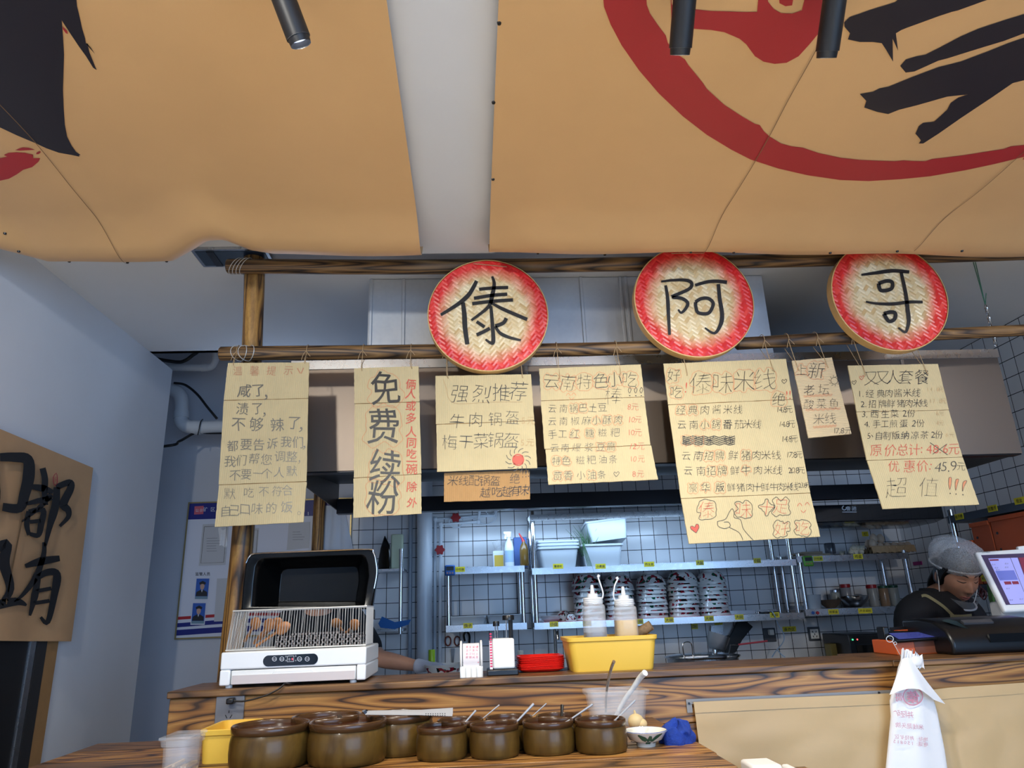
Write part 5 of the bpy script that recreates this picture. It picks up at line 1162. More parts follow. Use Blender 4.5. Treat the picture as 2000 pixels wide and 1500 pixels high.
pipe('thin grey pipe running under the ceiling edge and turning up, above the thick waste pipe', [(312,717,3.9),(350,717.5,3.9),(400,718,3.9),(414,715,3.9),(420,704,3.9),(421,690,3.9),(421,640,3.9)], .0205, rings_=((2,.02),))
pipe('black cable sagging across to the thick waste pipe', [(340,748,3.93),(362,752,3.93),(385,770,3.93),(405,795,3.93),(424,818,3.94)], .007, 'black_cable', M_black, cat='cable')
pipe('black cable under the thick waste pipe, tied to it by a loop', [(-175,905,3.9),(100,890,3.9),(318,872,3.9),(350,862,3.95),(375,848,3.99),(388,844,4.0),(410,845.5,4.0),(470,845,4.0),(540,843,4.0)], .0075, 'black_cable', M_black, cat='cable')
pipe('black hose loop beside the thin upper pipe', [(300,700,3.86),(345,707,3.84),(362,704,3.83),(376,694,3.83),(386,686,3.85),(388,670,3.86)], .010, 'black_cable', M_black, cat='cable')
pipe('black cable tie loop round the thick waste pipe', [(386,850,3.95),(389,838,3.945),(392,824,3.95),(396,819,3.98)], .003, 'cable_tie', M_black, cat='cable tie')
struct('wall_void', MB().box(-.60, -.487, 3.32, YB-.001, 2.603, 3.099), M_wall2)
# ventilation grille in the ceiling at the left post
g0, g1, g2, g3 = PZ(384,500,ZC-.004), PZ(450,492,ZC-.004), PZ(450,515,ZC-.004), PZ(392,518,ZC-.004)
gx0, gx1 = g0.x, g0.x+.26; gy0, gy1 = g0.y-.06, g3.y+.0
if gy1 < gy0: gy0, gy1 = gy1, gy0
vg = thing('ceiling_vent', 'dark blue square vent in the ceiling beside the top of the left post', 'vent', ((gx0+gx1)/2, (gy0+gy1)/2, ZC-.012))
build('vent_frame', MB().box(gx0, gx1, gy0, gy1, ZC-.012, ZC-.001), M_shelf, vg); build('vent_opening', MB().box(gx0+.012, gx1-.012, gy0+.012, gy1-.012, ZC-.0135, ZC-.0122), mat('dark blue void', (26,44,66), .5), vg)
build('vent_bar', MB().box(gx0+.05, gx0+.075, gy0+.012, gy1-.012, ZC-.016, ZC-.0137), M_black, vg)

# ---------------------------------------------------------------- notice board
YN = YB-.02
bx0, bx1 = P(368, 1010, YN).x, P(684, 1010, YN).x; bz0, bz1 = P(500, 1240, YN).z, P(500, 980, YN).z
nb = thing('notice_board', 'white framed notice board with blue header, certificates and two small uniformed portraits', 'notice board', ((bx0+bx1)/2, YN, bz0))
fnb = lambda x, y: P(x, y, YN-.003)
build('frame', MB().box(bx0-.008, bx0, YN-.004, YB-.0005, bz0-.008, bz1+.008).box(bx1, bx1+.008, YN-.004, YB-.0005, bz0-.008, bz1+.008).box(bx0, bx1, YN-.004, YB-.0005, bz1, bz1+.008).box(bx0, bx1, YN-.004, YB-.0005, bz0-.008, bz0), mat('gold frame', (170,150,104), .3, .7), nb)
M_nb = mat('board white', (206,210,224), .3); M_nblue = mat('board blue', (26,34,120), .35); M_nred = mat('board red', (170,36,44), .35)
pb_ = MB(); pb_.box(bx0, bx1, YN-.001, YB-.0006, bz0, bz1, 0)
f1 = lambda x, y: P(x, y, YN-.0018); f2_ = lambda x, y: P(x, y, YN-.0024)
hh = (bz1-bz0)
pb_.box(bx0, bx1, YN-.0016, YN-.0011, bz1-hh*.125, bz1, 1)
def wave(z0, amp, th, mi):
    N = 20; t_ = [Vector((bx0+(bx1-bx0)*i/N, YN-.0018, z0+amp*math.sin(i/N*5-.6)-.02*i/N)) for i in range(N+1)]
    pb_.add(t_+[p-Vector((0,0,th)) for p in t_], [(i, i+1, N+2+i, N+1+i) for i in range(N)], mi)
wave(bz0+.118, .010, .016, 2); wave(bz0+.085, .012, .022, 1); wave(bz0+.048, .010, .03, 1)
text(pb_, f1, '矿区市场监督管理局', (401,520), 995, 9.5, 0, .0, jit=0); text(pb_, f1, '监管人员', (385,407), 1121, 7.2, 3, .012, jit=0)
sq_ = lambda f, pts, mi: pb_.add([f(*p) for p in pts], [(0,1,2,3)], mi)
sq_(f1, [(380,989),(398,988),(397,1004),(379,1005)], 4); text(pb_, f2_, '公示', [385,393], 997, 7, 0, .0, jit=0)
text(pb_, f1, '1', [602], 1003, 9, 0, .02, jit=0)
build('board_panel', pb_, [M_nb, M_nblue, M_nred, M_black, mat('seal pink', (190,90,106), .4)], nb, sm=0)
M_paper = mat('certificate paper', (184,186,192), .4); M_pline = mat('certificate border', (96,92,84), .5); M_ptxt = mat('small print', (120,120,128), .5)
def cert(pts, rows, inner=True):
    mb = MB(); mb.prism([P(x, y, YN-.0045) for x, y in pts], (0, .002, 0), 0)
    cx = sum(p[0] for p in pts)/4; cy = sum(p[1] for p in pts)/4; fc = lambda x, y: P(x, y, YN-.0049)
    if inner: stroke(mb, fc, [(cx+(x-cx)*.86, cy+(y-cy)*.88) for x, y in pts], 1.0, 1, True, 1)
    for k in range(rows):
        y = cy+(k-(rows-1)/2)*5.0; wv = (pts[1][0]-pts[0][0])*.28
        stroke(mb, fc, [(cx-wv, y+.4), (cx+wv*random.uniform(.2, 1), y)], .8, 2, n=1)
    build('certificate', mb, [M_paper, M_pline, M_ptxt], nb, sm=0)
cert([(396,1024),(447,1022),(440,1103),(388,1105)], 6); cert([(478,1032),(506,1031),(500,1104),(470,1105)], 5); cert([(564,1022),(606,1019),(603,1070),(560,1074)], 4, False)
cert([(424,1130),(476,1128),(470,1212),(418,1214)], 0, False)
def portrait(x0, y0, x1, y1):
    mb = MB(); sk = (y1-y0)*-.09; fp = lambda l: (lambda u, v: P(x0+(x1-x0)*u+sk*v, y0+(y1-y0)*v, YN-.0045-l))
    a_, b_, c_ = fp(0), fp(.0005), fp(.001); s = lambda f, pts, mi: mb.add([f(*p) for p in pts], [tuple(range(len(pts)))], mi)
    s(a_, [(-.06,-.04),(1.06,-.04),(1.06,1.06),(-.06,1.06)], 0); s(b_, [(0,0),(1,0),(1,1),(0,1)], 1)
    s(c_, [(.05,.86),(.08,.66),(.36,.56),(.64,.56),(.92,.66),(.95,.86)], 2); s(c_, [(.5+.17*math.cos(t_), .38+.17*math.sin(t_)) for t_ in [2*PI*k/14 for k in range(14)]], 3)
    s(fp(.0014), [(.28,.30),(.24,.20),(.50,.11),(.76,.20),(.72,.30),(.5,.26)], 2); s(fp(.0014), [(.44,.56),(.56,.56),(.5,.68)], 0); s(c_, [(.0,.87),(1,.87),(1,1),(.0,1)], 4)
    build('portrait', mb, [M_nb, mat('portrait blue', (50,92,176), .3), mat('dark uniform', (22,24,34), .5), mat('portrait skin', (186,150,134), .5), mat('portrait caption', (110,140,160), .4)], nb, sm=0)
portrait(384, 1130, 409, 1170); portrait(377, 1178, 402, 1218)
# clear film scrap taped to the post, striped cloth beside the board
c_ = P(432, 1048, 2.29); mb = MB()
mb.grid(lambda u, v: c_+Vector(((u-.5)*.024+.010*v, .004*math.sin(u*9+v*4), -.055*(v-.45)+.004*math.sin(u*7))), 8, 10); tag(build('plastic_film', mb, M_clear, sm=70), 'scrap of crumpled clear plastic film under the leftmost sign', 'plastic film')
wx0 = P(640, 1040, 4.26)
mb = MB()
def wcl(u, v):
    p = P(632+40*u+18*v*u, 988+85*v, 4.275); return Vector((p.x, 4.275-.012*abs(math.sin(u*8+v*2)), p.z))
mb.grid(wcl, 24, 20); mb.grid(lambda u, v: wcl(u, v)+Vector((0,.002,0)), 24, 20); tag(build('white_cloth', mb, mat('white cloth', (196,206,222), .9), sm=70), 'white cloth hanging on the wall between the wooden post and the tiles', 'cloth')
# door curtain and door opening in the left wall
XW = XL+.012
cu = thing('door_curtain', 'tan fabric door curtain with black brush characters on the left wall', 'curtain', (XW, 2.6, 1.3))
def cw(x, y, l=0): p = PX(x, y, XW+.004+l); return p
ct0 = [PX(-160,772,XW), PX(180,914,XW), PX(131,1253,XW), PX(-170,1251,XW)]
def cfn(u, v):
    a_ = ct0[0].lerp(ct0[1], u); b_ = ct0[3].lerp(ct0[2], u); p = a_.lerp(b_, v); return Vector((XW+.004+.010*math.sin(u*14+v*1.5)*v*.5+.010*v, p.y, p.z))
mb = MB(); mb.grid(cfn, 40, 20); mb.grid(lambda u, v: cfn(u, v)-Vector((.002,0,0)), 40, 20)
fcw = lambda x, y: PX(x, y, XW+.024)
def cglyph(ch, x, y, sx_, sy_, m_, wt=.035):
    vs, fs = glyph(ch, wt); random.seed(11)
    mb.add([fcw(x+gx*sx_, y-gy*sy_-gx*sx_*-.28) for gx, gy in vs], fs, m_)
zc6 = lambda pts: [(x/2.142, 800+y/2.142) for x, y in pts]
for pts, wd_ in (([(178,245),(188,290),(186,345),(192,400)],(13,14,10)),([(132,322),(180,330),(222,345)],(10,16,8)),([(105,395),(160,382),(218,368)],(6,12,10)),([(215,355),(165,410),(90,470)],(12,10,3)),
   ([(120,425),(112,480),(122,525)],(10,12,8)),([(120,428),(180,420),(172,480),(160,525),(125,520)],(10,14,8)),([(125,470),(170,465)],9),
   ([(238,325),(232,400),(210,480),(188,575)],(14,18,5)),([(235,325),(290,305),(295,330),(265,395),(285,420),(285,450),(250,488)],(12,18,6)),
   ([(105,655),(170,635),(250,622)],(8,18,12)),([(185,555),(182,610),(150,700),(100,770),(60,805)],(8,14,3)),([(160,700),(145,780),(125,862)],(12,16,5)),([(158,702),(200,680),(238,690),(228,770),(200,888),(170,868)],(12,18,6)),([(150,760),(215,748)],9),([(142,810),(208,800)],9)):
    stroke(mb, fcw, zc6(pts), tuple(v*.92 for v in wd_) if isinstance(wd_, tuple) else wd_*.85, 1)
stroke(mb, fcw, [(0,893),(28,893),(54,898),(56,930),(48,965),(38,992),(5,990)], (16,24,16), 1); stroke(mb, fcw, [(-20,880),(-10,960),(-16,1010)], 22, 1)
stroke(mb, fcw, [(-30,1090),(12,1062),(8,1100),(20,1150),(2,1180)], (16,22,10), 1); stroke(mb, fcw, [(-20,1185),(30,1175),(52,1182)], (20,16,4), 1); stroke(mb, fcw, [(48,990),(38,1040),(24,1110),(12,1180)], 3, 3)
stroke(mb, fcw, [(105,930),(110,924),(112,934),(111,945),(106,947),(104,936)], 1.6, 2, True, 2); text(mb, fcw, '家', [108], 936, 12, 2, -.01, jit=0)
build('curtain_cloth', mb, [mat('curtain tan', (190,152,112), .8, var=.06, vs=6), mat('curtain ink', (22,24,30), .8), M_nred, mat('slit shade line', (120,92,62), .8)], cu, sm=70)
dp = [PX(140,1300,XL+.001).y, PX(60,1300,XL+.001).y]
y1d = PX(100,1290,XL+.001).y; y0d = 1.2
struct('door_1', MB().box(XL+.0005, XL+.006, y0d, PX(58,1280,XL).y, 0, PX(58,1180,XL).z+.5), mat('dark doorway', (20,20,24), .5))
struct('trim_door_wood', MB().box(XL+.0005, XL+.009, PX(82,1290,XL).y, PX(104,1290,XL).y, 0, PX(100,1200,XL).z), mat('raw wood strip', (160,122,78), .6, var=.1, vs=10))
struct('trim_door_black', MB().box(XL+.0005, XL+.011, PX(62,1290,XL).y, PX(81,1290,XL).y, 0, PX(80,1200,XL).z), mat('black door frame', (40,40,42), .4))
struct('trim_door_steel', MB().box(XL+.0005, XL+.010, PX(50,1290,XL).y, PX(60,1290,XL).y, 0, PX(60,1200,XL).z), M_shelf)

# ---------------------------------------------------------------- wall shelves
def xat(px, py, Y=4.0): return P(px, py, Y).x
def shelf(name, label, xl, xr, levels, posts, tags, mt=None):
    YF_, D = 4.0, .27
    X0, X1 = xl, xr; z_lo = min(levels)
    t = thing(name, label, 'wall shelf', ((X0+X1)/2, 4.14, z_lo))
    for z, h in zip(levels, [.034]*len(levels)):
        build('shelf_board', MB().box(X0, X1, YF_, YF_+D, z-.0015, z).box(X0, X1, YF_-.0012, YF_, z-h, z).box(X0, X1, YF_+D-.001, YF_+D, z, z+.02), M_shelf, t)
    for x, z0, z1 in posts:
        for y in (YF_+.012, YF_+D-.014): build('post', MB().tube([(x, y, z0), (x, y, z1)], .0125, 0, 14), M_chrome, t)
    for s, px, py, wpx in tags:
        a_ = P(px-wpx/2, py, YF_-.0025); b_ = P(px+wpx/2, py, YF_-.0025); hh_ = .0135
        tm = MB().box(a_.x, b_.x, YF_-.0030, YF_-.0016, (a_.z+b_.z)/2-hh_, (a_.z+b_.z)/2+hh_, 0)
        n_ = len(s); text(tm, lambda x, y: P(x, y, YF_-.0034), s, [px+(k-(n_-1)/2)*wpx*.84/n_ for k in range(n_)], py, wpx*.80/n_ if n_ > 2 else 7.6, 1, .008, jit=0)
        build('label', tm, [M_yellowtag, M_black], t, sm=0)
    return t
zs_top = P(1185, 1001, 4.0).z; zs_mid = P(1297, 1101, 4.0).z; zs_low = (P(1046, 1213, 4.0).z+P(1560, 1200, 4.0).z)/2
mx0, mx1 = xat(1046, 1110), xat(1553, 1130)
shelf('steel_wall_shelf', 'wide three tier steel wall shelf carrying the bowl stacks and white tubs', mx0-.02, mx1+.02, [zs_top, zs_mid, zs_low],
      [(mx0-.005, zs_low-.034, zs_top+.02), (mx1-.005, zs_low-.034, zs_top+.02)],
      [('薄荷叶',1090,1106,20),('小青菜',1173,1106,20),('西生菜',1268,1102,20),('大盆',1367,1099,15),('小盆',1479,1095,14),
       ('小盘',1082,1219,17),('小碗',1147,1218,17),('大碗',1248,1214,0.1+17),('大碗',1307,1211,18),('大碗',1385,1208,18),('大碗',1444,1205,17),('大碗',1513,1201,18)])
lz1 = P(950, 1107, 4.0).z; lz0 = P(950, 1219, 4.0).z; lx0, lx1 = xat(876, 1180), xat(1022, 1180)
shelf('steel_wall_shelf', 'narrow two tier steel wall shelf beside the white pipes, with the blue timer', lx0-.015, lx1+.015, [lz1, lz0], [(lx0, lz0-.03, lz1), (lx1, lz0-.03, lz1)], [('计时器',898,1112,20),('筷子',914,1222,18)])
rz1 = P(1662, 1083, 4.0).z; rz0 = P(1662, 1187, 4.0).z; rx0, rx1 = xat(1571, 1150), xat(1788, 1180)
shelf('steel_wall_shelf', 'two tier steel wall shelf in the right corner, with eggs on top', rx0-.015, rx1+.015, [rz1, rz0], [(rx0, rz0-.03, rz1+.015), (rx1, rz0-.03, rz1+.015)], [('计时器',1598,1091,18),('鸡蛋',1676,1087,18),('纸餐盒',1628,1195,20),('炸货调料',1690,1193,27),('调料盆',1769,1190,19)])
# timers
def timer(px, py, label, c_):
    p = P(px, py, 3.992); t = thing('kitchen_timer', label, 'timer', p)
    build('case', MB().box(p.x-.028, p.x+.028, 3.982, 3.9965, p.z-.028, p.z+.028), mat(label[:12], c_, .35), t, bev=.008, seg=3)
    build('display', MB().box(p.x-.020, p.x+.020, 3.9808, 3.9818, p.z, p.z+.020), mat('lcd dark', (40,48,52), .2), t)
    b_ = MB(); [b_.lathe([(.0005,-.001),(.004,-.001),(.004,.001)], (p.x+e*.014, 3.981, p.z-.014), 0, 10, (0,1,0)) for e in (-1,0,1)]; build('button', b_, M_redline, t)
timer(879, 1114, 'blue kitchen timer clipped to the corner of the narrow shelf', (40,96,170)); timer(1578, 1096, 'green kitchen timer clipped to the corner of the right shelf', (110,180,60))
# bowls
def bowl_proto(R, h, name, label, group, cat='bowl'):
    mb = MB(); mb.lathe([(R,0),(R*1.0,.004),(R*.985,.006),(R*.94,h*.3),(R*.78,h*.66),(R*.52,h*.88),(R*.46,h*.90),(R*.45,h),(R*.40,h),(R*.40,h*.9),(.0005,h*.88)], (0,0,0), 0, 40)
    mb.lathe([(R*.985,.001),(R*.93,h*.3),(R*.74,h*.62),(.0005,h*.80)], (0,0,0), 0, 32)
    return tag(build(name, mb, M_bowl, loc=(0,0,0), sm=60), label, cat, group)
Rb_ = .086; proto = bowl_proto(Rb_, .072, 'painted_bowl', 'x', 'stacked painted bowls on the wall shelf')
pos = ['against the tall left shelf post', 'behind the left squeeze bottle', 'behind the right squeeze bottle', 'under the label for big basins', 'at the right end of the row of stacks']
stk = [(1148, 7, 1203), (1209, 8, 1202), (1272, 9, 1200), (1334, 9, 1198), (1391, 9, 1196)]
ords = ['leftmost', 'second', 'middle', 'fourth', 'rightmost']
first = True
for si, (px, n, by) in enumerate(stk):
    x = xat(px+ (0), 1160, 4.12)
    ztop_ = P(px, [1118,1120,1118,1112,1113][si], 4.12).z-.072; step = (ztop_-zs_low-.001)/(n-1) if n > 1 else 0
    for k in range(n):
        loc = (x+random.uniform(-.004, .004)-(.006*(k-3) if si == 4 else 0)*-.0, 4.12+random.uniform(-.003, .003), zs_low+.0015+k*step)
        lab = ('upside-down painted bowl nested in the %s bowl stack' % ords[si]) if k < n-1 else ('top upside-down painted bowl of the %s bowl stack' % ords[si])
        rot = (random.uniform(-.03, .03)*(k > 0), (random.uniform(-.03, .03)+(.05 if k == n-1 and si in (3, 4) else 0))*(k > 0), random.uniform(0, 6.28))
        if first: o = proto; o.location = loc; o['label'] = lab; first = False
        else: o = dup(proto, loc, lab, rot)
# red mat under stacks
tag(build('red_mat', MB().box(mx0+.03, xat(1455, 1200), 4.004, 4.262, zs_low+.0002, zs_low+.0012), M_redplastic), 'thin red mat under the bowl stacks on the lower shelf', 'mat')
# small things at the left of the lower shelf
xd = xat(1075, 1205, 4.08); gd = MB().lathe([(.03,0),(.05,.012),(.052,.030),(.045,.032),(.0005,.034)], (xd, 4.08, zs_low+.002), 0, 32); tag(build('glass_dish', gd, mat('pale glass', (200,206,212), .08, alpha=.55)), 'shallow clear glass dish at the left end of the lower shelf', 'dish')
bsm = dup(proto, (xat(1100, 1195, 4.17), 4.17, zs_low+.018), 'small painted bowl lying tilted behind the glass dish', (1.9, .3, .4), (.52,.52,.8)); bsm['group'] = 'small bowls on the lower shelf'; bsm['category'] = 'bowl'
bsm = dup(proto, (xat(1115, 1205, 4.07), 4.07, zs_low+.002), 'small upside-down painted bowl beside the glass dish', (0, 0, 1), (.36,.36,.5)); bsm['group'] = 'small bowls on the lower shelf'
# white tubs and scallions
xa_, xb_ = xat(1052, 1075, 4.02), xat(1130, 1075, 4.02); ztub = P(1092, 1066, 4.02).z
M_tub = mat('white tub plastic', (188,196,204), .35)
for k in range(3):
    tub('white_tub', xa_, xb_, 4.02, 4.24, zs_mid+.001+k*.018, zs_mid+.112+k*.018, .020, .016, M_tub, ['lowest white plastic tub of the nested three on the middle shelf', 'middle white plastic tub of the nested three', 'top white plastic tub of the nested three'][k], 'tub', 'nested white tubs', lip=.007)
xa_, xb_ = xat(1139, 1090, 4.02), xat(1218, 1090, 4.02)
tub('white_tub', xa_, xb_, 4.02, 4.24, zs_mid+.001, P(1180, 1062, 4.02).z, .018, .014, M_tub, 'white plastic tub holding the scallions', 'tub', lip=.007)
zt2 = P(1180, 1062, 4.02).z
u2 = tub('white_tub', -.118, .118, -.11, .11, 0, .115, .018, .014, M_tub, 'white plastic tub tipped on top of the scallion tub', 'tub', lip=.007)
u2.location = (xat(1184, 1044, 4.13), 4.13, zt2+.012); u2.rotation_euler = (-.10, -.10, 0)
sc_m = MB(); rnd = random.Random(2); bx_ = xat(1140, 1062, 4.06)
for k in range(34):
    a0 = Vector((bx_+rnd.uniform(-.01, .05), 4.06+rnd.uniform(-.02, .05), zs_mid+.06)); d_ = Vector((rnd.uniform(-.6, .5), rnd.uniform(-.4, .2), 1)).normalized(); L = rnd.uniform(.10, .21)
    sc_m.tube([a0, a0+d_*L*.6, a0+d_*L+Vector((d_.x*.03, 0, -.02))], [.0022, .0018, .0006], 0, 5)
for k in range(5):
    a0 = Vector((bx_-.002+k*.002, 4.012-.002*k, zt2-.005)); sc_m.tube(smooth([a0+Vector((0,.02,.01)), a0+Vector((-.012,-.002,.0)), a0+Vector((-.004+k*.002,-.004,-.05)), a0+Vector((.012+k*.006,-.004,-.13-.008*k))], 4), .0016, 0, 5)
tag(build('scallions', sc_m, mat('scallion green', (70,104,72), .5, var=.3, vs=30)), 'bunch of thin green scallions sticking out of a white tub', 'scallions')
# bottles on the narrow shelf
def bottle_k(px, py_top, w, Y, label, bodyc, name='spray_bottle', capc=None, kind='spray'):
    x = xat(px, 1090, Y); r = w*4.0/FPX/2; zt_ = P(px, py_top, Y).z; t = thing(name, label, 'bottle', (x, Y, lz1)); h = zt_-lz1
    build('bottle_body', MB().lathe([(r*.9,0),(r,.005),(r,h*.52),(r*.75,h*.68),(r*.38,h*.76),(r*.36,h*.82)], (x, Y, lz1+.001), 0, 24, cap0=True, cap1=True), bodyc, t)
    if kind == 'spray':
        q = MB(); q.box(x-r*.5, x+r*.45, Y-r*.4, Y+r*.4, lz1+h*.83, lz1+h*.98); q.prism([(x+r*.5, Y-.004, lz1+h*.84), (x-r*1.1, Y-.004, lz1+h*.93), (x-r*1.1, Y-.004, lz1+h*1.0), (x+r*.6, Y-.004, lz1+h*1.0)], (0,.010,0)); q.obox((x-r*.7, Y, lz1+h*.84), (.003,0,.010), (0,.003,0), (.006,0,-.004)); build('spray_head', q, capc, t, bev=.002)
    elif kind == 'spout': build('spout', MB().tube([(x, Y, lz1+h*.8), (x-r*.3, Y, lz1+h*.9), (x-r*1.0, Y, lz1+h*1.08)], [r*.40, r*.25, r*.14], 0, 10), capc, t)
    if kind != 'spout': build('label', MB().lathe([(r*1.01, h*.12), (r*1.01, h*.45)], (x, Y, lz1), 0, 24), mat('bottle label', (150,176,206), .4), t)
    return t
bottle_k(995, 1038, 18, 4.06, 'white spray bottle standing on the narrow shelf', mat('spray white', (214,224,236), .3), capc=M_white)
bottle_k(1024, 1046, 17, 4.05, 'oil bottle with a red spout at the right end of the narrow shelf', mat('amber sauce', (110,84,40), .15), 'oil_bottle', mat('red spout', (190,34,34), .3), 'spout')
p = P(974, 1100, 4.10); t = thing('yellow_labelled_jug', 'white jug with yellow label, left of the spray bottle on the narrow shelf', 'jug', (p.x, 4.1, lz1))
build('jug_body', MB().box(p.x-.032, p.x+.032, 4.08, 4.14, lz1+.001, lz1+.09), mat('jug white', (200,206,214), .4), t, bev=.006); build('label', MB().box(p.x-.024, p.x+.026, 4.0785, 4.0797, lz1+.004, lz1+.066), mat('mustard label', (180,150,50), .5), t)
fb_ = MB(); fb_.ell((P(980,1045,4.15).x, 4.15, lz1+.125), (.055,.05,.062), 0, 20, 12); fb_.tube([(P(972,1030,4.15).x, 4.13, lz1+.17), (P(968,1015,4.15).x, 4.13, lz1+.21)], [.016, .028], 0, 10)
o = build('plastic_bag', fb_, M_clear, sm=70); tag(o, 'knotted clear plastic bag behind the jug and spray bottle', 'bag'); 
for v in o.data.vertices: v.co += Vector(noise.noise_vector(v.co*60))*.010
o.location.z = lz1+.0015+.0
bb = MB().box(P(1004,1080,4.17).x, P(1030,1080,4.17).x, 4.17, 4.23, lz1+.001, lz1+.17); tag(build('blue_box', bb, mat('pale blue box', (86,120,190), .5), bev=.004), 'blue carton standing behind the spray and oil bottles', 'carton')
# trays on the narrow lower shelf
for k, (a_, b_) in enumerate(((876,949),(952,1024))):
    tub('white_tray', xat(a_, 1208, 4.01), xat(b_, 1208, 4.01), 4.01, 4.24, lz0+.001, lz0+.045, .006, .010, M_tub, ['left white tray on the lower narrow shelf', 'right white tray on the lower narrow shelf'][k], 'tray', 'white trays', lip=.003)
# eggs
xe0, xe1 = xat(1690, 1070, 4.1), xat(1771, 1070, 4.1); z_e = rz1+.001
M_egg = mat('egg shell', (212,186,160), .5); M_ecar = mat('egg carton pulp', (156,134,104), .9, var=.1, vs=60)
nx, ny = 6, 4; pit = (xe1-xe0)/nx
et = MB(); et.grid(lambda u, v: Vector((xe0-.004+(xe1-xe0+.008)*u, 4.03+pit*ny*v, z_e+.024+.016*math.cos(u*nx*2*PI)*math.cos(v*ny*2*PI) )), 48, 32); et.grid(lambda u, v: Vector((xe0-.004+(xe1-xe0+.008)*u, 4.03+pit*ny*v, z_e+.018+.016*math.cos(u*nx*2*PI)*math.cos(v*ny*2*PI) )), 48, 32)
fe = MB(); fe.grid(lambda u, v: Vector((xe0-.004+(xe1-xe0+.008)*u, 4.0295-.010*abs(math.cos(u*nx*PI))*v, z_e+.044-.043*v*(1-.15*abs(math.sin(u*nx*PI))))), 48, 6)
et.v; b0 = len(et.v); et.add(fe.v, fe.f, 0)
tag(build('egg_carton', et, M_ecar, sm=70), 'open pulp egg carton on the right shelf', 'egg carton'); e0 = None
def egg(loc, label):
    global e0
    if e0 is None:
        q = MB(); q.lathe([(.0215*math.sin(PI*k/14)*(1+.10*math.cos(PI*k/14)), -.028*math.cos(PI*k/14)) for k in range(15)], (0,0,0), 0, 20); e0 = tag(build('egg', q, M_egg, loc=(0,0,0), sm=80), label, 'egg', 'eggs in the carton'); e0.location = loc
    else: dup(e0, loc, label)
for i in range(nx):
    for j in range(2): egg((xe0+pit*(i+.5), 4.03+pit*(j+.5), z_e+.036+(.022 if i < 1 else 0)), 'egg in the pulp carton on the right shelf')
egg((xe0+pit*.9, 4.06, z_e+.088), 'egg lying on top of the others, left one of the pair above the carton'); egg((xe0+pit*2.0, 4.07, z_e+.086), 'egg lying on top of the others, right one of the pair above the carton')
gx0_, gx1_ = xat(1652, 1078, 4.06), xat(1690, 1078, 4.06); rnd = random.Random(4); g0_ = None
for k in range(16):
    loc = (gx0_+(gx1_-gx0_)*rnd.random(), 4.04+.12*rnd.random(), rz1+.016+.026*(k//9)*(1 if k > 8 else 0)+.0)
    if k > 8: loc = (gx0_+(gx1_-gx0_)*(.35+.65*rnd.random()), loc[1], rz1+.038)
    if g0_ is None:
        q = MB(); q.lathe([(.001,-.014),(.014,-.008),(.017,0),(.011,.009),(.004,.016),(.002,.026)], (0,0,0), 0, 12, cap1=True); g0_ = tag(build('garlic', q, mat('garlic skin pale', (196,190,170), .7, var=.15, vs=60), loc=(0,0,0)), 'garlic head in the small heap beside the egg carton', 'garlic', 'garlic heads on the right shelf'); g0_.location = loc
    else: dup(g0_, loc, rot=(rnd.uniform(-1.2,1.2), rnd.uniform(-1.2,1.2), 0))
pf = MB().box(xat(1572,1080,4.03), xat(1622,1078,4.03), 4.03, 4.2, rz1+.001, rz1+.014).box(xat(1568,1075,4.03), xat(1608,1074,4.03), 4.04, 4.19, rz1+.0145, rz1+.026); tag(build('folded_boxes', pf, mat('dull cardboard', (150,134,112), .8), bev=.003), 'flat folded cartons on top of the right shelf', 'carton')
jb = MB().lathe([(.028,0),(.03,.01),(.03,.055),(.026,.06)], (xat(1616,1062,4.12), 4.1, rz1+.0275 if False else rz1+.0145), 0, 24, cap0=True, cap1=True); tag(build('glass_jar', jb, mat('dark glass', (60,62,70), .1, alpha=.7)), 'small dark glass jar standing behind the flat cartons', 'jar')
# lower right shelf contents
def cyl(px, pxw, pytop, Y, z0, label, m_, cap=None, caph=.02, name='seasoning_jar', cat='jar'):
    x = xat(px, 1150, Y); r = pxw*((P(px,1150,Y)-CAM).dot(Fw))/FPX/2; zt_ = P(px, pytop, Y).z
    t = thing(name, label, cat, (x, Y, z0)); build('jar_body', MB().lathe([(r*.92,0),(r,.004),(r,zt_-z0-caph-.004),(r*.9,zt_-z0-caph-.0005)], (x, Y, z0+.0005), 0, 24, cap0=True, cap1=True), m_, t)
    if cap: build('lid', MB().lathe([(r*1.03,zt_-z0-caph),(r*1.03,zt_-z0-.002),(r*.95,zt_-z0)], (x, Y, z0+.0005), 0, 24, cap0=True, cap1=True), cap, t)
M_rc = mat('red jar lid', (150,24,28), .35); M_gc = mat('green jar lid', (30,74,52), .4); M_jb = mat('clear jar with powder', (150,120,92), .2, alpha=.8); M_jp = mat('pale jar', (176,176,166), .25, alpha=.85)
cyl(1651, 19, 1141, 4.20, rz0, 'seasoning jar with a red lid behind the steel bowl', mat('clear jar grey', (150,146,146), .2, alpha=.8), M_rc)
cyl(1702, 19, 1142, 4.12, rz0, 'seasoning jar with a red lid, right of the steel bowl', mat('jar with print', (150,148,142), .3), M_rc)
cyl(1724, 18, 1144, 4.12, rz0, 'tall jar of reddish powder with a green lid', M_jb, M_gc, .014); cyl(1744, 18, 1143, 4.13, rz0, 'tall jar of pale powder with a green lid, rightmost on the shelf', M_jp, M_gc, .014)
cyl(1629, 17, 1152, 4.20, rz0, 'small jar with a grey lid behind the brown bowl', M_jp, M_shelf, .014)
tb_ = MB().lathe([(.034,0),(.042,.075),(.044,.076),(.040,.074),(.032,.003),(.0005,.003)], (xat(1590,1180,4.08), 4.08, rz0+.0005), 0, 28, cap0=True); tag(build('white_cup', tb_, M_tub), 'white plastic cup at the left end of the right lower shelf', 'cup')
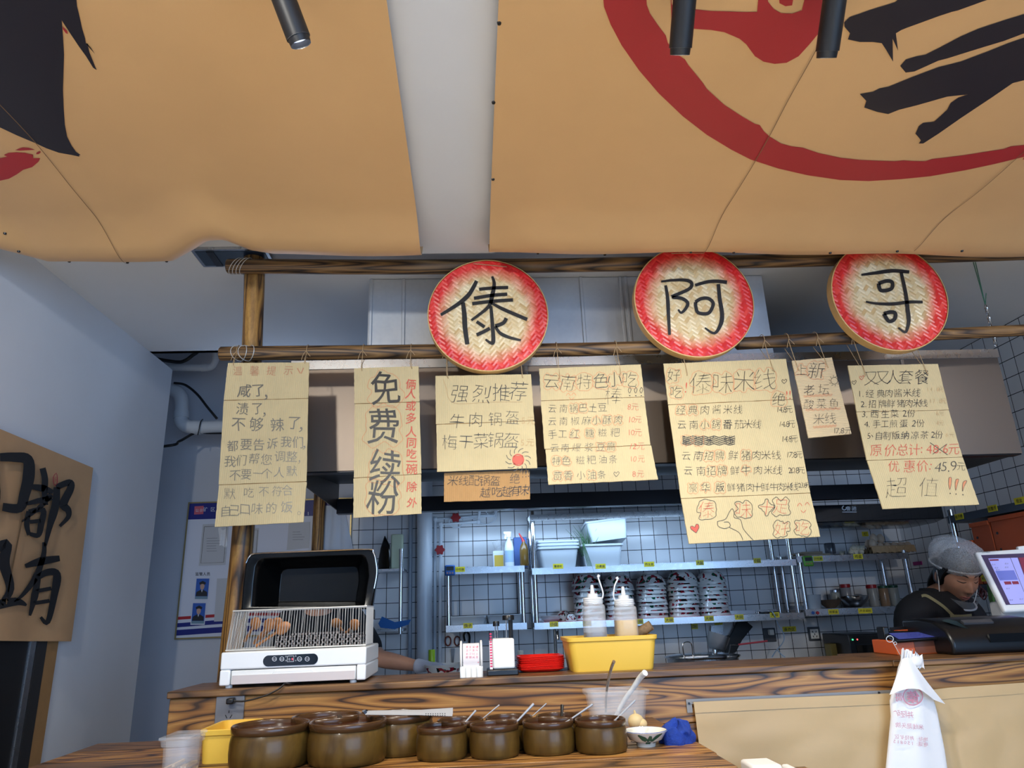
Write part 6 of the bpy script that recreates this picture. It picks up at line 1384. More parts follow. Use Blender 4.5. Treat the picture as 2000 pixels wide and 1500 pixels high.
bw = MB().lathe([(.024,0),(.045,.018),(.062,.045),(.064,.046),(.058,.043),(.04,.018),(.0005,.006)], (xat(1622,1180,4.09), 4.09, rz0+.0005), 0, 32, cap0=True); tag(build('brown_bowl', bw, mat('brown bowl plastic', (120,98,80), .4)), 'brownish bowl between the white cup and the steel bowl', 'bowl')
bw = MB().lathe([(.026,0),(.052,.014),(.076,.045),(.080,.062),(.083,.063),(.078,.060),(.072,.044),(.05,.016),(.0005,.006)], (xat(1671,1180,4.085), 4.085, rz0+.0005), 0, 40, cap0=True); tag(build('steel_bowl', bw, M_chrome), 'shiny stainless steel mixing bowl on the right lower shelf', 'bowl')
for px_, c_, lab in ((1588, (40,90,170), 'blue'), (1597, (180,40,50), 'red')): tag(build('round_magnet', MB().lathe([(.0005,-.004),(.008,-.004),(.009,0)], P(px_, 1197, 3.9975), 0, 16, (0,1,0)), mat(lab+' magnet', c_, .4)), 'round %s magnet on the front of the right lower shelf' % lab, 'magnet')
# ---------------------------------------------------------------- wall pipes
M_wp = mat('white pipe', (206,214,224), .35)
xbig = xat(829, 1150, 4.2); tag(build('vertical_pipe', MB().tube([(xbig, 4.23, 0), (xbig, 4.23, hzb+.3)], .044, 0, 28).tube([(xbig, 4.23, P(829,1163,4.2).z-.006), (xbig, 4.23, P(829,1163,4.2).z+.006)], .047, 0, 28), M_wp, sm=50), 'thick white vertical pipe against the tiles', 'pipe')
x2 = xat(799, 1150, 4.2); tag(build('thin_pipe', MB().tube([(x2, 4.27, 0), (x2, 4.27, hzb+.3)], .012, 0, 14), mat('grey conduit', (150,158,170), .4)), 'thin grey conduit left of the thick white pipe', 'pipe')
def gaspipe(pts, label):
    mb = MB(); q = [P(x, y, Y) for x, y, Y in pts]; mb.tube(q, .0105, 0, 14)
    for p in q[1:-1]: mb.ell(p, (.015,.015,.015), 0, 12, 8)
    t = thing('gas_pipe', label, 'pipe', q[-1]); build('pipe_run', mb, M_wp, t, sm=50); return t
z0_ = 0
gp = gaspipe([(859,1300,4.24),(861,1024,4.24),(934,1019,4.24),(938,985,4.24)], 'white gas pipe with the lower red valve wheel, the outer of two')
gp2 = gaspipe([(849,1300,4.275),(850,1014,4.275),(966,1006,4.275),(968,985,4.275)], 'white gas pipe with the upper red valve wheel, the inner of two')
def valve(px, py, Y, par):
    c_ = P(px, py, Y); mb = MB(); ring = []
    for r, y in ((.0005,-.006),(.024,-.006),(.027,0),(.024,.006),(.0005,.006)):
        ring.append([c_+Vector((r*(1+.14*math.cos(6*a))*math.cos(a), y, r*(1+.14*math.cos(6*a))*math.sin(a))) for a in [2*PI*k/36 for k in range(36)]])
    mb.rings(ring, 0); mb.tube([c_, c_+Vector((0,.035,0))], .006, 0, 10); build('valve_wheel', mb, mat('dark red valve', (140,22,30), .35), par)
valve(859, 1074, 4.195, gp); valve(890, 1011, 4.225, gp2)
cb = MB()
cb.tube(smooth([P(900,1010,4.25), P(906,1020,4.24), P(895,1030,4.24), P(880,1027,4.24), P(878,1016,4.24), P(890,1013,4.24), P(915,1010,4.25), P(945,1024,4.25), P(965,1018,4.25), P(970,1003,4.25)], 5), .0035, 0, 8)
cb.tube(smooth([P(960,990,4.25), P(950,994,4.24), P(952,1004,4.24), P(965,1006,4.24), P(972,996,4.24)], 5), .003, 0, 8); tag(build('white_cable', cb, M_wp), 'coiled white cable hanging over the gas pipes', 'cable')
# left shelf bits beside the thick pipe
p0_ = P(740, 1112, 4.12); 
sm_ = thing('wall_rack', 'small grey wall rack partly hidden behind the sterilizer lid', 'rack', P(762,1120,4.2)); ra, rb3 = xat(735,1115,4.1), xat(800,1115,4.1); zr_ = P(765, 1111, 4.1).z
build('rack_board', MB().box(ra, rb3-.03, 4.09, 4.285, zr_-.014, zr_), M_shelf, sm_); build('rack_post', MB().tube([(xat(783,1150,4.09), 4.085, P(783,1238,4.09).z), (xat(783,1150,4.09), 4.085, P(783,1072,4.09).z)], .011, 0, 14), M_chrome, sm_)
zr2 = P(765, 1228, 4.1).z; build('rack_board', MB().box(ra, rb3-.03, 4.09, 4.285, zr2-.014, zr2), M_shelf, sm_)
tag(build('green_packet', MB().box(xat(763,1080,4.15), xat(787,1080,4.15), 4.15, 4.19, zr_+.001, P(775,1043,4.15).z), mat('pale green packet', (190,202,176), .5), bev=.008), 'pale green packet standing on the small wall rack', 'packet')
tag(build('dark_bag', MB().prism([(xat(735,1100,4.12), 4.14, zr_+.001), (xat(762,1100,4.12), 4.14, zr_+.001), (xat(760,1080,4.12), 4.14, P(758,1065,4.14).z), (xat(750,1060,4.12), 4.14, P(750,1045,4.14).z), (xat(742,1080,4.12), 4.14, P(742,1070,4.14).z)], (0,.04,0)), M_blackgloss, bev=.006), 'pointed black plastic bag beside the pale green packet', 'bag')
bt = MB(); bt.prism([(xat(738,1212,4.05), 4.07, P(738,1218,4.07).z), (xat(745,1205,4.05), 4.07, P(747,1204,4.07).z), (xat(770,1212,4.05), 4.07, P(770,1215,4.07).z), (xat(802,1212,4.05), 4.07, P(802,1210,4.07).z), (xat(797,1218,4.05), 4.07, P(796,1220,4.07).z), (xat(770,1225,4.05), 4.07, P(768,1229,4.07).z), (xat(742,1225,4.05), 4.07, P(745,1226,4.07).z)], (0,.006,0)); tag(build('blue_cloth', bt, mat('blue rag', (40,100,170), .8)), 'blue rag hanging over the small wall rack behind the sterilizer', 'rag')
# ---------------------------------------------------------------- kitchen worktop
zw = .92
wt_ = thing('kitchen_worktop', 'stainless steel worktop along the kitchen back wall behind the ledge', 'worktop', (.8, 3.8, 0))
build('top_sheet', MB().box(.35, 2.58, 3.45, 4.26, zw-.03, zw), M_shelf, wt_)
for x in (.4, 1.5, 2.5): build('leg', MB().box(x, x+.04, 3.5, 3.54, 0, zw-.031), M_shelf, wt_); build('leg', MB().box(x, x+.04, 4.2, 4.24, 0, zw-.031), M_shelf, wt_)
nw = thing('back_counter', 'narrow steel counter below the narrow wall shelf and white pipes', 'counter', (-.1, 4.03, 0))
build('top_sheet', MB().box(-.6, .345, 3.90, 4.16, zw-.03, zw), M_shelf, nw)
for x in (-.58, .30): build('leg', MB().box(x, x+.03, 3.92, 3.95, 0, zw-.0305), M_shelf, nw); build('leg', MB().box(x, x+.03, 4.1, 4.13, 0, zw-.0305), M_shelf, nw)
# stock pot with lid, strainer
yp = 3.75; xp = P(1372, 1285, yp).x; zp = P(1372, 1279, yp).z
t = thing('stock_pot', 'large steel stock pot with a flat lid seen just above the ledge', 'pot', (xp, yp, zw))
build('pot_body', MB().lathe([(.17,0),(.175,.01),(.175,zp-zw-.012)], (xp, yp, zw+.001), 0, 40, cap0=True, cap1=True), M_shelf, t); build('lid', MB().lathe([(.185,0),(.186,.006),(.15,.014),(.02,.018),(.0005,.018)], (xp, yp, zp-.010), 0, 40, cap0=True), M_chrome, t)
hb_ = xp-.085; hm = MB().tube(smooth([(hb_-.022, yp-.05, zp+.003), (hb_-.022, yp-.05, zp+.055), (hb_, yp-.05, zp+.066), (hb_+.022, yp-.05, zp+.055), (hb_+.022, yp-.05, zp+.003)], 4), .003, 0, 8); build('lid_handle', hm, M_chrome, t)
sx_, sz_ = P(1398, 1272, yp-.04).x, zp+.008; t = thing('noodle_strainer', 'steel noodle strainer with a red handle resting on the pot lid', 'strainer', (sx_, yp-.04, sz_))
rot = Matrix.Rotation(.35, 3, 'Y'); q = MB(); q.lathe([(.030,.0),(.045,.012),(.052,.045),(.055,.075)], (0,0,0), 0, 32, cap0=True); q.lathe([(.030,.001),(.044,.013),(.051,.045),(.054,.075)], (0,0,0), 0, 32); q.v = [rot @ v + Vector((sx_, yp-.04, sz_+.016)) for v in q.v]; build('basket', q, mat('perforated steel', (150,152,156), .3, 1, bump=.8, bs=700), t)
ha, hb3, hc = P(1424, 1278, yp-.06), P(1427, 1259, yp-.08), P(1442, 1259, yp-.09); hd_ = P(1499, 1252, yp-.12)
build('handle_neck', MB().tube([ha, hb3, hc], .0032, 0, 8), M_chrome, t); build('handle_grip', MB().tube([hc, hd_], .0042, 0, 10), mat('red handle', (170,50,60), .35), t)
hp = xat(1381, 1260, 4.0); cyl(1382, 11, 1242, 3.98, zw, 'narrow upright steel cylinder behind the strainer', M_chrome, None, .001, 'steel_canister', 'canister')
# knife and black board leaning at wall
kb = thing('cutting_board', 'black cutting board leaning slanted against the tiles', 'cutting board', P(1430,1270,4.2))
bpts = [(1440,1213),(1455,1211),(1471,1224),(1450,1250),(1437,1275),(1418,1278),(1412,1262),(1430,1235)]
build('board_slab', MB().prism([P(x, y, 4.25) for x, y in bpts], (0,.018,0)), M_black, kb, bev=.003)
kn_ = thing('cleaver', 'wide cleaver blade hanging on the tiles left of the black cutting board', 'knife', P(1400,1250,4.27)); build('blade', MB().prism([P(x, y, 4.27) for x, y in ((1389,1222),(1413,1220),(1411,1262),(1388,1266))], (0,.004,0)), M_shelf, kn_); build('handle', MB().prism([P(x, y, 4.268) for x, y in ((1395,1266),(1405,1265),(1403,1290),(1394,1290))], (0,.012,0)), M_black, kn_, bev=.003)
def plaque(px, py, wpx, s, label):
    a_, b_ = P(px-wpx/2, py, YB-.003), P(px+wpx/2, py, YB-.003); h = .014
    mb = MB().box(a_.x, b_.x, YB-.003, YB-.0005, a_.z-h, a_.z+h, 0); n_ = len(s); text(mb, lambda x, y: P(x, y, YB-.0036), s, [px+(k-(n_-1)/2)*wpx*.84/n_ for k in range(n_)], py, wpx*.8/n_ if n_ > 2 else 6.6, 1, .008, jit=0)
    tag(build('wall_label', mb, [M_yellowtag, M_black], sm=0), label, 'label')
plaque(1357, 1224, 12, '菜板', 'small yellow label on the tiles below the bowl stacks'); plaque(1404, 1222, 16, '水果刀', 'yellow label on the tiles above the cleaver'); plaque(1542, 1229, 26, '备炸区', 'long yellow label on the tiles below the shelf posts'); plaque(1690, 1070-27, 12, '灯', 'tiny dim label under the hood near the right corner')
# sockets on the tiles
def wsock(px, py, label, dark):
    p = P(px, py, YB-.004); t = thing('tile_socket', label, 'outlet', p); build('plate', MB().box(p.x-.036, p.x+.036, YB-.010, YB-.0005, p.z-.038, p.z+.038), mat('grey socket plate', (72,76,82), .4), t, bev=.003)
    if dark: build('socket_face', MB().box(p.x-.024, p.x+.024, YB-.0116, YB-.0102, p.z-.026, p.z+.026), M_white, t); q = MB(); [q.obox((p.x+dx, YB-.0122, p.z+dz), (.002,0,0), (0,.0006,0), (dx*.15,0,.005)) for dx, dz in ((-.010,.012),(.010,.012),(0,-.002),(-.010,-.014),(.010,-.014))]; build('slots', q, M_black, t)
    else: build('plug', MB().box(p.x-.012, p.x+.014, YB-.045, YB-.0105, p.z+.0, p.z+.030), M_white, t, bev=.004)
wsock(1590, 1238, 'white faced socket on the tiles in a dark frame', True); wsock(1503, 1240, 'dark socket plate with a white plug in it', False)
cw_ = MB().tube(smooth([P(1508,1194,3.99), P(1513,1202,3.985), P(1520,1220,4.05), P(1531,1240,4.1), P(1529,1255,4.1), P(1515,1272,4.05), P(1508,1283,4.0)], 6), .0028, 0, 8).tube(smooth([P(1519,1270,4.06), P(1527,1279,4.03), P(1533,1283,4.0)], 4), .0028, 0, 8); tag(build('charging_cord', cw_, mat('pale blue cord', (150,180,210), .5)), 'pale blue cord hanging from the lower shelf', 'cord')
tag(build('phone', MB().box(xat(1489,1195,4.05), xat(1519,1195,4.05), 4.03, 4.10, zs_low+.0005, zs_low+.010), M_black, bev=.002), 'black phone lying on the lower shelf right of the bowls', 'phone')
tag(build('steel_weight', MB().lathe([(.012,0),(.014,.012),(.0005,.016)], (xat(1480,1196,4.05), 4.05, zs_low+.0005), 0, 16, cap0=True), M_chrome), 'small round steel weight lying beside the black phone', 'weight')
# fryer
fx0, fx1 = P(1640, 1250, 4.0).x, P(1730, 1250, 4.0).x; fz = P(1690, 1238, 3.9).z
t = thing('counter_fryer', 'dark steel fryer with green and red lamps in the right kitchen corner', 'fryer', ((fx0+fx1)/2, 4.05, zw)); build('body', MB().box(fx0, fx1, 3.9, 4.2, zw+.001, fz), mat('fryer steel', (64,66,70), .3, .9), t, bev=.005); build('front_glass', MB().box(fx0+.035, fx1-.01, 3.897, 3.8995, zw+.09, fz-.055), M_blackgloss, t)
build('control_strip', MB().box(fx0+.03, fx1-.005, 3.896, 3.8995, fz-.05, fz-.008), M_black, t); build('rail', MB().tube([(fx0+.04, 3.89, zw+.085), (fx1-.01, 3.89, zw+.085)], .006), M_shelf, t)
for px_, c_ in ((1664, (80,255,160)), (1673, (255,90,90))): build('lamp', MB().lathe([(.0005,-.002),(.004,-.002),(.004,.0)], (P(px_, 1241, 3.895).x, 3.8955, fz-.026), 0, 10, (0,1,0)), mat('pilot %d' % px_, c_, .4, emit=2), t)
tag(build('yellow_tin', MB().box(P(1622,1265,4.05).x, P(1641,1265,4.05).x, 4.05, 4.12, zw+.001, P(1630,1257,4.05).z), mat('dull yellow tin', (170,150,84), .5), bev=.004), 'dull yellow tin left of the fryer', 'tin')
# tap, scissors, bottle, bowl behind the ledge
tp_ = thing('water_tap', 'tall curved steel tap standing behind the red plates', 'tap', P(1085,1280,4.1)); xt_ = xat(1085, 1260, 4.15)
build('spout', MB().tube(smooth([(xt_, 4.15, zw+.01), (xt_, 4.15, P(1085,1240,4.15).z), (xt_+.004, 4.13, P(1085,1226,4.14).z), (xt_, 4.05, P(1085,1230,4.1).z), (xt_, 4.03, P(1085,1250,4.05).z)], 6), .010, 0, 14), M_chrome, tp_); build('tap_base', MB().lathe([(.03,0),(.03,.01),(.012,.02)], (xt_, 4.15, zw+.0005), 0, 20, cap0=True), M_chrome, tp_)
sc2 = thing('scissors', 'kitchen scissors with brown handles hanging on the tiles', 'scissors', P(884,1270,4.28)); mb = MB()
for e in (-1, 1): mb.tube(smooth([P(884+e*9+5.5*math.cos(a), 1252+9*math.sin(a), 4.28) for a in [k*PI/6 for k in range(13)]], 2), .004, 0, 8)
build('handles', mb, mat('brown handle', (110,50,40), .4), sc2); build('blades', MB().prism([P(x, y, 4.282) for x, y in ((880,1266),(888,1266),(886,1296),(882,1296))], (0,.004,0)), M_chrome, sc2)
hk2 = MB().tube(smooth([P(908,1252,4.27), P(906,1240,4.26), P(911,1234,4.26), P(917,1242,4.27), P(916,1262,4.28)], 5), .006, 0, 10); tag(build('black_hook', hk2, M_black), 'black curved hook on the tiles beside the scissors', 'hook')
bp = P(912, 1252, 4.28); 
cyl(843, 13, 1268, 3.98, zw, 'green bottle at the foot of the white pipes', mat('lime bottle', (150,190,40), .3), None, .002, 'green_bottle', 'bottle')
cyl(1012, 11, 1270, 4.0, zw, 'small cream bottle behind the red plates', mat('cream bottle', (206,196,180), .4), None, .002, 'cream_bottle', 'bottle')
sb_ = dup(proto, (P(865, 1310, 3.3).x, 3.3, P(865, 1297, 3.3).z), 'painted bowl standing upright next to the gloved hand', (PI, 0, 1.2), (.92,.92,.92)); sb_['group'] = 'painted bowls in use'
zpt_ = sb_.location.z-.072*.92-.001
pt2 = thing('prep_table', 'steel prep table behind the ledge under the painted bowl and gloved hand', 'table', (-.2, 3.27, 0))
build('top_sheet', MB().box(-.62, .2, 3.1, 3.43, zpt_-.03, zpt_), M_shelf, pt2)
for x in (-.6, .16):
    for y in (3.12, 3.38): build('leg', MB().box(x, x+.03, y, y+.03, 0, zpt_-.0305), M_shelf, pt2)
# ---------------------------------------------------------------- right wall rack with orange crates
XS = XR-.30
def xr_shelf(pA, pB): return None
za = PX(1880, 1010, XS).z; ya0 = 2.36; ya1 = PX(1850, 1012, XS).y
rk = thing('side_rack', 'dark steel side rack along the right wall carrying orange crates', 'rack', (XS+.15, 2.9, 0))
zA, zB2 = PX(1930, 992, XS).z, PX(1945, 1140, XS).z
for z in (zA, zB2): build('rack_board', MB().box(XS, XR-.01, 2.36, ya1, z-.035, z), mat('dark rack steel', (92,96,104), .35, .8), rk)
for y in (ya1-.015, 2.375): build('rack_post', MB().tube([(XS+.012, y, 0), (XS+.012, y, zA+.03)], .013, 0, 14), M_chrome, rk)
for y in (ya1-.015,): build('rack_post', MB().tube([(XR-.03, y, 0), (XR-.03, y, zA+.03)], .013, 0, 14), M_chrome, rk)
fx_ = lambda x, y: PX(x, y, XS-.0025)
for s, px_, py_ in (('电子秤',1873,1009),('完整件',1938,993),('粗盐',1991,978),('米线筐',1925,1129),('',0,0)):
    if not s: continue
    tm = MB(); c_ = PX(px_, py_, XS-.0015); tm.box(XS-.0016, XS-.0004, c_.y-.03, c_.y+.03, c_.z-.014, c_.z+.014, 0)
    for k, ch in enumerate(s):
        vs, fs_ = glyph(ch, .008); yy = c_.y+(len(s)-1)/2*.018-k*.018; tm.add([Vector((XS-.0022, yy-gx*.017, c_.z+gy*.018)) for gx, gy in vs], fs_, 1)
    build('label', tm, [M_yellowtag, M_black], rk, sm=0)
def crate(pxl, pytl, depthY0, depthY1, z0, z1, label, x0=XS+.01, nholes=3):
    t = thing('orange_crate', label, 'crate', (XS+.14, (depthY0+depthY1)/2, z0), 'orange crates on the side rack'); w0 = .006
    mb = MB(); mb.box(x0, x0+w0, depthY0, depthY1, z0, z1); mb.box(XR-.02, XR-.014, depthY0, depthY1, z0, z1); mb.box(x0+w0, XR-.02, depthY0, depthY0+w0, z0, z1); mb.box(x0+w0, XR-.02, depthY1-w0, depthY1, z0, z1); mb.box(x0+w0, XR-.02, depthY0+w0, depthY1-w0, z0, z0+w0)
    build('crate_body', mb, M_orange, t, bev=.003); build('crate_rim', MB().box(x0-.008, x0-.0005, depthY0, depthY1, z1-.02, z1), M_orange, t, bev=.002)
    h_ = MB()
    for j in range(nholes): h_.lathe([(.0005,-.001),(.006,-.001),(.006,.001)], (x0-.001, depthY1-.03, z0+(z1-z0)*(.25+.25*j)), 0, 10, (1,0,0))
    build('bolt_holes', h_, M_black, t)
ya, yb3, yc3 = PX(1900, 1080, XS).y, PX(1935, 1060, XS).y, PX(1990, 1050, XS).y
crate(0, 0, PX(1898,1060,XS).y+.003, min(ya1-.02, PX(1862,1060,XS).y), zB2+.001, zB2+.20, 'lower orange crate at the far end of the side rack', nholes=1)
crate(0, 0, PX(1938,1060,XS).y+.003, PX(1898,1060,XS).y-.003, zB2+.001, min(zA-.045, zB2+.275), 'tall orange crate in the middle of the side rack')
crate(0, 0, 2.40, PX(1938,1060,XS).y-.003, zB2+.001, min(zA-.042, zB2+.30), 'tall orange crate nearest the till on the side rack')
# things hanging behind the cashier at right
gv = MB(); gpts = [(1926,1140),(1934,1142),(1938,1160),(1940,1178),(1935,1182),(1930,1170)]
gv.prism([PX(x, y, XS-.03) for x, y in gpts], (.012,0,0)); tag(build('green_glove', gv, mat('leaf green', (84,124,60), .5), bev=.004), 'green leafy bundle hanging under the side rack by the till', 'greens')
tl2 = MB()
for k, (x, y) in enumerate(((1912,1152),(1918,1158),(1922,1162))): tl2.tube(smooth([PX(x+4.5*math.cos(a), y+9*math.sin(a), XS-.02-.006*k) for a in [j*PI/5 for j in range(11)]], 2), .003, 0, 6)
tag(build('hanging_scissors', tl2, mat('dark red metal', (96,40,44), .4)), 'scissors handles hanging under the side rack behind the cashier', 'scissors')
tag(build('pink_note', MB().box(XR-.004, XR-.0005, PX(1800,1100,XR-.004).y, PX(1783,1100,XR-.004).y, PX(1790,1104,XR-.004).z, PX(1790,1097,XR-.004).z), mat('pink note', (170,40,130), .5)), 'pink paper strip stuck on the right tiles behind the hairnet', 'note')
# ---------------------------------------------------------------- people
M_skin = mat('skin', (196,146,120), .5, var=.06, vs=30, bump=.05, bs=400); M_skin.node_tree.nodes['Principled BSDF'].inputs['Subsurface Weight'].default_value = .08
M_skin.node_tree.nodes['Principled BSDF'].inputs['Subsurface Radius'].default_value = (.01, .004, .002)
def skin_mesh(nodes, edges, sub=2):
    """nodes: (point, radius); returns an evaluated skin mesh as (verts, faces)"""
    me = bpy.data.meshes.new('sk'); me.from_pydata([n[0] for n in nodes], edges, []); o = bpy.data.objects.new('sk', me); COL.objects.link(o)
    o.modifiers.new('s', 'SKIN'); me.skin_vertices[0].data[0].use_root = True
    for v, n in zip(me.skin_vertices[0].data, nodes):
        r = n[1]; v.radius = r if isinstance(r, tuple) else (r, r)
    ms = o.modifiers.new('u', 'SUBSURF'); ms.levels = sub; ms.render_levels = sub
    dg = bpy.context.evaluated_depsgraph_get(); dg.update(); m2 = bpy.data.meshes.new_from_object(o.evaluated_get(dg))
    vs, fs = [v.co.copy() for v in m2.vertices], [tuple(p.vertices) for p in m2.polygons]; bpy.data.objects.remove(o); bpy.data.meshes.remove(m2)
    vol = sum(vs[f[0]].dot(vs[f[k]].cross(vs[f[k+1]])) for f in fs for k in range(1, len(f)-1))
    if vol < 0: fs = [tuple(reversed(f)) for f in fs]
    return vs, fs
def outward(mb):
    me = bpy.data.meshes.new('ow'); me.from_pydata(mb.v, [], mb.f); bm = bmesh.new(); bm.from_mesh(me); bmesh.ops.recalc_face_normals(bm, faces=bm.faces); bm.to_mesh(me); bm.free()
    out = MB().add([v.co.copy() for v in me.vertices], [tuple(p.vertices) for p in me.polygons]); bpy.data.meshes.remove(me); return out
def trousers(t, pel, feet, sx, m_):
    N = [(pel+Vector((0,0,.16)), (.170,.130)), (pel+Vector((0,0,-.02)), (.182,.142))]; E = [(0,1)]
    for k, ft in enumerate(feet):
        hp = pel+sx*(.085 if k else -.085)+Vector((0,0,-.10)); b = len(N)
        N += [(hp, .104), (Vector((ft.x, ft.y-.01, .46)), .076), (Vector((ft.x, ft.y, .10)), .062)]; E += [(1, b), (b, b+1), (b+1, b+2)]
    v, f = skin_mesh(N, E, 2); build('trousers', MB().add(v, f), m_, t, sm=80)
    for ft in feet:
        q = MB(); q.ell(Vector((ft.x, ft.y-.055, .042)), (.050, .135, .046), 0, 18, 10); q.v = [Vector((p.x, p.y, max(.001, p.z))) for p in q.v]; build('shoe', q, M_black, t, sm=70)
def remesh(mb, vox):
    me = bpy.data.meshes.new('rm'); me.from_pydata(mb.v, [], mb.f); o = bpy.data.objects.new('rm', me); COL.objects.link(o)
    r = o.modifiers.new('r', 'REMESH'); r.mode = 'VOXEL'; r.voxel_size = vox
    s = o.modifiers.new('s', 'SMOOTH'); s.factor = .5; s.iterations = 3
    dg = bpy.context.evaluated_depsgraph_get(); dg.update(); m2 = bpy.data.meshes.new_from_object(o.evaluated_get(dg))
    out = MB(); out.add([v.co.copy() for v in m2.vertices], [tuple(p.vertices) for p in m2.polygons]); bpy.data.objects.remove(o); bpy.data.meshes.remove(m2); return out
def head_mesh(H, right, fwd, up):
    g = lambda x, z, cx, cz, sx, sz: math.exp(-((x-cx)/sx)**2-((z-cz)/sz)**2)
    rings_ = []; NT_, NP = 56, 64
    for i in range(NT_+1):
        th = min(max(PI*i/NT_, .03), PI-.03); ring = []
        for k in range(NP):
            ph = 2*PI*k/NP; x, y, z = math.sin(th)*math.cos(ph), math.sin(th)*math.sin(ph), math.cos(th)
            X, Y, Z = .073*x, .090*y, .112*z
            if Z < 0: t = -Z/.112; X *= 1-.34*t**1.6; Y *= (1-.10*t**2) if y > 0 else (1-.30*t)
            if y > 0: Y *= 1-.12*abs(x)**3
            if y > -.1:
                f = 0
                f += .016*g(X, Z, 0, -.020, .010, .020)+.010*g(X, Z, 0, -.034, .013, .009)+.005*(g(X, Z, .012, -.036, .007, .007)+g(X, Z, -.012, -.036, .007, .007))
                f += .005*g(X, Z, 0, .030, .045, .012); f += -.009*(g(X, Z, .030, .010, .015, .011)+g(X, Z, -.030, .010, .015, .011)); f += .0065*(g(X, Z, .030, .008, .010, .007)+g(X, Z, -.030, .008, .010, .007))
                f += .006*(g(X, Z, .044, -.026, .02, .022)+g(X, Z, -.044, -.026, .02, .022)); f += .008*g(X, Z, 0, -.058, .022, .007)+.008*g(X, Z, 0, -.070, .018, .006)-.005*g(X, Z, 0, -.064, .024, .003)
                f += .009*g(X, Z, 0, -.098, .02, .014); Y += f*max(0, min(1, y*3+.3))
            ring.append(H+right*X+fwd*Y+up*Z)
        rings_.append(ring)
    mb = MB().rings(rings_, 0)
    for e in (-1, 1):
        rot = Matrix((right, fwd, up)).transposed() @ Matrix.Rotation(e*.35, 3, 'Z')
        mb.ell(H+right*e*.070+fwd*-.008+up*-.008, (.008,.019,.030), 0, 14, 10, rot); mb.ell(H+right*e*.069+fwd*-.002+up*-.030, (.007,.010,.012), 0, 10, 8, rot)
    return mb
def hand_nodes(wr, d, n, side, nodes, edges, base):
    """palm and five bent fingers from wrist wr along d; n is the palm side, side the thumb side"""
    pl = len(nodes); nodes.append((wr+d*.045, (.030,.016))); edges.append((base, pl)); p2 = len(nodes); nodes.append((wr+d*.080, (.034,.014))); edges.append((pl, p2))
    for k, L in enumerate((.066, .076, .072, .056)):
        off = side*(.026-.0175*k); a = wr+d*.082+off; q = [a+d*L*.4+n*.006, a+d*L*.72+n*.020, a+d*L*.9+n*.038]
        pr = p2
        for i, p in enumerate(q): nodes.append((p, .0088-.001*i)); edges.append((pr, len(nodes)-1)); pr = len(nodes)-1
    pr = pl
    for i, p in enumerate((wr+d*.040+side*.034+n*.006, wr+d*.066+side*.046+n*.016, wr+d*.088+side*.048+n*.024)): nodes.append((p, .0105-.001*i)); edges.append((pr, len(nodes)-1)); pr = len(nodes)-1
def person(name, label, pel, chest, neck, H, fwd, up, armR, armL, feet, sx):
    """armR/armL: (shoulder, elbow, wrist, hand dir, palm normal, thumb side)"""
    t = thing(name, label, 'person', (pel.x, pel.y, 0))
    right = fwd.cross(up).normalized()
    N, E = [], []
    def nd(p, r, par=None):
        N.append((p, r)); 
        if par is not None: E.append((par, len(N)-1))
        return len(N)-1
    i0 = nd(pel, (.155,.115)); i1 = nd(pel.lerp(chest, .5), (.135,.105), i0); i2 = nd(chest, (.150,.110), i1); i3 = nd(chest.lerp(neck, .62), (.088,.072), i2); i4 = nd(neck, (.052,.052), i3); i5 = nd(H+up*-.06+fwd*-.012, (.052,.054), i4)
    hands = []
    for arm in (armR, armL):
        s = nd(arm[0]+Vector((0,0,-.012)), (.050,.052), i3); u = nd(arm[0].lerp(arm[1], .5), .049, s); e = nd(arm[1], .042, u); f = nd(arm[1].lerp(arm[2], .4), .038, e); wr = nd(arm[2], (.028,.024), f); hand_nodes(arm[2], arm[3], arm[4], arm[5], N, E, wr)
    for k, ft in enumerate(feet):
        hp = nd(pel+sx*(.085 if k else -.085)+Vector((0,0,-.06)), .092, i0); kn = nd(Vector((ft.x, ft.y-.01, .46)), .060, hp); an = nd(Vector((ft.x, ft.y, .09)), .042, kn); nd(Vector((ft.x, ft.y-.13, .035)), (.038,.030), an)
    v, f = skin_mesh(N, E, 2)
    mb = outward(head_mesh(H, right, fwd, up)); mb.add(v, f)
    r_ = remesh(mb, .0042)
    if len(r_.v) > 60000: mb = r_
    body = build('body', mb, M_skin, t, sm=80)
    return t, N, E
def shirt_mesh(nodes, edges): v, f = skin_mesh(nodes, edges, 2); return MB().add(v, f)
# cashier behind the till
YP = 2.95
H = P(1868, 1124, YP); H.z += .0
fwd = Vector((-.04, -.90, -.42)).normalized(); up = (Vector((0,0,1))-fwd*fwd.z).normalized(); up = (up+Vector((.06,0,0))).normalized(); up = (up-fwd*up.dot(fwd)).normalized(); right = fwd.cross(up).normalized()
bx = H.x-.045; neck = Vector((bx-.005, YP+.075, H.z-.072)); chest = Vector((bx-.025, YP+.085, H.z-.29)); pel = Vector((bx-.02, YP+.09, H.z-.62))
sx = Vector((.93, .36, 0)).normalized()
shR = neck+Vector((0,.01,-.078))-sx*.178; shL = neck+Vector((0,.01,-.078))+sx*.164
elR = shR+Vector((-.05,-.04,-.27)); wrR = elR+Vector((.10,-.22,.05)); elL = shL+Vector((.04,-.06,-.26)); wrL = elL+Vector((-.04,-.22,.08))
dR = Vector((.45,-.86,.1)).normalized(); dL = Vector((-.2,-.95,.15)).normalized()
feet = [Vector((bx-.11, YP+.08, 0)), Vector((bx+.09, YP+.11, 0))]
ps, N_, E_ = person('person', 'cashier in a black polo shirt, hairnet and clear mouth shield, looking down behind the till', pel, chest, neck, H, fwd, up,
    (shR, elR, wrR, dR, Vector((0,0,-1)), Vector((.85,.4,0))), (shL, elL, wrL, dL, Vector((0,0,-1)), Vector((-.95,.2,0))), feet, sx)
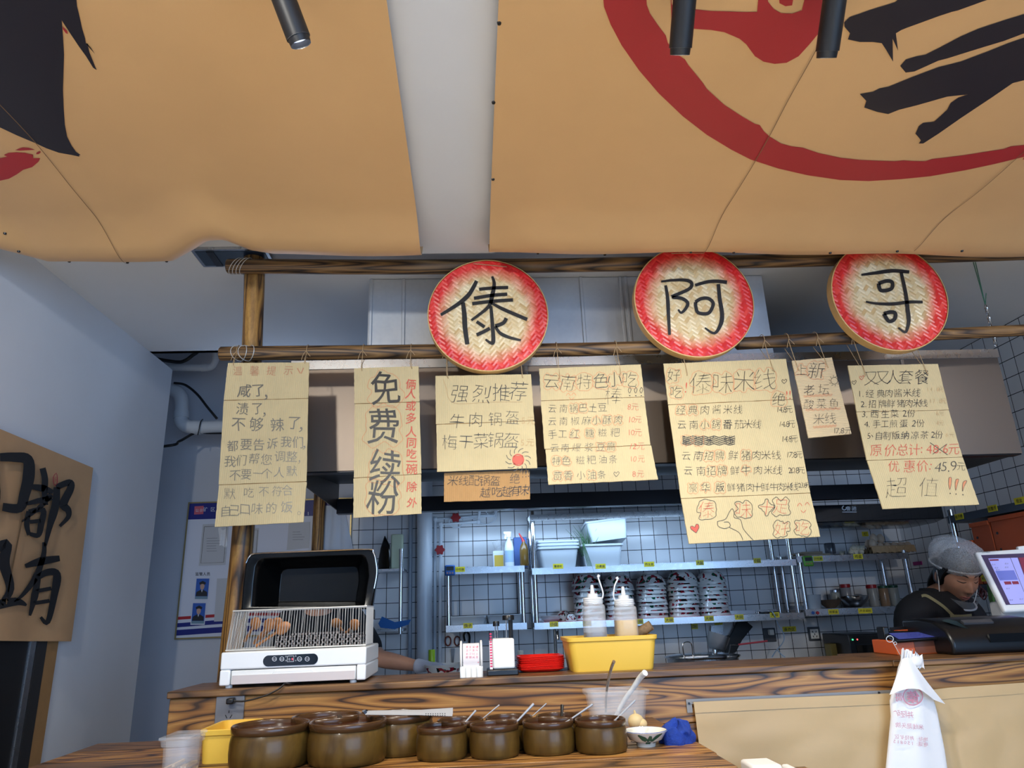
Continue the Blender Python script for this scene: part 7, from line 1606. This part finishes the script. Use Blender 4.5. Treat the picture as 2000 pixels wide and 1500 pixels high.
# shirt with short sleeves and collar
c2 = [(pel+Vector((0,0,-.06)), (.196,.156)), (pel.lerp(chest, .5), (.165,.134)), (chest, (.168,.128)), (chest.lerp(neck, .68), (.135,.112)), (neck+Vector((0,0,-.020)), (.085,.080)),
      (shR, (.086,.088)), (shR.lerp(elR, .55), .066), (shR.lerp(elR, .82), .062), (shL, (.086,.088)), (shL.lerp(elL, .55), .066), (shL.lerp(elL, .82), .062), (chest.lerp(neck, .80)-sx*.085+Vector((0,.008,0)), (.080,.078)), (chest.lerp(neck, .80)+sx*.085+Vector((0,.008,0)), (.080,.078))]
M_shirt = mat('black polo cloth', (24,26,32), .85, bump=.3, bs=500)
shm = shirt_mesh(c2, [(0,1),(1,2),(2,3),(3,4),(3,11),(11,5),(5,6),(6,7),(3,12),(12,8),(8,9),(9,10)])
trousers(ps, pel, feet, sx, mat('dark trousers', (30,32,40), .85))
sh_o = build('polo_shirt', shm, M_shirt, ps, sm=80)
col = MB(); nf = Vector((.45,-.89,0)).normalized(); nr = nf.cross(Vector((0,0,1))); cN = neck+Vector((0,-.004,-.002)); rr_ = []
for k in range(41):
    a = .42+ (2*PI-.84)*k/40; d_ = nf*math.cos(a)+nr*math.sin(a); drop = .050*math.exp(-((min(a, 2*PI-a)-.42)/.5)**2)
    rr_.append((cN+d_*.066+Vector((0,0,.030-drop*.7)), cN+d_*.083+Vector((0,0,-.018-drop)), cN+d_*.064+Vector((0,0,-.022-drop*.7))))
col.add([p for r in rr_ for p in r], [(i*3+j, i*3+j+1, i*3+j+4, i*3+j+3) for i in range(40) for j in range(2)]); build('collar', col, M_shirt, ps, sm=70)
bvh = BVHTree.FromPolygons([tuple(v) for v in shm.v], [tuple(f) for f in shm.f])
def onshirt(x, y, off=.004):
    d_ = ray(x, y).normalized(); h = bvh.ray_cast(CAM, d_)
    return (h[0]-d_*off) if h[0] is not None else None
def strap(pts, w, name, m_):
    q = [Vector((a, b, 0)) for a, b in pts]; q = smooth(q, 5); L, R_ = [], []
    for i, p in enumerate(q):
        tt = (q[min(i+1, len(q)-1)]-q[max(i-1, 0)]).normalized(); nn = Vector((-tt.y, tt.x, 0))*w/2; a_, b_ = onshirt(p.x+nn.x, p.y+nn.y), onshirt(p.x-nn.x, p.y-nn.y)
        if a_ is not None and b_ is not None and (a_-b_).length < .03: L.append(a_); R_.append(b_)
    n = len(L)
    if n < 2: return
    mb = MB().add(L+R_, [(i, i+1, n+i+1, n+i) for i in range(n-1)]); build(name, mb, m_, ps, sm=70)
M_apron = mat('khaki apron cloth', (150,146,112), .85, bump=.3, bs=400)
strap([(1800,1164),(1808,1163),(1820,1169),(1842,1184),(1858,1199),(1866,1206)], 5.5, 'apron_strap', M_apron); strap([(1858,1199),(1861,1215),(1863,1232)], 6, 'apron_strap', M_apron); strap([(1862,1203),(1880,1203),(1898,1201)], 5, 'apron_band', M_apron)
strap([(1908,1176),(1914,1188),(1922,1199)], 9, 'apron_strap', M_apron)
HL = lambda x, y, z: H+right*x+fwd*y+up*z
M_hair = mat('black hair', (22,20,22), .45, var=.3, vs=90)
hm = MB(); rings_ = []
for i in range(19):
    th = .02+PI*.60*i/18; ring = []
    for k in range(40):
        ph = 2*PI*k/40; x, y, z = math.sin(th)*math.cos(ph), math.sin(th)*math.sin(ph), math.cos(th)
        front = max(0, y); zz_ = .116*z if y < .2 else max(.116*z, .040+.0*x); ring.append(HL(.079*x, .096*y*(1 if zz_ > .045 or y < .2 else .93), zz_ if y < .35 else max(zz_, .046)))
    rings_.append(ring)
hm.rings(rings_, 0); rnd = random.Random(8)
for k in range(26):
    x0_ = rnd.uniform(-.06, .06); hm.tube(smooth([HL(x0_, -.078+abs(x0_)*.3, -.005), HL(x0_*1.05, -.092+abs(x0_)*.2, -.05), HL(x0_*.9+rnd.uniform(-.02,.02), -.090+rnd.uniform(-.02,.012), -.105+rnd.uniform(-.02,.01))], 3), [.008,.008,.008,.008,.007,.005,.002], 0, 6)
for e in (-1, 1):
    for k in range(5): hm.tube(smooth([HL(e*.076, .010+.010*k, .045), HL(e*.078, .006+.006*k, .015), HL(e*.076, -.004+.004*k, -.018)], 3), [.005,.005,.005,.004,.003,.002,.001], 0, 6)
build('hair', hm, M_hair, ps, sm=70)
nt = NT('hairnet mesh'); nz = nt.noise(nt.coord((1,1,1)), 240, 2, .6, .3); nt.set(Base_Color=lin((226,232,240)), Roughness=.7, Alpha=nt.ramp(nz, [(.36, (.26,.26,.26)), (.66, (.48,.48,.48))])); M_net = nt.mat
nm = MB(); rings_ = []
for i in range(23):
    th = .02+PI*.62*i/22; ring = []
    for k in range(56):
        ph = 2*PI*k/56; x, y, z = math.sin(th)*math.cos(ph), math.sin(th)*math.sin(ph), math.cos(th)
        q = Vector((.090*x, .108*y-.012-.035*max(0, -y)*max(0, z+.5), .088*z+.062+.010*max(0,-y)))
        q.x -= .030*max(0, -x)*max(0, z+.25); q *= 1+.025*noise.noise(q*45)+.012*math.sin(ph*14)*math.sin(th)
        ring.append(HL(q.x, q.y, q.z))
    rings_.append(ring)
nm.rings(rings_, 0, True, False); build('hairnet', nm, M_net, ps, sm=80)
bd_ = MB().tube([HL(.083*math.cos(a), .098*math.sin(a)-.012-.02*max(0, -math.sin(a)), .036+.006*math.sin(a)+.0015*math.sin(a*40)) for a in [2*PI*k/80 for k in range(81)]], .0045, 0, 8, False); build('hairnet_band', bd_, mat('hairnet elastic', (214,220,228), .8), ps, sm=80)
def facept(x, z, lift=.001):
    o_ = H+right*x+up*z+fwd*.3; h = fb_v.ray_cast(o_, -fwd); return (h[0]+fwd*lift) if h[0] is not None else HL(x, .09, z)
bo = [c for c in ps.children if c.name.startswith('body')][0]; bv = bo.data; base = Vector(ps['_b'])
fb_v = BVHTree.FromPolygons([tuple(v.co+base) for v in bv.vertices], [tuple(p.vertices) for p in bv.polygons])
def facetube(name, pts, r, m_):
    q = smooth([Vector((a, b, 0)) for a, b in pts], 5); n = len(q); mb = MB().tube([facept(p.x, p.y, .0004) for p in q], [r*(.35+.65*math.sin(PI*min(1, max(0, (i+.5)/n)))) for i in range(n)], 0, 8); build(name, mb, m_, ps, sm=80)
for e in (-1, 1):
    facetube('eyebrow', [(e*.012, .026), (e*.026, .032), (e*.046, .027)], .0026, M_hair); facetube('eyelashes', [(e*.016, .006), (e*.028, .0015), (e*.044, .006)], .0018, M_hair)
    facetube('eyelid_fold', [(e*.016, .013), (e*.030, .016), (e*.044, .012)], .0008, mat('skin crease', (120,80,64), .6))
    facetube('nostril', [(e*.006, -.041), (e*.010, -.041)], .0018, mat('nostril dark', (70,40,34), .7))
M_lip = mat('lip', (164,96,88), .4)
facetube('upper_lip', [(-.022,-.064),(-.010,-.0595),(0,-.061),(.010,-.0595),(.022,-.064)], .0030, M_lip); facetube('lower_lip', [(-.018,-.067),(0,-.072),(.018,-.067)], .0034, M_lip)
# clear mouth shield with white rim and ear loops
vs_ = MB(); NV = 24; a0, a1 = -1.25, 1.25; up_l, lo_l = [], []
for k in range(NV+1):
    a = a0+(a1-a0)*k/NV; up_l.append(HL(.082*math.sin(a), .118*math.cos(a)-.012, -.070)); lo_l.append(HL(.074*math.sin(a), .108*math.cos(a)-.012, -.108))
vs_.add(up_l+lo_l, [(i, i+1, NV+2+i, NV+1+i) for i in range(NV)]); build('mouth_shield', vs_, mat('clear shield', (214,222,230), .1, alpha=.3), ps, sm=80)
rm_ = MB().tube(lo_l, .0042, 0, 8)
for e, k in ((-1, 0), (1, NV)): rm_.tube(smooth([lo_l[k], HL(e*.079, .020, -.055), HL(e*.078, .002, -.005), HL(e*.080, -.010, .018)], 4), .0022, 0, 8)
build('shield_rim', rm_, mat('white shield rim', (222,226,230), .35), ps, sm=80)
# cook bending behind the sterilizer, one gloved hand showing
YK = 3.42
wr = P(818, 1301, YK-.05); el = P(738, 1286, YK+.02); el.z += .0; wr.z = max(wr.z, zpt_+.035)
H2 = P(628, 1135, YK-.02); f2v = Vector((.35,-.55,-.75)).normalized(); u2v = (Vector((0,-.25,1))-f2v*Vector((0,-.25,1)).dot(f2v)).normalized()
nk = Vector((H2.x-.02, YK+.09, H2.z-.10)); ch2 = Vector((nk.x-.02, YK+.17, nk.z-.21)); pl2 = Vector((nk.x-.03, YK+.24, .84)); sx2 = Vector((.96,-.25,0)).normalized()
s_r = nk+Vector((0,.03,-.07))-sx2*.16; s_l = nk+Vector((0,.03,-.07))+sx2*.15
hd_d = (P(848, 1306, YK-.07)-wr); hd_d.z = 0; hd_d.normalize()
eR2 = s_r+Vector((-.05,.0,-.25)); wR2 = eR2+Vector((.14,-.16,.0)); wR2.z = max(wR2.z, zpt_+.05)
pk, _, _ = person('person', 'cook mostly hidden behind the sterilizer, only a bare forearm and white glove showing', pl2, ch2, nk, H2, f2v, u2v,
   (s_r, eR2, wR2, Vector((.6,-.8,0)).normalized(), Vector((0,0,-1)), Vector((.8,.6,0))), (s_l, el, wr, hd_d, Vector((0,0,-1)), Vector((0,1,0)) - hd_d*hd_d.y), [Vector((pl2.x-.1, YK+.27, 0)), Vector((pl2.x+.1, YK+.27, 0))], sx2)
k2 = [(pl2+Vector((0,0,-.06)), (.200,.160)), (pl2.lerp(ch2, .5), (.168,.138)), (ch2, (.168,.128)), (ch2.lerp(nk, .62), (.116,.10)), (nk+Vector((0,0,-.03)), (.07,.07)), (s_r, .072), (s_r.lerp(eR2, .6), .064), (s_r.lerp(eR2, .95), .058), (s_l, .072), (s_l.lerp(el, .6), .062), (s_l.lerp(el, .96), .055)]
trousers(pk, pl2, [Vector((pl2.x-.1, YK+.27, 0)), Vector((pl2.x+.1, YK+.27, 0))], sx2, mat('dark trousers', (30,32,40), .85))
build('dark_shirt', shirt_mesh(k2, [(0,1),(1,2),(2,3),(3,4),(3,5),(5,6),(6,7),(3,8),(8,9),(9,10)]), M_shirt, pk, sm=80)
gN, gE = [(wr+(wr-el).normalized()*-.02, (.034,.030)), (wr, (.034,.028))], [(0,1)]
hand_nodes(wr, hd_d, Vector((0,0,-1)), Vector((0,1,0))-hd_d*hd_d.y, gN, gE, 1)
gN = [(p, (r[0]*1.12+.002, r[1]*1.12+.002) if isinstance(r, tuple) else r*1.14+.0016) for p, r in gN]
gv_, gf_ = skin_mesh(gN, gE, 2); build('white_glove', MB().add(gv_, gf_), mat('white glove', (206,212,226), .5), pk, sm=80)
c3 = MB(); rings_ = []
right2 = f2v.cross(u2v).normalized()
for i in range(15):
    th = .02+PI*.58*i/14; rings_.append([H2+right2*.080*math.sin(th)*math.cos(p)+f2v*(.097*math.sin(th)*math.sin(p)-.006)+u2v*(.118*math.cos(th)+(.03 if math.sin(p) > .3 and th > 1.2 else 0)) for p in [2*PI*k/32 for k in range(32)]])
c3.rings(rings_, 0); build('dark_cap', c3, M_shirt, pk, sm=70)
bpy.data.objects.remove(_fo); 
for o in list(bpy.data.objects):
    if '_b' in o: del o['_b']
